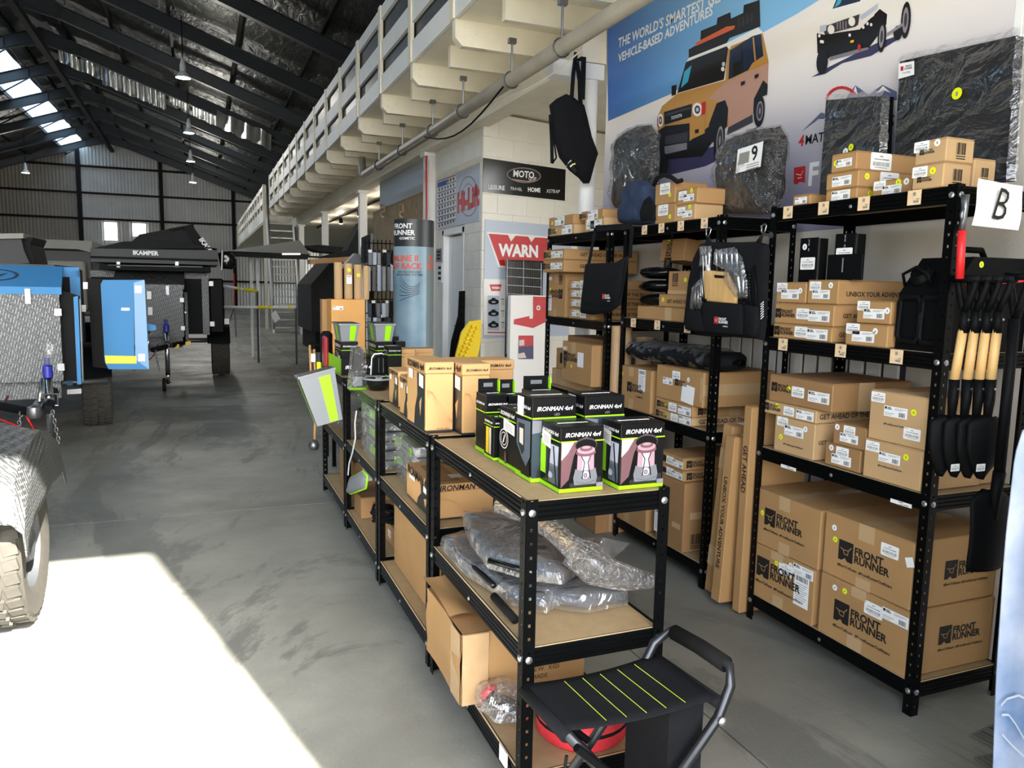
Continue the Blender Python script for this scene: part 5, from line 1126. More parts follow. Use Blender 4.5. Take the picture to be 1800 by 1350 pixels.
# -- jerry can
JY0, JY1, JX0, JX1, JZ = 1.86, 2.065, 2.335, 2.72, 1.296
t = thing('jerry_can', 'big black plastic jerry can with ribbed end behind the near post', 'jerry can', (2.5, 2.0, JZ))
jz1 = P(1655, 450, x=2.33).z
MB().prism([(JX0, JZ), (JX1, JZ), (JX1, jz1), (JX0+.10, jz1), (JX0, jz1-.13)], JY0, JY1, 'y').build('body', 'black_plastic', t)
for a, c in ((JY1-.012, JY1-.10), (JY0+.10, JY0+.012)):
    z0, z1 = JZ+.03, jz1-.14
    MB().tube([(JX0-.004, a, z1-.02), (JX0-.006, a-.01, z1), (JX0-.006, c+.01, z1), (JX0-.004, c, z1-.02), (JX0-.004, c, z0+.02), (JX0-.006, c+.01, z0), (JX0-.006, a-.01, z0), (JX0-.004, a, z0+.02)], .011, 8, closed=True).build('rib', 'black_plastic', t, True)
MB().lathe([(.04, 0), (.042, .03), (.036, .036), (.03, .06), (.001, .062)], 16, mtx=T((JX0+.052, JY1-.06, jz1-.078)) @ RY(-50) @ SCL(1, 1, .75)).build('cap', 'black_plastic', t, 40)
MB().tube([(JX0+.02, JY1-.115, jz1-.10), (JX0+.0, JY1-.112, jz1-.06), (JX0+.005, JY1-.06, jz1-.035), (JX0+.0, JY1-.01, jz1-.06), (JX0+.02, JY1-.005, jz1-.10)], .006, 6).build('cap_strap', 'black_plastic', t, True)
MB().tube([(JX0+.12, (JY0+JY1)/2, jz1), (JX0+.14, (JY0+JY1)/2, jz1+.03), (JX1-.12, (JY0+JY1)/2, jz1+.03), (JX1-.1, (JY0+JY1)/2, jz1)], .011, 8).build('handle', 'black_plastic', t, True)
o = inst(PR['doty'], 'dot_sticker', None, T((P(1725, 465, y=JY0).x, JY0-.001, P(1725, 465, y=JY0).z)) @ RX(90) @ SCL(.022)); attach(o, t)
# -- shovels hanging on the rack end
YS = 1.785
def SX(px, py, y=YS): return P(px, py, y=y)
def dgrip(t, c, w, h, d=(0, 0, 1)):
    x, y, z = c; MB().tube([(x, y, z), (x-w*.12, y-.02, z+h*.35), (x-w*.18, y-.035, z+h*.75), (x-w*.1, y-.035, z+h)], [.012, .012, .010, .011], 8).build('grip_arm', 'black_plastic', t, True)
    MB().tube([(x, y, z), (x+w*.12, y+.02, z+h*.35), (x+w*.18, y+.035, z+h*.75), (x+w*.1, y+.035, z+h)], [.012, .012, .010, .011], 8).build('grip_arm', 'black_plastic', t, True)
    MB().tube([(x-w*.1, y-.05, z+h), (x+w*.1, y+.05, z+h)], .013, 10).build('grip_bar', 'black_plastic', t, True)
def blade(t, top, w, h, pointed, lean=0, yaw=0, m='black_plastic', curve=.02):
    def fn(u, v):
        a = (u-.5)*2; hw = w/2*(min(1, .35+v*6) if v < .12 else 1)
        if pointed and v > .35: hw *= max(.02, math.cos((v-.35)/.65*math.pi/2))**.75
        elif not pointed and v > .85: hw *= .985-.06*((v-.85)/.15)**2
        x = a*hw; y = curve*a*a-.012*math.sin(v*3); zz = -v*h
        p = RZ(yaw) @ RY(lean) @ Vector((x, y, zz)); return Vector(top)+p
    b = MB().grid(fn, 13, 18); o = b.build('blade', m, t, True); md = o.modifiers.new('s', 'SOLIDIFY'); md.thickness = .003; return o
specs = ((1697, 1690, 1683, 1672, 1668, -16), (1717, 1711, 1706, 1694, 1690, -14), (1737, 1731, 1727, 1715, 1710, -12), (1757, 1752, 1747, 1735, 1722, -10))
for k, (pg, pw, pw2, ps, pb, yw) in enumerate(specs):
    y = YS-.03*k; w = ('first, nearest the rack post', 'second', 'third', 'fourth, with its blade in front')[k]
    t = thing('hand_spade', 'short wooden-shafted spade, %s of four on the rack end' % w, 'spade', SX(ps, 850, y), group='four short spades on the rack end')
    a, c = SX(pg-4, 578, y), SX(pw2-6, 672, y); MB().tube([a, c], .0145, 12).build('shaft', 'wood_handle', t, True)
    g = SX(pg, 490, y); g2 = SX(pg-2, 548, y)
    MB().tube([SX(pg-4, 585, y), g2], [.017, .013], 10).build('socket', 'black_plastic', t, True); dgrip(t, g2, .05, g.z-g2.z)
    s1 = SX(ps, 738, y); MB().tube([c+Vector((0, 0, .01)), SX(pw2-8, 705, y), s1], [.017, .016, .012], 10).build('socket', 'black_plastic', t, True)
    MB().lathe([(.004, 0), (.004, .003)], 8, mtx=T((a.x, a.y-.0155, a.z+.03)) @ RX(90)).build('rivet', 'bolt_steel', t); MB().lathe([(.004, 0), (.004, .003)], 8, mtx=T((c.x, c.y-.0165, c.z-.02)) @ RX(90)).build('rivet', 'bolt_steel', t)
    blade(t, (s1.x+.004, s1.y+.004-.006*k, s1.z+.012), .125 if k < 3 else .15, .205, True, lean=4, yaw=yw)
    if k in (1, 3): o = inst(PR['price'], 'price_sticker', None, T(SX(1679 if k == 1 else 1724, 822, y-.035-.01*k)) @ RX(90) @ SCL(.04)); attach(o, t)
y = YS-.15
t = thing('long_spade', 'long all-black spade with square blade hung at the rack end', 'spade', SX(1745, 1000, y))
a, c = SX(1783, 560, y), SX(1756, 840, y); MB().tube([a, c], .0165, 12).build('shaft', 'black_plastic', t, True)
dgrip(t, SX(1785, 562, y), .09, SX(1785, 485, y).z-SX(1785, 562, y).z)
MB().tube([c+Vector((0, 0, .02)), SX(1750, 870, y), SX(1746, 935, y)], [.019, .017, .006], 10).build('socket', 'black_plastic', t, True)
blade(t, SX(1750, 862, y)+Vector((0, .006, 0)), .15, SX(1750, 862, y).z-SX(1748, 1003, y).z, False, lean=-2, yaw=-8)
t = thing('red_lever', 'red-gripped silver lever hooked on the near rack post', 'tool', SX(1686, 490))
MB().tube([SX(1687, 490), SX(1691, 405)], .0125, 12).build('grip', 'red_plastic', t, True); MB().tube([SX(1691, 405), SX(1696, 372), SX(1697, 342)], [.009, .009, .013], 8).build('arm', 'bright_steel', t, True); MB().tube([SX(1693, 392), SX(1690, 378), SX(1693, 366)], .006, 6).build('catch', 'bright_steel', t, True)
MB().tube([SX(1767, 497, YS-.04), SX(1800, 492, YS-.04), SX(1830, 490, YS-.04)], .012, 8)
tag(MB().tube([SX(1700, 500, YS+.014), SX(1835, 490, YS-.02)], .007, 8).build('hanging_rod', 'red_plastic', base=True), 'red rod the spades hang from', 'rod')
# -- paper letter sign
y = 1.775; q = [SX(1722, 313, y), SX(1801, 327, y), SX(1790, 405, y), SX(1708, 396, y)]
t = thing('paper_sign', 'white paper sign with the letter B taped to the rack', 'sign', q[3])
MB().grid(lambda u, v: q[3].lerp(q[2], u).lerp(q[0].lerp(q[1], u), v)+Vector((0, .006*math.sin(u*3)*v-.004*math.sin(v*5), 0)), 8, 8).build('sheet', 'white_print', t, True)
me, tw, th = text_mesh('B', 'black_print', bold=-.005, shear=.18); o = inst(me, 'printed_letter', None, T(SX(1760, 359, y-.008)) @ RX(90) @ RZ(-8) @ SCL(.125, .15, 1)); attach(o, t)
# -- feather banner at the right edge and floor mats
mat('sky_print', '#5d97d8', .45, var=.5, scale=2.2, col2='#dfe3f0')
yb = 1.30
bp = [SX(1746, 1380, yb), SX(1752, 1200, yb), SX(1768, 960, yb), SX(1786, 800, yb), SX(1800, 755, yb), SX(1860, 730, yb)]
t = thing('feather_banner', 'blue sky-printed advertising banner at the right edge', 'banner', (bp[0].x+.2, yb, 0))
b = MB(); n = len(bp)
L0 = [Vector((bp[0].x-.01, yb, .02))]+bp; zz = [p.z for p in L0]
def fnb(u, v):
    k = min(int(v*(len(L0)-1)), len(L0)-2); f_ = v*(len(L0)-1)-k; p = L0[k].lerp(L0[k+1], f_); x1 = L0[0].x+.55
    return (p.x+(x1-p.x)*u, yb+.10*u-.03*math.sin(u*3.1), p.z)
o = MB().grid(fnb, 10, 24).build('cloth', 'sky_print', t, True); md = o.modifiers.new('s', 'SOLIDIFY'); md.thickness = .004
MB().box(bp[0].x+.02, bp[0].x+.5, yb-.06, yb+.14, 0, .02).build('base', 'dark_plastic', t)
q = Print('printed_drawing', t, lambda px, py, l=0: Vector((P(px, py, y=yb-.012).x, yb-.012-.001*l, P(px, py, y=yb-.012).z))); q.normal = Vector((0, -1, 0))
for ps in (((1759, 1240), (1770, 1228), (1790, 1222), (1806, 1230)), ((1760, 1256), (1772, 1256), (1784, 1272), (1800, 1300)), ((1760, 1290), (1778, 1310), (1800, 1330))):
    for a, c in zip(ps, ps[1:]): q.poly([(a[0], a[1]-2), (c[0], c[1]-2), (c[0], c[1]+2), (a[0], a[1]+2)], 'p_lite')
q.done()['kind'] = 'stuff'
def matm():
    m = bpy.data.materials.new('mat_stripe'); m.use_nodes = True; n = m.node_tree.nodes; L = m.node_tree.links; b = n['Principled BSDF']; b.inputs['Roughness'].default_value = .95
    tc = n.new('ShaderNodeTexCoord'); mp = n.new('ShaderNodeMapping'); mp.inputs['Scale'].default_value = (60, 1.5, 1); L.new(tc.outputs['Object'], mp.inputs[0]); z = n.new('ShaderNodeTexNoise'); z.inputs['Scale'].default_value = 1; z.inputs['Detail'].default_value = 2; L.new(mp.outputs[0], z.inputs[0])
    r = n.new('ShaderNodeValToRGB'); r.color_ramp.elements[0].position = .35; r.color_ramp.elements[1].position = .65; r.color_ramp.elements[0].color = rgb('#2c2d2d'); r.color_ramp.elements[1].color = rgb('#7d7b74'); L.new(z.outputs[0], r.inputs[0]); L.new(r.outputs[0], b.inputs['Base Color']); MATS['mat_stripe'] = m
matm(); mat('mat_edge', '#77756c', .9)
for k, (a, l) in enumerate((((1674, 1302), 'striped grey floor mat farther one at the lower right'), ((1680, 1322), 'striped grey floor mat nearer one at the lower right'))):
    c = P(*a, z=0); t = thing('floor_mat', l, 'mat', (c.x+.35, c.y-.2, 0), math.radians(-4 if k else 8)); w = .62; d = .34
    if k: t.location = (c.x+.32, c.y-.235, 0)
    else: t.location = (c.x+.40, c.y-.055, 0); d = .2
    inst(MB().cbox(-w/2, w/2, -d/2, d/2, 0, .006, .003).mesh('border', 'mat_edge'), 'border', t); inst(MB().cbox(-w/2+.012, w/2-.012, -d/2+.012, d/2-.012, .005, .010, .002).mesh('pile', 'mat_stripe'), 'pile', t)
# ================================================================ goods on the counter racks
ZC = .9208
def fprint(name, parent, bnd, face):
    x0, x1, y0, y1, z0, z1 = bnd
    if face == 'F': f = lambda u, v, l=0: Vector((x0+u*(x1-x0), y0-.0012-.0004*l, z0+v*(z1-z0))); n = Vector((0, -1, 0))
    else: f = lambda u, v, l=0: Vector((x0-.0012-.0004*l, y1-u*(y1-y0), z0+v*(z1-z0))); n = Vector((-1, 0, 0))
    q = Print(name, parent, f); q.normal = n; return q
def bounds(pc, pr_, pl, pt, z=ZC, top=None):
    """foot corner, right foot, far-left foot (pixels) and pixel row of the top above the corner"""
    a = P(*pc, z=z); x1 = P(*pr_, z=z).x; y1 = P(*pl, z=z).y
    z1 = P(pc[0] if top is None else top, pt, y=a.y).z
    return (a.x, x1, a.y, y1, z+.0008, z1)
for k, c in dict(k_pink='#a58694', k_plum='#6a4c52', k_line='#4b3a44', k_glow='#f0d0c4', k_lamp='#b4bccf', k_slate='#55606e', k_steel='#6f737a', k_navy='#2c3847', k_char='#24282c', k_wood='#b98a55').items(): mat(k, c, .35)
def retail(name, label, bnd, words=True, lime=.06, band=.30, cat='box'):
    x0, x1, y0, y1, z0, z1 = bnd; h = z1-z0; t = thing(name, label, cat, ((x0+x1)/2, (y0+y1)/2, z0))
    MB().cbox(x0, x1, y0, y1, z0+h*lime, z1, .002).build('body', 'dark_box', t)
    MB().cbox(x0-.001, x1+.001, y0-.001, y1+.001, z0, z0+h*lime, .001).build('lime_base', 'lime', t)
    for f in ('F', 'L'):
        q = fprint('printed_band', t, bnd, f); q.lay = 1
        q.poly([(0, 1-band), (1, 1-band), (1, 1-band+.018), (0, 1-band+.018)], 'lime')
        if words: q.words('IRONMAN 4x4', (.10, 1-band*.52), (.92, 1-band*.52), 'white_print', bold=.014, shear=.25); q.words('LED', (.5, 1-band*.8), (.62, 1-band*.8), 'grey_print', bold=.0)
        q.done()
    MB().box(x0+.02, x1-.02, (y0+y1)/2-.004, (y0+y1)/2+.004, z1, z1+.0006).build('top_strip', 'white_print', t)
    return t
def lantern_box(label, bnd):
    t = retail('lantern_box', label, bnd, band=.23)
    q = fprint('printed_picture', t, bnd, 'F'); q.lay = 2
    q.poly([(0.02, .77), (.45, .77), (.3, .55), (.2, .2), (.02, .08)], 'k_plum'); q.poly([(.02, .77), (.3, .77), (.16, .6), (.02, .5)], 'k_glow'); q.ell(.13, .72, .07, .05, 'p_white')
    q.poly([(.22, .08), (.95, .08), (.95, .22), (.22, .14)], 'k_char')
    q.ell(.58, .72, .26, .11, 'k_line'); q.ell(.58, .71, .24, .095, 'dark_box')
    q.poly([(.33, .11), (.83, .11), (.86, .22), (.82, .34), (.34, .34), (.30, .22)], 'k_steel'); q.poly([(.38, .33), (.78, .33), (.77, .58), (.39, .58)], 'k_pink'); q.poly([(.50, .33), (.66, .33), (.65, .56), (.51, .56)], 'k_lamp')
    q.ell(.58, .60, .23, .06, 'k_plum'); q.ell(.58, .64, .21, .06, 'k_pink'); q.ell(.58, .665, .15, .045, 'k_plum'); q.ell(.58, .68, .10, .02, 'k_pink')
    q.poly([(.34, .20), (.46, .18), (.46, .33), (.34, .36)], 'k_steel'); q.poly([(.70, .18), (.82, .20), (.82, .36), (.70, .33)], 'k_steel'); q.ell(.58, .26, .085, .06, 'k_lamp'); q.ell(.58, .25, .045, .035, 'k_line'); q.ell(.58, .25, .03, .022, 'k_pink')
    for a, c in (((.47, .55), (.55, .45)), ((.55, .45), (.5, .2)), ((.69, .55), (.63, .45)), ((.63, .45), (.7, .2)), ((.36, .16), (.58, .12)), ((.58, .12), (.82, .17))): q.poly([(a[0]-.008, a[1]), (a[0]+.008, a[1]), (c[0]+.011, c[1]), (c[0]-.011, c[1])], 'dark_box')
    q.poly([(.84, .06), (.99, .06), (.99, .13), (.84, .13)], 'p_grey'); q.done()
    x0, x1, y0, y1, z0, z1 = bnd                       # side window with the lamp behind it
    q = fprint('window_print', t, bnd, 'L'); q.lay = 2
    q.poly([(.3, .09), (.98, .16), (.98, .74), (.3, .70)], 'k_char'); q.poly([(.02, .2), (.3, .2), (.3, .72), (.02, .72)], 'lime'); q.poly([(.5, .4), (.92, .4), (.95, .7), (.46, .7)], 'k_lamp'); q.poly([(.42, .1), (.96, .1), (.93, .36), (.47, .36)], 'k_slate'); q.poly([(.5, .36), (.92, .36), (.92, .40), (.5, .40)], 'k_steel')
    q.ell(.55, .22, .12, .05, 'k_lamp'); q.ell(.52, .21, .07, .03, 'p_sand'); q.poly([(.36, .08), (.5, .68), (.56, .68), (.44, .08)], 'dark_box'); q.poly([(.66, .68), (.72, .68), (.9, .08), (.84, .08)], 'dark_box')
    q.poly([(.1, .66), (.55, .62), (.55, .84), (.1, .88)], 'p_white')
    for i in range(4): q.poly([(.18, .71+i*.03), (.48, .68+i*.03), (.48, .69+i*.03), (.18, .72+i*.03)], 'grey_print')
    q.done(); return t
bA = bounds((983, 868), (1060, 862), (952, 840), 752); bS0 = P(933, 849, z=ZC).y; bA = bA[:3]+(min(bA[3], bS0-.004),)+bA[4:]; lantern_box('lantern gift box at the front of the nearest counter', bA)
bL2 = bounds((1088, 862), (1153, 850), (1061, 845), 746); lantern_box('lantern gift box right of the other, by the counter corner', bL2)
def spot_box(label, bnd):
    t = retail('spotlight_box', label, bnd, band=.25)
    q = fprint('printed_picture', t, bnd, 'F'); q.lay = 2; q.poly([(0, .05), (1, .05), (1, .75), (0, .75)], 'k_navy'); q.poly([(0, .58), (.3, .6), (.34, .72), (0, .74)], 'k_steel'); q.poly([(.1, .05), (.9, .05), (.8, .3), (.2, .26)], 'k_char'); q.done()
    q = fprint('printed_picture', t, bnd, 'L'); q.lay = 2; q.poly([(.12, .75), (.5, .75), (.52, .98), (.12, .98)], 'p_white')
    q.poly([(.1, .7), (.95, .72), (.95, .3), (.7, .16), (.4, .26), (.1, .4)], 'k_slate'); q.poly([(.2, .66), (.6, .66), (.6, .34), (.45, .28), (.2, .4)], 'k_char'); q.poly([(.28, .6), (.52, .6), (.52, .4), (.28, .42)], 'p_sand'); q.poly([(.5, .2), (.7, .15), (.9, .25), (.95, .05), (.4, .05)], 'dark_box'); q.done()
    return t
bS = bounds((933, 849), (1006, 841), (907, 832), 700, top=939); spot_box('tall black light box behind the front lantern box', bS)
c = P(1029, 697, z=bS[5]); w = bS[1]-bS[0]; d = bS[3]-bS[2]
spot_box('tall black light box behind the right-hand lantern box', (c.x, c.x+w*.95, c.y, c.y+d, ZC+.0008, bS[5]))
bK = bounds((906, 830), (925, 827), (868, 813), 724, top=903)
bK = (bK[0], bK[0]+.075, bK[2], bK[3], bK[4], bK[5])
t = retail('gauge_box', 'black box with a round gauge emblem on the nearest counter', bK, band=.2)
q = fprint('printed_picture', t, bK, 'L'); q.lay = 2
q.ell(.32, .46, .26, .17, 'p_white'); q.ell(.32, .46, .235, .152, 'dark_box'); q.ell(.32, .46, .18, .115, 'p_white'); q.ell(.32, .46, .16, .102, 'dark_box'); q.poly([(.25, .38), (.32, .40), (.40, .54), (.34, .52)], 'p_white'); q.poly([(.38, .05), (.5, .05), (.46, .25), (.38, .25)], 'k_plum')
q.poly([(.3, .62), (.95, .58), (.95, .76), (.3, .82)], 'p_white')
for i in range(4): q.poly([(.4, .65+i*.03), (.85, .625+i*.03), (.85, .635+i*.03), (.4, .66+i*.03)], 'grey_print')
q.done()
q = fprint('printed_text', t, bK, 'F'); q.lay = 2; q.poly([(.02, .08), (.98, .08), (.98, .56), (.02, .56)], 'k_lamp'); q.poly([(.4, .35), (.6, .36), (.55, .52), (.45, .5)], 'k_wood'); q.poly([(.1, .1), (.6, .22), (.5, .26), (.1, .2)], 'dark_box')
for i in range(7): q.poly([(.15, .62+i*.035), (.85, .62+i*.035), (.85, .632+i*.035), (.15, .632+i*.035)], 'grey_print')
q.done()
# slim stick-light box, cable packs, boxes with hanging tabs
bT = bounds((867, 810), (874, 808), (851, 800), 737); bT = (bT[0], bT[0]+.05, bT[2], bT[3], bT[4], bT[5])
t = retail('torch_box', 'slim black box with a yellow stripe beside the gauge box', bT, band=.2); q = fprint('window_print', t, bT, 'L'); q.lay = 2; q.poly([(.25, .12), (.55, .12), (.55, .76), (.25, .76)], 'yellow_plastic'); q.poly([(.6, .12), (.8, .12), (.8, .76), (.6, .76)], 'p_sand'); q.done()
for k, (pc, pl, l) in enumerate((((846, 782), (830, 771), 'clear pack of jumper leads, left of its twin'), ((857, 787), (841, 776), 'clear pack of jumper leads, right of its twin'))):
    a = P(*pc, z=ZC); y1 = P(*pl, z=ZC).y; z1 = P(pc[0]-4, 702+k*2, y=a.y).z; bd = (a.x, a.x+.05, a.y, max(min(y1, a.y+.07), a.y+.05), ZC+.0008, z1)
    t = thing('lead_pack', l, 'pack', (a.x+.03, a.y+.03, ZC)); x0, x1, y0, y1, z0, z1 = bd; h = z1-z0
    MB().cbox(x0, x1, y0, y1, z0, z0+h*.12, .002).build('lime_base', 'lime', t); MB().cbox(x0, x1, y0, y1, z0+h*.82, z1, .004).build('header', 'dark_box', t)
    for j in range(4):
        MB().tube([(x0+.02+.03*(j % 2)+.012*math.sin(i*1.3+j), y0+.01+(y1-y0-.02)*(j/3)+.006*math.cos(i*1.7), z0+h*(.13+.68*i/8)) for i in range(9)], .006, 6).build('lead', ('dark_plastic', 'k_plum', 'k_lamp', 'dark_plastic')[j], t, True)
    MB().cbox(x0+.004, x0+.03, y0+.012, y1-.012, z0+h*.5, z0+h*.8, .004).build('card', 'k_lamp', t)
    MB().cbox(x0-.002, x1+.002, y0-.002, y1+.002, z0+h*.11, z0+h*.83, .006).build('film', 'clear_film', t)
for k, (px, py, w_, l) in enumerate(((872, 702, .085, 'black boxed accessory with hanging tab, farthest left'), (908, 703, .07, 'black boxed accessory with hanging tab, in the middle'), (938, 690, .11, 'black boxed accessory with hanging tab, farthest right'))):
    zt = (1.125, 1.12, 1.13)[k]; a = P(px, py, z=zt); a.y = max(a.y, 2.42+.0*k); bd = (a.x, a.x+w_, a.y, a.y+.10, ZC+.0008, zt); t = retail('tab_box', l, bd, band=.3)
    MB().box(a.x+.006, a.x+w_-.006, a.y+.096, a.y+.099, zt, zt+.045).build('hanging_tab', 'dark_box', t); MB().box(a.x+w_*.3, a.x+w_*.7, a.y+.0952, a.y+.096, zt+.016, zt+.03).build('tab_slot', 'k_steel', t); MB().box(a.x+w_-.008, a.x+w_-.004, a.y+.08, a.y+.1, zt, zt+.04).build('lime_edge', 'lime', t)
# ---------------------------------------------------------------- tan appliance boxes on the second counter
def tan_box(label, bnd, words=True, art=True, lid=.16, side='kraft_gold'):
    x0, x1, y0, y1, z0, z1 = bnd; h = z1-z0; t = thing('appliance_box', label, 'box', ((x0+x1)/2, (y0+y1)/2, z0))
    MB().cbox(x0, x1, y0, y1, z0+h*.03, z1-h*lid-.001, .003).build('body', 'kraft_gold', t); MB().cbox(x0-.002, x1+.002, y0-.002, y1+.002, z1-h*lid, z1, .003).build('lid', 'kraft_gold', t); MB().cbox(x0, x1, y0, y1, z0, z0+h*.03, .001).build('foot_band', 'k_char', t)
    bd = (x0-.0025, x1+.002, y0-.0025, y1+.002, z0, z1)
    q = fprint('printed_front', t, bd, 'F'); q.lay = 1
    if words: q.words('IRONMAN 4x4', (.12, 1-lid*.55), (.9, 1-lid*.55), 'k_wood' if words == 2 else 'black_print', bold=.02, shear=.2)
    if art:
        for j in range(5):
            pts = [(.05+.9*i/9, .62-.5*(i/9)**1.3+.05*j*math.sin(i*.9)-.04*j) for i in range(10)]
            for a, c in zip(pts, pts[1:]): q.poly([(a[0], max(.06, a[1])), (c[0], max(.06, c[1])), (c[0], max(.06, c[1])+.005), (a[0], max(.06, a[1])+.005)], 'k_wood')
    if h > .2: q.words('FRYER GRILL', (.4, .06), (.85, .06), 'black_print', bold=0)
    q.done()['kind'] = 'stuff'
    q = fprint('printed_side', t, bd, 'L'); q.lay = 1
    if words: q.words('IRONMAN 4x4', (.08, 1-lid*.5), (.94, 1-lid*.5), 'black_print', bold=.03)
    q.poly([(.45, .04), (.96, .04), (.96, 1-lid-.02), (.6, 1-lid-.02), (.62, .5), (.5, .3)], 'k_char'); q.poly([(.15, 1-lid-.14), (.38, 1-lid-.14), (.38, 1-lid), (.15, 1-lid)], 'p_white'); q.poly([(.7, 1-lid-.2), (.92, 1-lid-.22), (.92, 1-lid-.04), (.7, 1-lid-.02)], 'p_white'); q.poly([(.72, .4), (.85, .5), (.78, .2)], 'kraft_gold'); q.done()
    return t
bT1 = bounds((748, 762), (799, 761), (722, 740), 637, top=753); tan_box('tall tan appliance box nearest the front of the second counter', bT1)
zt = bT1[5]; a = P(811, 640, z=zt); w = bT1[1]-bT1[0]; d = bT1[3]-bT1[2]; a.x = max(a.x, bT1[1]+.01); tan_box('tall tan appliance box right of the nearest one', (a.x, a.x+w*.98, a.y, a.y+d, bT1[4], zt))
a2 = P(877, 640, z=zt*.985); tan_box('tan appliance box set back at the right with an open window', (a2.x-.02, a2.x-.02+.15, max(a2.y, a.y+.3), max(a2.y, a.y+.3)+.16, bT1[4], zt*.985), art=False)
bs1 = bounds((701, 718), (712, 716), (687, 707), 653); bs1 = (bs1[0], bs1[0]+.075, bs1[2], bs1[3], bs1[4], bs1[5]); tan_box('small tan box at the far left of the second counter', bs1, art=False)
bs2 = bounds((722, 739), (728, 738), (709, 726), 668, top=724); bs2 = (bs2[0], bs2[0]+.05, bs2[2], bs2[3]-.002, bs2[4], bs2[5]); tan_box('small tan box between the tall one and the far left one', bs2, art=False)
bq = bounds((697, 660), (724, 657), (689, 655), 614); tan_box('plain tan box at the back of the third counter', bq, words=2, art=False, lid=.3)
bq2 = bounds((727, 657), (757, 655), (724, 655), 613); bq2 = (max(bq2[0], bq[1]+.012), max(bq2[1], bq[1]+.14), bq2[2], bq2[2]+.12, bq2[4], bq2[5]); tan_box('plain tan box right of its twin at the back of the third counter', bq2, words=2, art=False, lid=.3)
bb = (bq2[1]-.02, bq2[1]+.03, bq2[3]+.03, bq2[3]+.10, ZC+.0008, bq2[5]-.03); retail('torch_box', 'small black box peeping out behind the plain tan boxes', bb, words=False)
# ---------------------------------------------------------------- third and fourth counters
c = P(669, 688, z=ZC); t = thing('black_bowl', 'black faceted bowl with a pale rim on the third counter', 'bowl', (c.x, c.y+.06, ZC))
MB().lathe([(.045, .001), (.078, .035), (.083, .062), (.079, .066), (.072, .06), (.066, .036), (.001, .03)], 12, c=(c.x, c.y+.06, ZC)).build('shell', 'black_gloss', t); MB().lathe([(.083, .060), (.085, .066), (.078, .070), (.074, .063)], 24, c=(c.x, c.y+.06, ZC), cap=False).build('rim', 'grey_plastic', t, True)
c2 = P(672, 662, z=ZC); x, y = c2.x, c2.y+.10; z1 = P(670, 620, y=y).z
t = thing('speaker_pod', 'black rounded pod on a white card behind the bowl', 'gadget', (x, y, ZC))
MB().prism([(x-.055, ZC+.001), (x+.06, ZC+.001), (x+.045, z1-.02), (x+.02, z1), (x-.03, z1-.004), (x-.048, z1-.03)], y, y+.004, 'y').build('card', 'white_print', t); MB().prism([(x-.048, ZC+.001), (x+.052, ZC+.001), (x+.04, z1-.025), (x+.018, z1-.008), (x-.026, z1-.012), (x-.042, z1-.035)], y-.05, y, 'y').build('body', 'black_plastic', t)
for s in (-.012, .016): MB().box(x+s, x+s+.002, y-.051, y-.05, ZC+.02, z1-.03).build('seam', 'grey_print', t)
c3_ = P(645, 688, z=ZC); z1 = P(645, 612, y=c3_.y).z
t = thing('clear_pack', 'clear plastic pack with printed card left of the bowl', 'pack', (c3_.x, c3_.y+.03, ZC)); x, y = c3_.x-.03, c3_.y+.06
MB().prism([(x-.035, ZC+.001), (x+.035, ZC+.001), (x+.03, z1-.02), (x+.01, z1), (x-.02, z1-.01)], y+.02, y+.07, 'y').build('card', 'k_char', t); MB().prism([(x-.05, ZC+.001), (x+.045, ZC+.001), (x+.036, z1-.01), (x+.012, z1+.008), (x-.03, z1-.005)], y, y+.085, 'y').build('film', 'clear_film', t); MB().box(x-.03, x+.02, y+.018, y+.02, ZC+.02, ZC+.07).build('photo', 'k_steel', t); MB().box(x-.045, x+.04, y+.0, y+.08, ZC+.0008, ZC+.012).build('lime_base', 'lime', t)
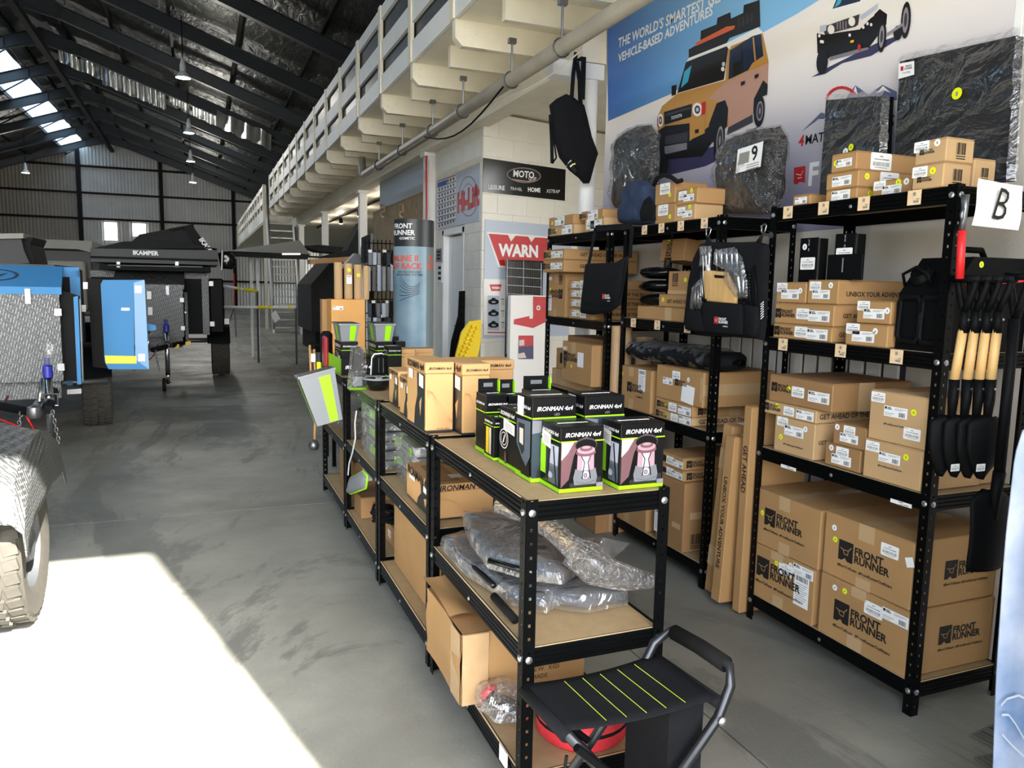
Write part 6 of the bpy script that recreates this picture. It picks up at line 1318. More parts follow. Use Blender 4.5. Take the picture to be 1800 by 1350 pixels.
# fourth counter: display tray, bins, packs
b4 = bounds((600, 660), (636, 661), (578, 645), 632); b4 = (b4[0], b4[0]+.24, b4[2], b4[3], b4[4], b4[5])
t = thing('display_tray', 'lime and black cardboard display tray on the far counter', 'tray', (b4[0]+.1, b4[2], ZC)); x0, x1, y0, y1, z0, z1 = b4
MB().box(x0, x1, y0, y0+.004, z0, z1).build('front', 'dark_box', t); MB().box(x0, x0+.004, y0+.004, y1, z0, z1).build('side', 'lime', t); MB().box(x1-.004, x1, y0+.004, y1, z0, z1).build('side', 'dark_box', t); MB().box(x0+.004, x1-.004, y0+.004, y1, z0, z0+.004).build('bottom', 'dark_box', t)
q = fprint('printed_words', t, b4, 'F'); q.words('IRONMAN 4x4', (.1, .5), (.9, .5), 'white_print', bold=.03, shear=.25); q.done()
def taper_bin(name, label, cx, cy, z0, w0, w1, h, d0, d1, mtx=None, cat='bin', stripe=True):
    t = thing(name, label, cat, (cx, cy, z0)); 
    def ring(w, d, z): return [(-w/2, -d/2, z), (w/2, -d/2, z), (w/2, d/2, z), (-w/2, d/2, z)]
    mt = T((cx, cy, z0)) @ (mtx or Matrix())
    MB().hexa([mt @ Vector(p) for p in ring(w0, d0, 0)+ring(w1, d1, h)]).build('shell', 'grey_plastic', t)
    MB().hexa([mt @ Vector(p) for p in ring(w1+.012, d1+.012, h-.012)+ring(w1+.012, d1+.012, h)]).build('rim', 'grey_plastic', t)
    MB().add([mt @ Vector(p) for p in ring(w1-.02, d1-.02, h+.0008)], [(0, 1, 2, 3)]).build('inside', 'dark_plastic', t)
    if stripe:
        for f in (-1, 1):
            MB().add([mt @ Vector(p) for p in ((-w0*.16+w0*.18, -d0/2*1-.0015, .004), (w0*.16+w0*.18, -d0/2-.0015, .004), (w1*.16+w1*.18, -d1/2-.0015, h*.9), (-w1*.16+w1*.18, -d1/2-.0015, h*.9))], [(0, 1, 2, 3)]).build('lime_stripe', 'lime', t); break
        MB().add([mt @ Vector(p) for p in ((-w0/2-.0015, -d0*.15, .004), (-w0/2-.0015, d0*.15, .004), (-w1/2-.0015, d1*.15, h*.9), (-w1/2-.0015, -d1*.15, h*.9))], [(0, 3, 2, 1)]).build('lime_stripe', 'lime', t)
    return t
for k, (pc, pl, l) in enumerate((((601, 652), (578, 640), 'left'), ((658, 652), (626, 640), 'right'))):
    a = P(*pc, z=.93); y1_ = P(*pl, z=.93).y; x_, yb_ = a.x, a.y+(.02 if k == 0 else 0); d_ = min(.26, max(.2, y1_-yb_)); zs_ = P(pc[0], 601, y=yb_).z; zt_ = P(pc[0], 569, y=yb_).z
    if k == 0: x_ = max(x_, b4[0]+.006)
    else: x_ = max(x_, b4[1]+.01)
    zb_ = z0+.005 if k == 0 else ZC+.0008; bd = (x_, x_+.11, yb_, yb_+d_, zb_, zs_)
    t = retail('bin_box', 'black printed sleeve under the %s grey bin on the far counter' % l, bd, words=True, lime=.02)
    q = fprint('printed_picture', t, bd, 'L'); q.lay = 2; q.poly([(.1, .05), (.7, .05), (.7, .6), (.2, .66)], 'k_steel'); q.poly([(.5, .3), (.9, .3), (.9, .5), (.5, .5)], 'p_white'); q.done()
    taper_bin('folding_bin', 'small grey folding bin, %s of two atop printed sleeves' % l, x_+.055, yb_+d_/2, zs_+.0008, .10, .13, zt_-zs_, d_*.86, d_*1.06)
bd = (b4[0]+.135, b4[0]+.195, b4[3]+.0, b4[3]+.10, ZC+.0008, ZC+.2)
t = thing('green_pack', 'bright green film pack between the two grey bins', 'pack', (bd[0]+.03, bd[2], ZC)); MB().cbox(*bd, .012).build('pack', 'lime', t)
b = MB().cbox(b4[0]-.03, b4[0]+.0, b4[3]-.02, b4[3]+.10, ZC+.0008, ZC+.21, .012); mat('maroon', '#9c2f3a', .35)
tag(b.build('red_slab', 'maroon', base=True), 'upright maroon rounded slab at the far end of the counter', 'case')
tag(MB().cbox(b4[0]-.035, b4[0]+.05, b4[3]+.11, b4[3]+.16, ZC+.0008, ZC+.24, .03).build('black_case', 'black_cloth', base=True), 'black padded case behind the maroon slab', 'case')
for k, (x_, y_, w_, h_) in enumerate(((b4[0]+.265, b4[2]-.12, .09, .19), (b4[0]+.36, b4[2]+.30, .08, .22), (b4[0]+.375, b4[2]+.12, .065, .2))):
    retail('black_box', ('black printed box right of the grey bins', 'black box with hanging tab, far counter, left one', 'black box with hanging tab, far counter, right one')[k], (x_, x_+w_, y_, y_+.1, ZC+.0008, ZC+h_), words=(k == 0), lime=.03)
# grey bin hooked on the outside of the counter
c = P(572, 742, x=.67); taper_bin('hanging_bin', 'big grey bin with lime stripe hooked on the counter side', c.x+.02, c.y+.02, c.z, .15, .21, .31, .15, .19, RY(-14) @ RX(-3))
# hanging tools at the far end
t = thing('camp_tools', 'brown-handled camp tools hung at the far end of the counter', 'tool', (.80, 5.62, .55))
for k in range(3): MB().tube([(.72+.03*k, 5.64, 1.05-.03*k), (.73+.03*k, 5.64, .70)], .009, 6).build('handle', ('k_wood', 'k_wood', 'bright_steel')[k], t, True)
MB().tube([(.72, 5.66, 1.06), (.80, 5.66, 1.05)], .012, 6).build('rail', 'black_plastic', t)
for k in range(2): MB().box(.725+.04*k, .755+.04*k, 5.618, 5.62, .93-.06*k, .99-.06*k).build('paper_tag', ('white_print', 'yellow_dot')[k], t)
c = P(552, 790, y=5.6); t = thing('ladle', 'long pale-handled ladle hanging beside the far counter', 'ladle', (c.x, 5.6, c.z)); a = P(555, 705, y=5.6)
MB().tube([a, P(553, 775, y=5.6)], .010, 8).build('handle', 'wood_handle', t, True); MB().tube([a, (a.x+.01, 5.58, a.z+.03), (.80, 5.563, a.z+.03)], .003, 5).build('hook', 'bright_steel', t, True); MB().lathe([(.001, -.035), (.03, -.03), (.042, 0), (.03, .03), (.012, .045)], 14, c=(c.x, 5.6, c.z+.03)).build('bowl', 'bright_steel', t, True)
# ---------------------------------------------------------------- middle and lower shelves
def film_case(label, x0, x1, y0, y1, z0, h, lime_side):
    t = thing('wrapped_case', label, 'case', ((x0+x1)/2, (y0+y1)/2, z0))
    MB().cbox(x0, x1, y0, y1, z0, z0+h, .012).build('shell', 'grey_plastic', t); MB().cbox(x0-.004, x1+.004, y0-.004, y1+.004, z0+h*.45, z0+h*.55, .004).build('seam', 'dark_plastic', t)
    MB().cbox(x0+.05, x1-.05, y0-.012, y0, z0+h*.25, z0+h*.75, .004).build('latch', 'lime', t); MB().cbox(x0-.012, x0, y0+.10, y1-.16, z0+h*.3, z0+h*.8, .004).build('latch', 'lime', t)
    def fn(u, v):
        a = 2*math.pi*u; c, s = math.cos(a), math.sin(a); k = max(abs(c), abs(s)); X = (x0+x1)/2+(x1-x0+.05)/2*c/k; Y = (y0+y1)/2+(y1-y0+.05)/2*s/k; n_ = .014*noise3((X*14, Y*14, v*5+z0*9)); return (X+n_, Y+n_, z0+.002+(h+.006)*v)
    MB().grid(fn, 64, 6, closed_u=True).build('film', 'loose_film', t, True); MB().grid(lambda u, v: (x0-.02+(x1-x0+.04)*u, y0-.02+(y1-y0+.04)*v, z0+h+.008+.006*noise3((u*9, v*9, z0))), 16, 16).build('film_top', 'loose_film', t, True)
    return t
w3 = ('bottom', 'middle', 'top')
for k in range(3):
    film_case('film-wrapped grey case, %s of the stack on the third counter' % w3[k], .85, 1.16, 3.80, 4.28, .5565+k*.098, .085, k)
for k in range(2):
    film_case('film-wrapped grey case with lime latch, %s of the stack on the second counter' % ('bottom', 'top')[k], .90, 1.18, 3.34, 3.64, .5565+k*.105, .092, k)
t = thing('webbing_strap', 'pale webbing strap dangling over the wrapped cases', 'strap', (.78, 4.25, .5)); pts = [P(*p, x=.785) for p in ((627, 722), (624, 745), (625, 770), (620, 795), (614, 815), (612, 835))]
for a, c in zip(pts, pts[1:]): s = Vector((0, .012, 0)); e = Vector((-.003, 0, 0)); MB().hexa([a-s, a+s, a+s+e, a-s+e, c-s, c+s, c+s+e, c-s+e]).build('webbing', 'white_print', t)
q = [P(*p, x=.80) for p in ((612, 865), (618, 840), (640, 828), (648, 838), (645, 858), (618, 868))]
t = thing('grey_pouch', 'grey pouch with lime trim hanging below the third counter shelf', 'pouch', q[0]); puff(dense(q, 3), (-1, 0, 0), .03, wr=.006).build('body', 'grey_plastic', t, True); MB().tube([p+Vector((-.004, 0, 0)) for p in q], .006, 6, closed=True).build('trim', 'lime', t, True)
carton('long low carton on the floor shelf of the third counter', .90, 1.15, 3.8, 4.35, .122, .23, [('L', 'price', .8, .5, .12)], 'kraft')
carton('flat carton at the far end of the third counter floor shelf', .84, 1.1, 4.38, 4.60, .122, .25, (), 'kraft_dark')
t = thing('black_webbing', 'tangle of black straps on the third counter floor shelf', 'strap', (.95, 3.85, .23))
for k in range(4): MB().tube([(.88+.06*math.sin(i*.9+k), 3.92+.05*math.cos(i*1.1+k*2)+.02*k, .245+.018*k+.01*math.sin(i*2)) for i in range(12)], .009, 6).build('loop', 'black_canvas', t, True)
carton('open carton with a white label on the far counter floor shelf', .86, 1.16, 4.74, 5.24, .122, .38, [('L', 'price', .35, .7, .12), ('F', 'doc', .3, .7, .2)], 'kraft_dark', flap=False)
tag(MB().cbox(.84, 1.16, 4.75, 5.4, .5215, .60, .02).build('wrapped_case', 'clear_film', base=True), 'folded clear film lying on the far counter middle shelf', 'film')
bI = bounds((760, 916), (833, 911), (710, 868), 853, z=.556); bI = bI[:3]+(min(bI[3], 3.29),)+bI[4:]; t = tan_box('flat tan appliance box on the second counter middle shelf', (bI[0], bI[0]+.26, bI[2], bI[3], .557, bI[5]), lid=.2)
q = Print('printed_top', t, lambda u, v, l=0: Vector((bI[0]+u*.26, bI[2]+v*(bI[3]-bI[2]), bI[5]+.0012+.0004*l))); q.normal = Vector((0, 0, 1)); q.poly([(.1, .1), (.5, .1), (.5, .9), (.15, .8)], 'kraft_dark'); q.words('IRONMAN 4x4', (.6, .9), (.95, .1), 'black_print', bold=.03); q.poly([(.4, .2), (.6, .2), (.6, .35), (.4, .35)], 'p_white'); q.done()
carton('brown carton behind the flat tan appliance box', bI[0]+.275, bI[0]+.275+.13, bI[2]-.02, bI[2]+.32, .557, .66, (), 'kraft_dark')
a = P(676, 990, x=.86); c = P(744, 1060, x=.86)
carton('large thin carton standing on the second counter floor shelf', .86, .93, 2.84, 3.63, .122, .122+.365, [('L', 'tape', .5, .95, .98, .06), ('L', 'tape', .02, .5, .03, .9)], 'kraft', flap=False)
carton('second thin carton behind the standing one on the floor shelf', .945, 1.02, 2.86, 3.6, .122, .44, (), 'kraft_dark', flap=False)
# big battered carton on the nearest counter floor shelf
bC = bounds((827, 1238), (1038, 1180), (739, 1150), 1115, z=.131)
x0, x1, y0, y1, z0, z1 = min(.79, max(.745, (bC[0]+P(739, 1150, z=.131).x)/2)), 1.2, max(bC[2], 1.92), 2.66, .1315, bC[5]
t = thing('battered_carton', 'battered brown carton with a lifted flap on the nearest counter floor shelf', 'box', ((x0+x1)/2, (y0+y1)/2, z0))
MB().grid(lambda u, v: (x0+.004*math.sin(v*9)+.004*math.sin(u*5), y1-(y1-y0)*u, z0+(z1-z0)*v), 12, 6).build('side', 'kraft', t, True); MB().grid(lambda u, v: (x0+(x1-x0)*u, y0+.004*math.sin(v*7), z0+(z1-z0)*v), 12, 6).build('side', 'kraft', t, True)
MB().box(x0+.012, x1, y0+.008, y1, z0, z0+.006).build('bottom', 'kraft', t); MB().box(x1-.006, x1, y0+.008, y1, z0+.006, z1).build('side', 'kraft', t); MB().box(x0+.012, x1-.006, y1-.006, y1, z0+.006, z1).build('side', 'kraft', t)
MB().grid(lambda u, v: (x0+.002+(x1-x0-.004)*u, y0+.002+(y1-y0-.01)*v, z1+.002+.010*math.sin(v*3)*math.sin(u*3)), 10, 10).build('flap', 'kraft_dark', t, True)
MB().grid(lambda u, v: (x0-.018+.22*u, y1-.34+.33*v, z1+.020+.035*(1-u)*(.35+.65*v)+.008*math.sin(u*7+v*4)), 12, 10).build('flap', 'kraft', t, True)
MB().grid(lambda u, v: (x0-.0055, y0+.005+.10*u, z0+(z1-z0)*v), 3, 5).build('tape', 'tape', t); MB().grid(lambda u, v: (x0+.09*u, y0-.0055-.002*math.sin(v*9), z0+(z1-z0)*v), 3, 8).build('tape', 'tape', t)
for j, s in enumerate(('BATCH', 'ITEM', 'QUANTITY  PCS', 'G.W.  KGS', 'N.W.  KGS', 'MADE')):
    me, tw, th = text_mesh(s, 'black_print', bold=.0); o = inst(me, 'printed_words', None, T((1.0+tw*.011, y0-.006, z1-.055-j*.026)) @ RX(90) @ SCL(.022)); attach(o, t)
# bagged red tool and red recovery bag
c = P(882, 1262, z=.131); c.x += .02; c.y -= .035; t = thing('bagged_tool', 'red and black tool in a clear bag on the lowest shelf', 'tool', (c.x, c.y, .131))
MB().tube([(c.x-.035, c.y+.10, .175), (c.x-.01, c.y+.05, .17), (c.x+.03, c.y-.01, .165)], [.022, .026, .024], 12).build('grip', 'black_rubber', t, True); MB().tube([(c.x-.045, c.y+.115, .19), (c.x-.035, c.y+.10, .178)], .03, 12).build('end_cap', 'red_plastic', t, True); MB().tube([(c.x+.03, c.y-.01, .165), (c.x+.04, c.y-.025, .163)], .027, 12).build('end_cap', 'red_plastic', t, True)
me, tw, th = text_mesh('Runva', 'white_print', bold=.03); o = inst(me, 'printed_words', None, T((c.x-.028, c.y+.035, .178)) @ RZ(-58) @ RX(62) @ SCL(.032)); attach(o, t)
def fbag(u, v, c=c):
    a = 2*math.pi*u; r = math.sin(math.pi*v)**.5; n_ = 1+.3*noise3((math.cos(a)*2, math.sin(a)*2, v*7)); return (c.x-.01+.085*r*math.cos(a)*n_, c.y+.045+.11*r*math.sin(a)*n_, .1335+.105*v*(.7+.3*n_))
MB().grid(fbag, 30, 14, closed_u=True).build('clear_bag', 'loose_film', t, True)
cc = (1.06, 1.985); t = thing('recovery_bag', 'round red and black recovery bag with clear window on the lowest shelf', 'bag', (cc[0], cc[1], .131))
def lb(prof, m, nm, sm=True): MB().lathe(prof, 28, c=(cc[0], cc[1], .1315), cap=False).build(nm, m, t, sm)
lb([(.001, 0), (.125, 0), (.14, .015), (.142, .05)], 'red_cloth', 'lower'); lb([(.142, .05), (.144, .055), (.142, .062)], 'black_canvas', 'zip'); lb([(.142, .062), (.138, .085), (.12, .095)], 'red_cloth', 'upper'); lb([(.12, .095), (.09, .10), (.001, .10)], 'black_canvas', 'top')
MB().tube([(cc[0]+.10*math.cos(i*.45+2.6), cc[1]+.10*math.sin(i*.45+2.6), .235+.02*math.sin(i*.7)) for i in range(8)], .012, 7).build('handle', 'red_cloth', t, True)
# clear-wrapped chairs on the nearest counter middle shelf
ZM = .506
mat('slate_cloth', '#3d434b', .8, var=.12, scale=14, bump=.3, bscale=90)
def flat_panel(t, pts, zz, th, wr, nm='folded_panel', seed=0):
    q = [P(*p, z=ZM+zz) for p in pts]; q = [Vector((min(max(p.x, .812), 1.222), min(max(p.y, 1.885), 2.70), ZM+zz)) for p in q]
    puff(dense(q, 4), (0, 0, 1), th, back=False, rings=((1, -.5), (.985, .6), (.94, 1), (.6, 1), (.15, 1))).build(nm, 'slate_cloth', t, True)
    c = sum(q, Vector())/len(q); q2 = [c+(p-c)*1.05 for p in q]
    puff(dense(q2, 8), (0, 0, 1), th*1.35+.006, back=False, wr=wr, rings=((1.0, -.7), (.99, .2), (.96, .7), (.86, .95), (.7, 1.05), (.5, 1.05), (.3, 1.05), (.1, 1.05))).build('film', 'loose_film', t, True)
t = thing('wrapped_chair', 'folded grey chair in clear film lying on the nearest middle shelf', 'chair', (1.0, 2.25, ZM+.001))
flat_panel(t, ((775, 955), (800, 930), (880, 960), (985, 1045), (955, 1062), (900, 1050), (820, 1000)), .034, .020, .010)
flat_panel(t, ((925, 985), (1010, 985), (1085, 1020), (1100, 1048), (1030, 1062), (950, 1050)), .036, .022, .010)
MB().tube([P(868, 1048, z=ZM+.03), P(906, 1090, z=ZM+.018)], .013, 10).build('leg', 'black_rubber', t, True); MB().tube([P(1040, 1030, z=ZM+.03), P(1097, 1056, z=ZM+.02)], .013, 10).build('leg', 'black_rubber', t, True); MB().tube([P(800, 965, z=ZM+.05), P(868, 1030, z=ZM+.05)], .010, 8).build('frame_tube', 'black_gloss', t, True)
t = thing('wrapped_chair', 'second folded chair in clear film on top of the other', 'chair', (1.0, 2.35, ZM+.07))
flat_panel(t, ((815, 908), (850, 893), (900, 905), (990, 945), (1025, 985), (985, 1012), (930, 1005), (860, 985), (830, 945)), .112, .020, .009)
MB().tube([P(860, 985, z=ZM+.115), P(940, 1008, z=ZM+.115)], .010, 8).build('frame_tube', 'black_gloss', t, True)
t = thing('bubble_wrap_axe', 'long tool in bubble wrap poking out beyond the nearest shelf', 'tool', P(1040, 960, z=ZM+.16))
hp = [P(875, 885, z=ZM+.27), P(935, 905, z=ZM+.25), P(985, 943, z=ZM+.22), P(1020, 975, z=ZM+.19)]
MB().tube(hp, .016, 10).build('handle', 'wood_handle', t, True); MB().tube(hp, [.03, .036, .034, .038], 12).build('wrap', 'bubble_film', t, True)
MB().tube([P(1015, 968, z=ZM+.19), P(1050, 995, z=ZM+.15), P(1100, 1010, z=ZM+.11), P(1143, 1018, z=ZM+.10)], [.03, .034, .026, .012], 12).build('head', 'bright_steel', t, True)
MB().tube([P(1005, 970, z=ZM+.19), P(1045, 1000, z=ZM+.15), P(1095, 1015, z=ZM+.11), P(1148, 1022, z=ZM+.10)], [.045, .05, .042, .022], 14).build('wrap', 'bubble_film', t, True)
MB().tube([P(1005, 960, z=ZM+.19), P(1045, 970, z=ZM+.17), P(1080, 998, z=ZM+.12)], [.03, .03, .014], 12).build('wrap', 'bubble_film', t, True)
MB().add([P(1010, 945, z=ZM+.16), P(1060, 945, z=ZM+.2), P(1108, 955, z=ZM+.18), P(1075, 985, z=ZM+.12), P(1040, 980, z=ZM+.14)], [(0, 1, 2, 3, 4)]).build('loose_corner', 'loose_film', t)
# ---------------------------------------------------------------- folding stool in front
ZS = .50
def S(px, py, z=ZS): return P(px, py, z=z)
t = thing('folding_stool', 'black folding camp stool with grey tube frame in front of the counter', 'stool', S(1090, 1220, 0))
mat('tube_grey', '#42454a', .32, .8)
st = [S(925, 1205), S(1152, 1152), S(1262, 1228), S(1000, 1285)]
MB().grid(lambda u, v: st[0].lerp(st[1], u).lerp(st[3].lerp(st[2], u), v)-Vector((0, 0, .012*math.sin(math.pi*u))), 16, 8).build('seat', 'black_canvas', t, True)
o = t.children[-1]; md = o.modifiers.new('s', 'SOLIDIFY'); md.thickness = .004
mat('lime_thread', '#c6d93a', .6)
for k in range(5):
    u = .26+k*.135; a = st[0].lerp(st[1], u); c = st[3].lerp(st[2], u); d_ = Vector((0, 0, .004-.012*math.sin(math.pi*u))); MB().tube([a.lerp(c, .06)+d_, a.lerp(c, .5)+d_, a.lerp(c, .93)+d_], .0011, 5).build('stitching', 'lime_thread', t)
R_ = .0125
MB().tube([st[0]+Vector((-.005, 0, -.012)), st[3]+Vector((-.005, 0, -.012))], .016, 8).build('seat_sleeve', 'black_canvas', t, True); MB().tube([st[1]+Vector((.005, 0, -.012)), st[2]+Vector((.005, 0, -.012))], .016, 8).build('seat_sleeve', 'black_canvas', t, True)
# back hoop with padded handle, running down to the front feet
HT = [P(1128, 1175, y=st[1].y-.0), P(1150, 1130, y=st[1].y), P(1180, 1108, y=st[1].y-.005)]
yh = st[2].y; HB = [P(1283, 1172, y=yh+.01), P(1284, 1205, y=yh), P(1262, 1262, y=yh), P(1205, 1345, y=yh)]
dn = (HB[3]-HB[2]); foot = HB[2]+dn*(HB[2].z/(-dn.z)*.985)
dn2 = HT[0]-HT[1]; fo2 = HT[0]+Vector((foot.x-HB[2].x, 0, -HT[0].z+.012))
MB().tube([fo2, HT[0], HT[1], HT[2], HB[0], HB[1], HB[2], foot], R_, 12).build('back_hoop', 'tube_grey', t, True)
MB().tube([HT[2].lerp(HB[0], .06), HT[2].lerp(HB[0], .5)+Vector((0, 0, .004)), HT[2].lerp(HB[0], .94)], .021, 12).build('foam_grip', 'black_rubber', t, True)
# crossing front frame
fl0 = Vector((foot.x+.36, st[0].y, .012)); fl3 = Vector((foot.x+.36, st[3].y, .012))
MB().tube([fl0, st[0]+Vector((0, 0, -.012)), st[3]+Vector((0, 0, -.012)), fl3], R_, 10).build('front_frame', 'tube_grey', t, True)
for k, y_ in enumerate((st[3].y-.02, st[0].y+.02)):
    p = P(1032, 1310, y=st[3].y); MB().tube([Vector((st[0 if k else 3].x+.01, y_, ZS-.03)), Vector((st[0 if k else 3].x+.19, y_, ZS-.20))], .010, 8).build('strut', 'black_plastic', t)
    bpt = HB[2] if k == 0 else HT[0]; MB().lathe([(.011, 0), (.011, .006), (.004, .012)], 8, mtx=T(bpt+Vector((0, -.013, 0))) @ RX(90)).build('bolt', 'bolt_steel', t)
bgp = [st[1].lerp(st[2], .15)+Vector((-.01, 0, -.03)), st[1].lerp(st[2], .85)+Vector((-.01, 0, -.03))]
MB().hexa([bgp[0]+Vector((-.10, 0, -.40)), bgp[0]+Vector((0, 0, -.40)), bgp[1]+Vector((0, 0, -.40)), bgp[1]+Vector((-.10, 0, -.40)), bgp[0]+Vector((-.10, 0, 0)), bgp[0], bgp[1], bgp[1]+Vector((-.10, 0, 0))]).build('storage_bag', 'black_cloth', t)
b = MB().tube([st[3]+Vector((-.01, -.012, -.05)), st[3]+Vector((-.02, -.012, -.14)), st[3]+Vector((.0, -.012, -.17)), st[3]+Vector((.04, -.012, -.21))], .004, 6); b.build('buckle_strap', 'black_canvas', t)
# label card on the counter edge
p = P(885, 1330, x=.785); MB().box(.783, .786, p.y-.03, p.y+.03, p.z-.025, p.z+.025).build('label_card', 'white_print', RA)
# ================================================================ trailers and the far end of the hall
def checker_plate(key='tread_plate', cell=40.0, rough=.45):
    m = bpy.data.materials.new(key); m.use_nodes = True; n = m.node_tree.nodes; L = m.node_tree.links; b = n['Principled BSDF']
    b.inputs['Base Color'].default_value = rgb('#6f7274'); b.inputs['Metallic'].default_value = .7; b.inputs['Roughness'].default_value = rough
    tc = n.new('ShaderNodeTexCoord'); mp = n.new('ShaderNodeMapping'); L.new(tc.outputs['Object'], mp.inputs[0]); mp.inputs['Rotation'].default_value = (math.radians(45), math.radians(45), math.radians(45))
    ck = n.new('ShaderNodeTexChecker'); ck.inputs['Scale'].default_value = cell; L.new(mp.outputs[0], ck.inputs['Vector'])
    ws_ = []
    for d in ('X', 'Y'):
        w = n.new('ShaderNodeTexWave'); w.bands_direction = d; w.inputs['Scale'].default_value = cell*.62; L.new(mp.outputs[0], w.inputs['Vector']); ws_.append(w)
    mx = n.new('ShaderNodeMix'); mx.data_type = 'FLOAT'; L.new(ck.outputs['Fac'], mx.inputs[0]); L.new(ws_[0].outputs['Fac'], mx.inputs[2]); L.new(ws_[1].outputs['Fac'], mx.inputs[3])
    rp = n.new('ShaderNodeValToRGB'); rp.color_ramp.elements[0].position = .5; rp.color_ramp.elements[1].position = .75; rp.color_ramp.elements[0].color = rgb('#55585a'); rp.color_ramp.elements[1].color = rgb('#85888a')
    L.new(mx.outputs[0], rp.inputs[0]); L.new(rp.outputs[0], b.inputs['Base Color'])
    bp = n.new('ShaderNodeBump'); bp.inputs['Strength'].default_value = .6; bp.inputs['Distance'].default_value = .004; L.new(mx.outputs[0], bp.inputs['Height']); L.new(bp.outputs[0], b.inputs['Normal']); MATS[key] = m
checker_plate()
mat('tyre', '#36342f', .85, var=.15, scale=30); mat('tent_grey', '#3c3f42', .6); mat('tent_cloth', '#1d1f20', .9, var=.2, scale=8, bump=.2, bscale=40); mat('reflector', '#f2f4f5', .25); mat('yellow_reflector', '#f0e000', .35); mat('blue_cap', '#2a2f9a', .35); mat('caravan_grey', '#8f8e88', .5); mat('blue_lit', '#6f9fcc', .35)
_W = {}
def wheel_meshes(R_, w):
    if (R_, w) in _W: return _W[(R_, w)]
    t = MB(); t.lathe([(R_*.55, -w*.42), (R_*.72, -w*.5), (R_*.88, -w*.49), (R_*.94, -w*.42), (R_*.955, -w*.3), (R_*.955, w*.3), (R_*.94, w*.42), (R_*.88, w*.49), (R_*.72, w*.5), (R_*.55, w*.42)], 40, mtx=RY(90), cap=False)
    ly = t.mesh('tyre', 'tyre', 30)
    g = MB(); n = 34
    for i in range(n):
        a = 360*i/n
        for k, (x0, x1, sh) in enumerate(((-w*.46, -w*.22, 0), (-w*.17, 0, .5), (w*.03, w*.19, 0), (w*.24, w*.46, .5))):
            mt = RX(a+sh*360/n); h0 = R_*.93 if abs(x0+x1) < w*.5 else R_*.90
            g.box(x0, x1, -R_*.062, R_*.062, h0, R_*1.0 if abs(x0+x1) < w*.5 else R_*.965, 0, mt @ RZ((12 if k % 2 else -12)))
    tr = g.mesh('tread', 'tyre')
    r = MB().lathe([(.001, .02), (R_*.2, .03), (R_*.25, -.01), (R_*.5, -.02), (R_*.57, .03), (R_*.58, -.06)], 24, mtx=T((w*.3, 0, 0)) @ RY(90), cap=False).mesh('rim', 'dark_plastic', 30)
    _W[(R_, w)] = (ly, tr, r); return _W[(R_, w)]
def add_wheel(t, x, y, R_=.38, w=.27, flip=False, yaw=0):
    a, b_, c = wheel_meshes(R_, w); mt = T((x, y, R_)) @ RZ(yaw) @ (RZ(180) if flip else Matrix())
    o = inst(a, 'tyre', None, mt); attach(o, t); o2 = inst(b_, 'tread', None, mt); attach(o2, o); o2['kind'] = 'stuff'; o3 = inst(c, 'rim', None, mt); attach(o3, t)
class Tr:
    """trailer frame: lx to the trailer's own right as seen from the front-right, lf forward of the axle"""
    def __init__(s, cx, cy, yaw): s.c = Vector((cx, cy, 0)); a = math.radians(yaw); s.r = Vector((math.cos(a), math.sin(a), 0)); s.f = Vector((math.sin(a), -math.cos(a), 0)); s.yaw = yaw
    def __call__(s, lx, lf, z): return s.c+s.r*lx+s.f*lf+Vector((0, 0, z))
    def box(s, b, x0, x1, f0, f1, z0, z1, m=None):
        return b.hexa([s(x0, f1, z0), s(x1, f1, z0), s(x1, f0, z0), s(x0, f0, z0), s(x0, f1, z1), s(x1, f1, z1), s(x1, f0, z1), s(x0, f0, z1)], m)
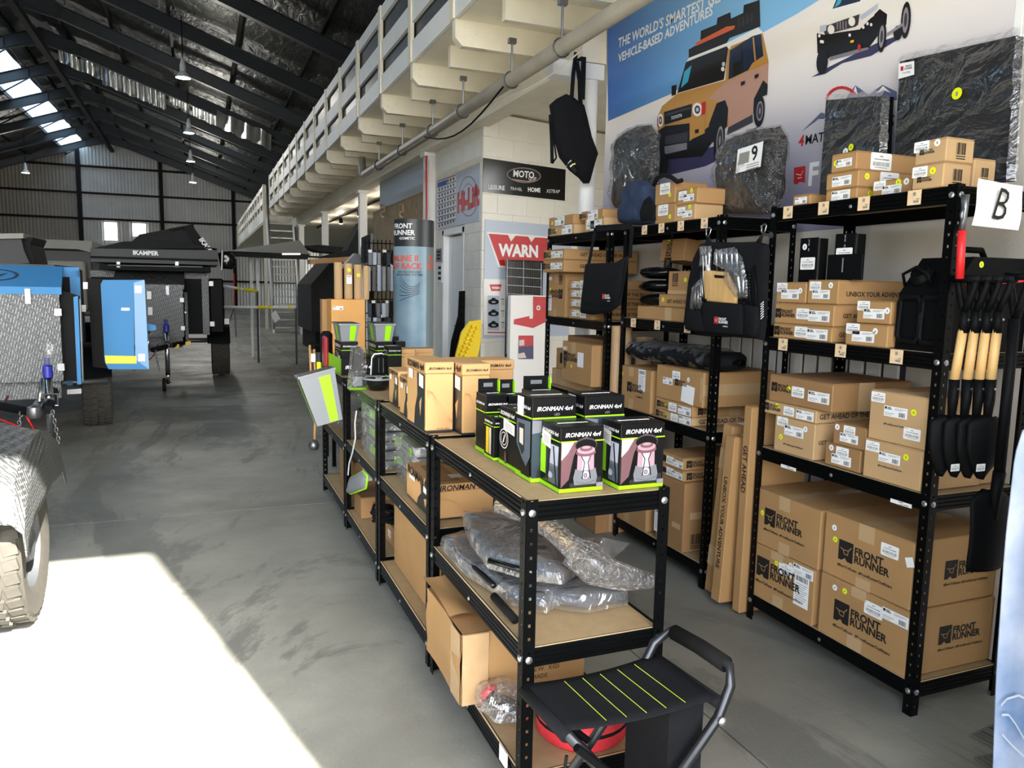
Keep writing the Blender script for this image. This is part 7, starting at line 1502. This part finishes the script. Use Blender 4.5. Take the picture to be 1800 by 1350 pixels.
def trailer(label, cx, cy, yaw, paint, zt, zb, nose, half, noseh, bodyf=.72, jock=(.42, 1.75), wheels=True, wx=.9, door=True, jr=.09, cq=0):
    G = Tr(cx, cy, yaw); t = thing('camp_trailer', label, 'trailer', (cx, cy, 0), math.radians(yaw))
    dark = 'steel_black'
    def part(nm, m, x0, x1, f0, f1, z0, z1): return G.box(MB(), x0, x1, f0, f1, z0, z1).build(nm, m, t)
    part('body', dark, -half, half, -1.3, bodyf, zb, zt+.02)
    part('body_trim', paint, -half-.01, half+.01, bodyf-.03, bodyf+.012, zt-.06, zt+.03); part('body_trim', paint, half-.07, half+.012, bodyf-.03, bodyf+.012, zb+.3, zt)
    # nose box: tread plate front, dark sides, sloping painted lid
    nf = nose; zn = zt-.16
    MB().hexa([G(-noseh, nf, zb), G(noseh, nf, zb), G(noseh, bodyf+.015, zb), G(-noseh, bodyf+.015, zb), G(-noseh, nf, zn), G(noseh, nf, zn), G(noseh, bodyf+.015, zt), G(-noseh, bodyf+.015, zt)]).build('nose_box', dark, t)
    part('front_plate', 'tread_plate', -noseh, noseh, nf, nf+.006, zb, zn-.01); part('skirt_plate', 'tread_plate', -noseh*.95, noseh*.95, nf-.12, nf-.10, zb-.16, zb-.005)
    MB().hexa([G(-noseh-.02, nf+.02, zn-.05), G(noseh+.02, nf+.02, zn-.05), G(noseh+.02, bodyf+.02, zt-.02), G(-noseh-.02, bodyf+.02, zt-.02), G(-noseh-.02, nf+.02, zn+.012), G(noseh+.02, nf+.02, zn+.012), G(noseh+.02, bodyf+.02, zt+.035), G(-noseh-.02, bodyf+.02, zt+.035)]).build('lid', paint, t)
    a, c = G(0, nf+.02, zn+.014), G(0, bodyf+.02, zt+.037); mid = a.lerp(c, .5); lp = []
    for i in range(28):
        w = 2*math.pi*i/28; lp.append((w, 1))
    b = MB(); up = (c-a)
    ring = [mid+G.r*(.2*math.cos(w)*s)+up*(.28*math.sin(w)*s)+Vector((0, 0, .002)) for s in (1, .88) for w, _ in lp]
    b.add(ring, [(i, (i+1) % 28, 28+(i+1) % 28, 28+i) for i in range(28)]); b.build('lid_emblem', 'p_dk', t)
    b = MB(); b.add([mid+G.r*x+up*y+Vector((0, 0, .002)) for x, y in ((-.12, .1), (-.06, .02), (0, .12), (.06, .02), (.12, .1), (.06, -.1), (0, -.02), (-.06, -.1))], [tuple(range(8))]); b.build('lid_emblem', 'p_dk', t)
    for lx in (-noseh*.45, noseh*.55):
        part('latch', 'bright_steel', lx-.02, lx+.02, nf, nf+.03, zn-.13, zn-.005)
    for z in (zb+.12, zn-.2): part('hinge', 'bright_steel', noseh-.04, noseh+.012, nf-.05, nf+.014, z-.03, z+.03)
    part('side_door', dark, noseh, noseh+.012, bodyf+.04, nf-.05, zb+.03, zn-.12); part('door_catch', 'bright_steel', noseh+.012, noseh+.04, nf-.16, nf-.06, zb+.33, zb+.35)
    part('side_trim', paint, noseh+.006, noseh+.05, bodyf+.02, bodyf+.06, zb-.1, zn-.1)
    # chassis and drawbar
    for s in (-1, 1):
        b = MB().tube([G(s*.42, -1.0, zb-.10), G(s*.42, nf-.2, zb-.10), G(cq+s*.07, nf+1.0, zb-.10)], .035, 6); b.build('chassis_rail', dark, t)
    b = MB().tube([G(cq, nf+.75, zb-.09), G(cq, nf+1.22, zb-.08)], [.04, .03], 10); b.lathe([(.035, 0), (.05, .03), (.045, .08), (.001, .1)], 12, mtx=T(G(cq, nf+1.24, zb-.12))); b.build('coupling', 'bright_steel', t, 40)
    MB().tube([G(cq+.02, nf+1.0, zb-.04), G(cq+.03, nf+.9, zb+.08), G(cq+.03, nf+.86, zb+.12)], .014, 8).build('brake_lever', 'chrome', t, True)
    for s in (-1, 1):
        p0 = G(cq+s*.10, nf+1.0, zb-.12)
        for k in range(8):
            c_ = p0+Vector((.006*s*k, -.01*k, -.032*k)); MB().tube([c_+RZ(90*(k % 2)) @ Vector((.011*math.cos(w), 0, .02*math.sin(w))) for w in [i*.785 for i in range(8)]], .005, 5, closed=True).build('chain_link', 'bright_steel', t, True)
    MB().tube([G(cq-.1, nf+.9, zb-.1), G(cq-.02, nf+.9, zb-.28), G(.05, nf+.5, zb-.22), G(.1, nf+.1, zb-.1)], .008, 6).build('cable', 'red_plastic', t, True)
    jx, jf = jock; jt = G(jx, jf, 0)
    MB().tube([jt+Vector((0, 0, .22)), jt+Vector((0, 0, zb+.1))], .03, 14).build('jockey_tube', 'chrome', t, True); MB().tube([jt+Vector((0, 0, .1)), jt+Vector((0, 0, .3))], .022, 12).build('jockey_stem', 'chrome', t, True)
    MB().lathe([(.036, 0), (.036, .09), (.02, .1), (.02, .16), (.005, .165)], 14, c=(jt.x, jt.y, zb+.1)).build('jockey_cap', 'blue_cap', t, 30)
    b = MB(); G.box(b, jx-.036, jx+.036, jf-.036, jf+.036, zb-.11, zb-.06); b.build('clamp', 'dark_plastic', t); MB().tube([G(jx-.06, jf+.04, zb-.12), G(jx+.06, jf+.04, zb-.12), G(jx+.06, jf+.04, zb-.03), G(jx-.06, jf+.04, zb-.03)], .008, 6, closed=True).build('clamp_loop', 'bright_steel', t)
    b = MB().tube([jt+Vector((-.04, .0, .12)), jt+Vector((.04, 0, .12))], .008, 6); b.build('jockey_fork', 'chrome', t)
    MB().lathe([(jr*.5, -.025), (jr, -.02), (jr, .02), (jr*.5, .025)], 20, mtx=T((jt.x-.05, jt.y+.02, jr)) @ RZ(yaw) @ RY(90)).build('jockey_wheel', 'black_rubber', t, 40); MB().lathe([(jr*.15, -.028), (jr*.7, -.024), (jr*.7, .024), (jr*.15, .028)], 14, mtx=T((jt.x-.05, jt.y+.02, jr)) @ RZ(yaw) @ RY(90)).build('jockey_hub', 'bright_steel', t, 40)
    MB().tube([G(-.5, .35, zb-.12), G(wx+.1, .35, zb-.12)], .035, 12).build('step_bar', 'bright_steel', t, True)
    if wheels:
        p = G(wx, 0, 0); add_wheel(t, p.x, p.y, yaw=yaw); p = G(-wx, 0, 0); add_wheel(t, p.x, p.y, flip=True, yaw=yaw)
        for s in (-1, 1):
            b = MB()
            def ar(u, v, s=s): w = math.radians(20+140*v); return G(s*(half-.02+(wx+.16-half)*u), .47*math.cos(w), .38+.47*math.sin(w))
            b.grid(ar, 3, 12).build('mudguard', dark, t, True)
    return t, G
zt1 = P(60, 474, y=8.1).z; zb1 = P(60, 672, y=7.5).z
t, G = trailer('blue camp trailer with tread-plate nose, its blue door swung open', -1.74, 8.75, 6, 'blue_paint', zt1, zb1, 1.25, .64, .50, jock=(.42, 1.85), wx=.74, cq=.36)
# open door panel of the blue trailer
yd = 7.95
def DQ(pts, y, th, nm, m, par=t):
    q = [P(*p, y=y) for p in pts]; b = MB(); n = len(q); b.add(q+[v+Vector((0, th, 0)) for v in q], [tuple(range(n)), tuple(range(2*n-1, n-1, -1))]+[(i, n+i, n+(i+1) % n, (i+1) % n) for i in range(n)]); return b.build(nm, m, par)
DQ([(181, 492), (252, 492), (235, 497), (236, 630), (262, 649), (191, 649), (184, 636), (177, 500)], yd, .03, 'open_door', 'blue_paint'); DOOR = t.children[-1] if t.children[-1].name.startswith('open_door') else [c for c in t.children if c.name.startswith('open_door')][0]; DQ([(252, 492), (254, 492), (262, 649), (238, 632), (235, 497)], yd-.002, .03, 'door_bevel', 'blue_lit', DOOR)  # flat strip; the lighter blue paints the bevel catching light
DQ([(154, 489), (181, 491), (178, 500), (185, 636), (190, 648), (163, 645)], yd+.02, .02, 'door_lining', 'black_plastic', DOOR)
DQ([(184, 625), (240, 626), (240, 639), (186, 639)], yd-.004, .003, 'yellow_strip', 'yellow_reflector', DOOR); DQ([(213, 541), (228, 541), (228, 546), (213, 546)], yd-.006, .005, 'door_latch', 'bright_steel', DOOR)
for a in ((237, 502), (243, 622)): DQ([(a[0], a[1]), (a[0]+12, a[1]), (a[0]+12, a[1]+13), (a[0], a[1]+13)], yd-.006, .003, 'reflector', 'reflector', DOOR)
DQ([(256, 568), (274, 572), (274, 580), (258, 582)], yd+.1, .02, 'door_bracket', 'blue_paint', DOOR)
for a in ((146, 496), (143, 536)): DQ([(a[0], a[1]), (a[0]+8, a[1]), (a[0]+8, a[1]+12), (a[0], a[1]+12)], 8.0, .02, 'lamp', 'reflector')
DQ([(118, 685), (143, 683), (143, 692), (118, 693)], 7.7, .12, 'step', 'bright_steel'); DQ([(98, 508), (140, 520), (140, 670), (104, 668)], 7.62, .01, 'side_panel', 'black_plastic'); DQ([(129, 522), (137, 520), (143, 675), (136, 676)], 7.6, .015, 'blue_edge', 'blue_paint'); MB().tube([P(141, 526, y=7.6), P(146, 670, y=7.6)], .008, 6).build('gas_strut', 'bright_steel', t)
MB().tube([P(83, 596, y=6.88), P(88, 605, y=6.88), P(84, 640, y=6.88)], [.012, .04, .03], 10).build('plastic_cover', 'loose_film', t, True)
zt2 = P(300, 482, y=12.4).z; zb2 = P(300, 592, y=11.8).z
t2, G2 = trailer('black camp trailer with a roof tent, farther down the aisle', -.65, 13.1, 0, 'tread_plate', zt2, zb2, 1.3, .76, .43, jock=(.22, 1.78), wx=.93)
MB().box(.03, .12, 12.2, 12.36, zb2, zt2).build('corner_post', 'tread_plate', t2)
MB().cbox(.13, .33, 12.3, 12.9, zb2+.02, zt2-.05, .02).build('side_box', 'black_plastic', t2)
for z in (zb2+.12, zt2-.16): MB().box(.13, .19, 12.285, 12.3, z, z+.07).build('hinge', 'bright_steel', t2)
DQ([(392, 560), (403, 560), (403, 570), (392, 570)], 12.7, .02, 'side_lamp', 'reflector', t2)
for a in ((258, 512), (260, 540)): DQ([(a[0], a[1]), (a[0]+8, a[1]), (a[0]+8, a[1]+14), (a[0], a[1]+14)], 11.76, .02, 'reflector', 'reflector', t2)
for a in ((306, 607), (326, 601)): DQ([(a[0], a[1]), (a[0]+9, a[1]-2), (a[0]+9, a[1]+5), (a[0], a[1]+6)], 11.6, .04, 'yellow_plug', 'yellow_plastic', t2)
# roof tent on the black trailer
tt = thing('roof_tent', 'black hard-shell roof tent folded open on the black trailer', 'tent', (-.6, 12.8, zt2))
def TP(px, py, y=12.0): return P(px, py, y=y)
zr0 = TP(300, 464).z; xl, xr = TP(160, 450).x, TP(383, 450).x
MB().box(xl+.1, xr-.1, 11.95, 13.6, zt2+.04, zr0-.03).build('roof_rack', 'steel_black', tt)
b = MB().prism([(xl, zr0), (xr, zr0), (xr, TP(383, 440).z), (xl, TP(160, 437).z)], 11.95, 14.1, 'y'); b.build('lower_shell', 'tent_grey', tt)
MB().box(xl, xr, 11.935, 11.95, TP(300, 458).z, TP(300, 454).z).build('shell_groove', 'steel_black', tt)
me, tw, th = text_mesh('IKAMPER', 'white_print', bold=.04); o = inst(me, 'printed_words', None, T((TP(257, 445).x, 11.93, TP(257, 445).z)) @ RX(90) @ SCL((TP(280, 445).x-TP(235, 445).x)/tw)); attach(o, tt)
q = [TP(160, 437), TP(205, 425), TP(300, 422), TP(383, 436)]
MB().hexa([TP(162, 437), TP(382, 437), TP(382, 437)+Vector((0, 2.1, 0)), TP(162, 437)+Vector((0, 2.1, 0)), TP(215, 424)+Vector((0, .1, 0)), TP(300, 422)+Vector((0, .1, 0)), TP(300, 422)+Vector((0, 2, 0)), TP(215, 424)+Vector((0, 2, 0))]).build('mattress_cover', 'tent_cloth', tt)
DQ([(230, 426), (245, 412), (300, 402), (325, 397), (335, 398), (370, 440), (330, 438), (290, 428)], 12.15, 1.6, 'canvas', 'tent_cloth', tt); DQ([(322, 397), (338, 396), (378, 452), (366, 456), (340, 425)], 12.05, .5, 'open_shell', 'black_plastic', tt); DQ([(296, 402), (340, 394), (341, 398), (298, 406)], 12.1, 1.2, 'ridge_flap', 'black_plastic', tt)
me2 = inst(me, 'printed_words', None, T(TP(367, 438, 12.02)) @ RX(90) @ RZ(-55) @ SCL(.09)); attach(me2, tt)
for a in (205, 308): DQ([(a, 460), (a+6, 460), (a+6, 470), (a, 470)], 11.92, .02, 'shell_latch', 'bright_steel', tt)
MB().tube([TP(190, 466, 11.9), TP(356, 469, 11.9)], .012, 6).build('side_rail', 'bright_steel', tt)
q3 = [P(*p, y=12.1) for p in ((383, 446), (392, 441), (406, 443), (415, 452), (416, 466), (408, 474), (388, 472))]
ab = thing('awning_bag', 'shiny black rolled bag strapped beside the roof tent', 'bag', sum(q3, Vector())/7); puff(dense(q3, 3), (0, -1, 0), .10, wr=.02).build('bag', 'black_gloss', ab, True); MB().tube([P(391, 440, y=11.98), P(390, 475, y=11.98)], .014, 6).build('strap', 'bright_steel', ab)
# side awning beyond, its poles and prop
aw = thing('awning', 'grey and black awning spread out beyond the black trailer', 'awning', (1.6, 16, 0)); ya = 15.5
q = [P(402, 440, y=ya), P(545, 446, y=ya), P(548, 440, y=ya+2), P(520, 421, y=ya+2.2), P(470, 430, y=ya+2)]
MB().add([P(400, 441, y=ya), P(545, 447, y=ya), P(527, 422, y=ya+2.0), P(462, 432, y=ya+2.0)], [(0, 1, 2, 3)]).build('top_cloth', 'caravan_grey', aw); DQ([(400, 441), (545, 447), (540, 456), (480, 454), (400, 450)], ya+.02, .1, 'valance', 'tent_cloth', aw); DQ([(535, 432), (560, 430), (620, 436), (615, 446), (560, 442)], ya+1, .8, 'rolled_end', 'tent_cloth', aw); DQ([(496, 445), (528, 445), (528, 448), (496, 448)], ya-.02, .02, 'light_strip', mat('strip_glow', '#ffe6dc', .5, emit=('#ffe6dc', 1.2)), aw)
for px in (441, 452): p = P(px, 455, y=ya+.6); MB().tube([(p.x, ya+.6, 0), (p.x, ya+.6, p.z)], .03, 8).build('pole', 'white_paint', aw)
for k, (y_, a, c, yl, l) in enumerate(((15.0, (392, 503), (452, 512), ((416, 423), (428, 452)), 'white bar with yellow bands at chest height behind the trailer'), (14.6, (392, 540), (520, 540), ((452, 466), (470, 478), (505, 512)), 'white bar with yellow bands at knee height behind the trailer'))):
    bt = thing('barrier_bar', l, 'barrier', P(420, a[1], y=y_)); A_, C_ = P(*a, y=y_), P(*c, y=y_); MB().tube([A_, C_], .025, 8).build('bar', 'white_paint', bt, True)
    for q_ in (A_, C_): MB().tube([(q_.x, q_.y, 0), (q_.x, q_.y, q_.z)], .018, 8).build('stand', 'dark_plastic', bt)
    for u0, u1 in yl: MB().tube([A_.lerp(C_, (u0-a[0])/(c[0]-a[0])), A_.lerp(C_, (u1-a[0])/(c[0]-a[0]))], .030, 8).build('yellow_band', 'yellow_reflector', bt, True)
tp = thing('tripod', 'thin tripod stand with a red pole behind the black trailer', 'tripod', P(411, 590, z=0)); b0 = P(415, 592, z=0); y_ = b0.y
MB().tube([P(411, 480, y=y_), P(412, 540, y=y_)], .015, 6).build('pole', 'red_plastic', tp); MB().tube([P(412, 540, y=y_), Vector((b0.x, y_, 0))], .018, 6).build('leg', 'bright_steel', tp); MB().tube([P(412, 540, y=y_), Vector((b0.x-.3, y_+.2, 0))], .014, 6).build('leg', 'dark_plastic', tp)
# steel staircase
sr = thing('staircase', 'open-tread steel staircase up to the mezzanine', 'staircase', (2.4, 24, 0)); sy0, sy1 = 23.9, 25.6
for x in (2.02, 2.80):
    MB().hexa([(x-.025, sy0, 0), (x+.025, sy0, 0), (x+.025, sy0+.25, 0), (x-.025, sy0+.25, 0), (x-.025, sy1, 3.5), (x+.025, sy1, 3.5), (x+.025, sy1+.25, 3.5), (x-.025, sy1+.25, 3.5)]).build('stringer', 'white_paint', sr); MB().tube([(x, sy0+.05, .1), (x, sy0+.1, 1.0), (x, sy1, 4.45)], .03, 6).build('handrail', 'bright_steel', sr)
for k in range(15):
    f_ = (k+.7)/15.5; y_ = sy0+(sy1-sy0)*f_; MB().box(2.04, 2.78, y_-.02, y_+.24, 3.5*f_-.02, 3.5*f_+.02).build('tread', 'alu', sr)
tag(DQ([(476, 553), (484, 545), (493, 560), (483, 568)], 23.88, .01, 'paper', 'white_print', None), 'white paper tied to the staircase foot', 'paper')
# dark off-road vehicle under the mezzanine
v = thing('off_road_vehicle', 'dark off-road vehicle parked under the mezzanine past the posts', 'vehicle', (4.2, 22, 0)); mat('car_black', '#16181b', .2, coat=.6); mat('car_glass', '#2a3036', .1)
MB().prism([(3.2, .55), (5.1, .55), (5.15, 1.1), (5.0, 1.25), (3.3, 1.25), (3.15, 1.1)], 20.4, 24.9, 'y').build('body', 'car_black', v); MB().prism([(3.3, 1.25), (5.0, 1.25), (4.85, 1.85), (3.45, 1.85)], 21.6, 24.8, 'y').build('cabin', 'car_black', v); MB().box(3.5, 4.8, 21.58, 21.6, 1.3, 1.78).build('windscreen', 'car_glass', v); MB().box(3.32, 4.98, 20.36, 20.4, .6, .8).build('bumper', 'dark_plastic', v)
for x in (3.4, 4.7): MB().box(x, x+.25, 20.37, 20.4, .92, 1.06).build('headlamp', 'p_lite', v)
for x in (3.3, 5.0):
    for y_ in (21.2, 24.0): add_wheel(v, x, y_, .4, .26, flip=x < 4)
# wrapped tables / dark canopy under the mezzanine
cp = thing('canopy_display', 'dark cloth canopy display leaning beneath the mezzanine', 'canopy', (3.2, 14, 0))
DQ([(630, 400), (636, 390), (640, 470), (600, 452), (560, 452), (610, 440)], 14.6, .6, 'cloth', 'tent_cloth', cp); DQ([(600, 472), (625, 445), (640, 450), (640, 472)], 13.6, .3, 'grey_panel', 'grey_plastic', cp); DQ([(545, 456), (628, 450), (628, 460), (545, 464)], 14.4, .4, 'wood_rail', 'k_wood', cp)
MB().prism([(P(548, 590, y=17).x, .45), (P(650, 590, y=17).x, .45), (P(650, 590, y=17).x, P(650, 455, y=17).z), (P(585, 590, y=17).x, P(590, 458, y=17).z), (P(548, 590, y=17).x, P(548, 500, y=17).z)], 17.0, 19.5, 'y').build('dark_cover', 'tent_cloth', cp)  # dark block widened so the bright gable behind stays covered
for px in (560, 630): MB().box(P(px, 590, y=17).x-.05, P(px, 590, y=17).x+.05, 17.1, 19.4, 0, .45).build('leg', 'steel_black', cp)
# shop fittings: screen, gridwall with packs
sc_ = thing('wall_screen', 'silver-framed flat screen fixed to a post', 'screen', P(645, 440, y=12.5)); DQ([(635, 418), (652, 410), (652, 462), (635, 463)], 12.5, .05, 'screen', 'car_glass', sc_); DQ([(652, 410), (656, 411), (656, 462), (652, 462)], 12.48, .07, 'bezel', 'bright_steel', sc_)
for k, px in enumerate((669, 702)):
    h = thing('wall_hook', 'brown steel bracket on the board wall, %s one' % ('farther', 'nearer')[k], 'bracket', P(px, 375, x=2.78)); 
    MB().tube([P(px, 360, x=2.74), P(px+6, 360, x=2.74), P(px+7, 372, x=2.74), P(px+1, 374, x=2.74), P(px+1, 380, x=2.74), P(px+6, 382, x=2.74)], .012, 6).build('bar', 'k_wood', h)
gw = thing('gridwall_stand', 'black wire gridwall stand behind the hanging accessory packs', 'stand', (P(665, 560, y=8.9).x, 8.9, 0)); gx0, gx1 = P(642, 500, y=8.9).x, P(700, 500, y=8.9).x
for k in range(9): x = gx0+(gx1-gx0)*k/8; MB().tube([(x, 8.9, .02), (x, 8.9, 2.0)], .006, 5).build('wire', 'steel_black', gw)
for k in range(12): z = .2+k*.16; MB().tube([(gx0, 8.9, z), (gx1, 8.9, z)], .006, 5).build('wire', 'steel_black', gw)
MB().box(gx0-.05, gx1+.05, 8.8, 9.1, 0, .02).build('foot', 'steel_black', gw)
rr = random.Random(5); rows = ((455, .14), (490, .28), (545, .16), (570, .16), (600, .16))
for r, (py, hh) in enumerate(rows):
    for c_ in range(6):
        px = 648+c_*8+rr.uniform(-2, 2); p = P(px, py, y=8.78); m_ = ('k_steel', 'k_lamp', 'alu', 'black_gloss', 'k_navy', 'black_gloss')[(c_+r*2) % 6] if r != 1 else ('alu', 'chrome', 'k_lamp')[c_ % 3]
        pk_ = thing('accessory_pack', 'shiny hanging accessory pack, row %s from the top, %s in its row' % (('one', 'two', 'three', 'four', 'five')[r], ('first', 'second', 'third', 'fourth', 'fifth', 'last')[c_]), 'pack', (p.x, 8.76, p.z-hh/2), group='packs hanging on the gridwall')
        y_ = 8.70+.02*(c_ % 3); MB().cbox(p.x-.022, p.x+.022, y_, y_+.03, p.z-hh/2, p.z+hh/2, .006).build('pack', m_, pk_); MB().box(p.x-.02, p.x+.02, y_+.012, y_+.016, p.z+hh/2, p.z+hh/2+.03).build('header_card', 'p_white' if (c_+r) % 3 == 0 else 'dark_box', pk_); MB().tube([(p.x, y_+.01, p.z+hh/2+.02), (p.x, 8.892, p.z+hh/2+.025)], .003, 4).build('peg', 'bright_steel', pk_)
# small table with kraft parcels beyond the counter row
tb = thing('parcel_stand', 'small black stand hidden behind the far counter goods', 'stand', (1.2, 6.45, 0)); MB().cbox(.95, 1.5, 6.25, 6.7, .9, .93, .004).build('top', 'mdf', tb)
for x in (.97, 1.46):
    for y_ in (6.27, 6.66): MB().box(x, x+.03, y_, y_+.03, 0, .9).build('leg', 'rack_steel', tb)
def pbox(label, tl, br, y, d, m, z0, name='kraft_parcel', cat='parcel', prints=()):
    a = P(*tl, y=y); c_ = P(*br, y=y); return carton(label, a.x, c_.x, y, y+d, z0, a.z, prints, m, name=name, flap=False, cat=cat)
pbox('orange kraft-paper parcel with a white label beyond the counters', (582, 526), (642, 570), 6.3, .22, 'kraft_env', .931, prints=[('F', 'label', .2, .84, .3)])
a_ = P(582, 526, y=6.3); zk = a_.z+.001
pbox('plain kraft carton behind the orange parcel', (566, 526), (582, 570), 6.55, .12, 'kraft', .931)
for k, (x0, x1, pt, l) in enumerate(((587, 603, 461, 'first from the left, creased'), (605, 621, 463, 'second, with a white label'), (622, 637, 465, 'third, with a yellow dot'), (638, 650, 467, 'last on the right'))):
    ya_ = 6.33+.005*k; a = P(x0+1, pt, y=ya_); c_ = P(x1, pt, y=ya_); r = (c_.x-a.x)/2; cx_ = (a.x+c_.x)/2; tu = thing('kraft_roll', 'long kraft-paper roll standing on the parcel, '+l, 'roll', (cx_, ya_+r, zk), group='kraft rolls on the parcel')
    MB().lathe([(r*.95, 0), (r, .02), (r*.98, (a.z-zk)*.5), (r, a.z-zk-.01), (r*.9, a.z-zk)], 14, c=(cx_, ya_+r, zk)).build('roll', 'kraft_pale', tu, 40)
    if k in (1, 2): o = inst(PR['doty'], 'dot_sticker', None, T((cx_, ya_-.004, zk+(a.z-zk)*(.82 if k == 1 else .7))) @ RX(90) @ SCL(.03)); attach(o, tu)
    if k == 1: o = inst(PR['doc'], 'label_sticker', None, T((cx_, ya_-.004, zk+(a.z-zk)*.55)) @ RX(90) @ SCL(.042)); attach(o, tu)
# recovery tracks leaning on the side wall
def track(label, pts, y, th, m, lugs):
    t = thing('recovery_track', label, 'recovery board', P(*pts[0], y=y)); q = [P(*p, y=y) for p in pts]; n = len(q)
    b = MB().add(q+[v_+Vector((0, th, 0)) for v_ in q], [tuple(range(n)), tuple(range(2*n-1, n-1, -1))]+[(i, n+i, n+(i+1) % n, (i+1) % n) for i in range(n)]); b.build('board', m, t)
    for (px, py) in lugs: p = P(px, py, y=y); MB().lathe([(.02, 0), (.014, .02), (.001, .022)], 8, mtx=T((p.x, y, p.z)) @ RX(90)).build('lug', m, t)
    return t
track('black ribbed recovery track leaning by the doorway', ((782, 712), (794, 600), (806, 555), (808, 512), (830, 510), (828, 560), (818, 600), (803, 712)), 8.35, .03, 'black_plastic', [(812+dx, 525+dy*14) for dy in range(7) for dx in (0, 8)][:10])
track('yellow studded recovery track leaning in front of the black one', ((786, 757), (801, 625), (811, 585), (825, 565), (846, 562), (845, 600), (838, 640), (823, 757)), 7.6, .03, 'yellow_plastic', [(806+k*3, 630-k*7) for k in range(9)]+[(814+k*3, 632-k*7) for k in range(9)])
# near trailer at the left edge: wheel and tread-plate mudguard in the sun
p = P(60, 1105, z=0); nt_ = thing('camp_trailer', 'sunlit trailer at the left edge, only wheel and tread-plate mudguard showing', 'trailer', (-1.6, p.y+.1, 0))
wx_ = -.81; wy_ = 3.78; add_wheel(nt_, wx_, wy_, .34, .24)
sec = [(-1.12, 0), (-.95, .0), (-.86, -.005), (-.69, -.05), (-.652, -.13), (-.645, -.30)]   # across: flat top, chamfer, skirt
vp = [(3.34, .58), (3.40, .72), (3.54, .82), (3.95, .86), (4.20, .80), (4.32, .62)]
def mg(u, v):
    k = min(int(u*(len(sec)-1)), len(sec)-2); f_ = u*(len(sec)-1)-k; x = sec[k][0]*(1-f_)+sec[k+1][0]*f_; dz = sec[k][1]*(1-f_)+sec[k+1][1]*f_
    k = min(int(v*(len(vp)-1)), len(vp)-2); f_ = v*(len(vp)-1)-k; y = vp[k][0]*(1-f_)+vp[k+1][0]*f_; z = vp[k][1]*(1-f_)+vp[k+1][1]*f_
    return (x, y, z+dz*(.55+.45*math.sin(math.pi*v)))
o = MB().grid(mg, 26, 26).build('mudguard', 'tread_plate', nt_, 35); md = o.modifiers.new('s', 'SOLIDIFY'); md.thickness = .005
MB().cbox(-.93, -.86, 3.62, 3.626, .80, .84, .002).build('reflector', 'reflector', nt_)
MB().box(-2.9, -1.55, 2.6, 4.4, .5, 1.1).build('body', 'tread_plate', nt_)
MB().tube([P(2, 745, y=4.1), Vector((P(2, 745, y=4.1).x+.02, 4.1, .02))], .022, 10).build('prop_stand', 'bright_steel', nt_, True)
# grey caravan and canopy far left
cv = thing('caravan', 'pale grey caravan parked at the far left', 'caravan', (-4.6, 22, 0)); a = P(50, 419, y=21); c_ = P(162, 445, y=21)
MB().cbox(-7.5, c_.x, 21, 24.5, .6, P(100, 437, y=21).z, .05).build('body', 'dark_plastic', cv); MB().prism([(-7.6, P(100, 437, y=21).z), (c_.x-.3, P(100, 437, y=21).z), (c_.x, P(160, 444, y=21).z), (c_.x+.02, P(160, 424, y=21).z), (-7.6, a.z)], 20.9, 24.6, 'y').build('roof', 'caravan_grey', cv); MB().cbox(P(82, 470, y=20.8).x, P(150, 470, y=20.8).x, 20.7, 21, P(82, 478, y=20.8).z-.9, P(82, 458, y=20.8).z, .04).build('pod', 'caravan_grey', cv)
for x in (-6.5, -3.6): add_wheel(cv, x, 22.5, .36, .24)
ca = thing('canopy_trailer', 'grey canopy trailer with clear window behind the blue trailer', 'trailer', (-3.2, 12.5, 0)); ya_ = 11.6
DQ([(-60, 411), (41, 410), (41, 419), (-60, 421)], ya_, 1.5, 'roof_lip', 'caravan_grey', ca); DQ([(-60, 421), (37, 420), (42, 440), (52, 463), (-60, 466)], ya_+.08, 1.3, 'canopy', 'tent_grey', ca); DQ([(41, 418), (58, 417), (52, 430), (60, 463), (52, 464), (42, 440)], ya_+.2, 1.0, 'canopy_side', 'tent_cloth', ca)
MB().box(P(-60, 466, y=ya_).x, P(95, 470, y=ya_).x, ya_+.05, ya_+2.2, .5, P(50, 464, y=ya_).z).build('body', 'dark_plastic', ca); add_wheel(ca, P(60, 600, y=ya_+1).x, ya_+1.2, .36, .25)
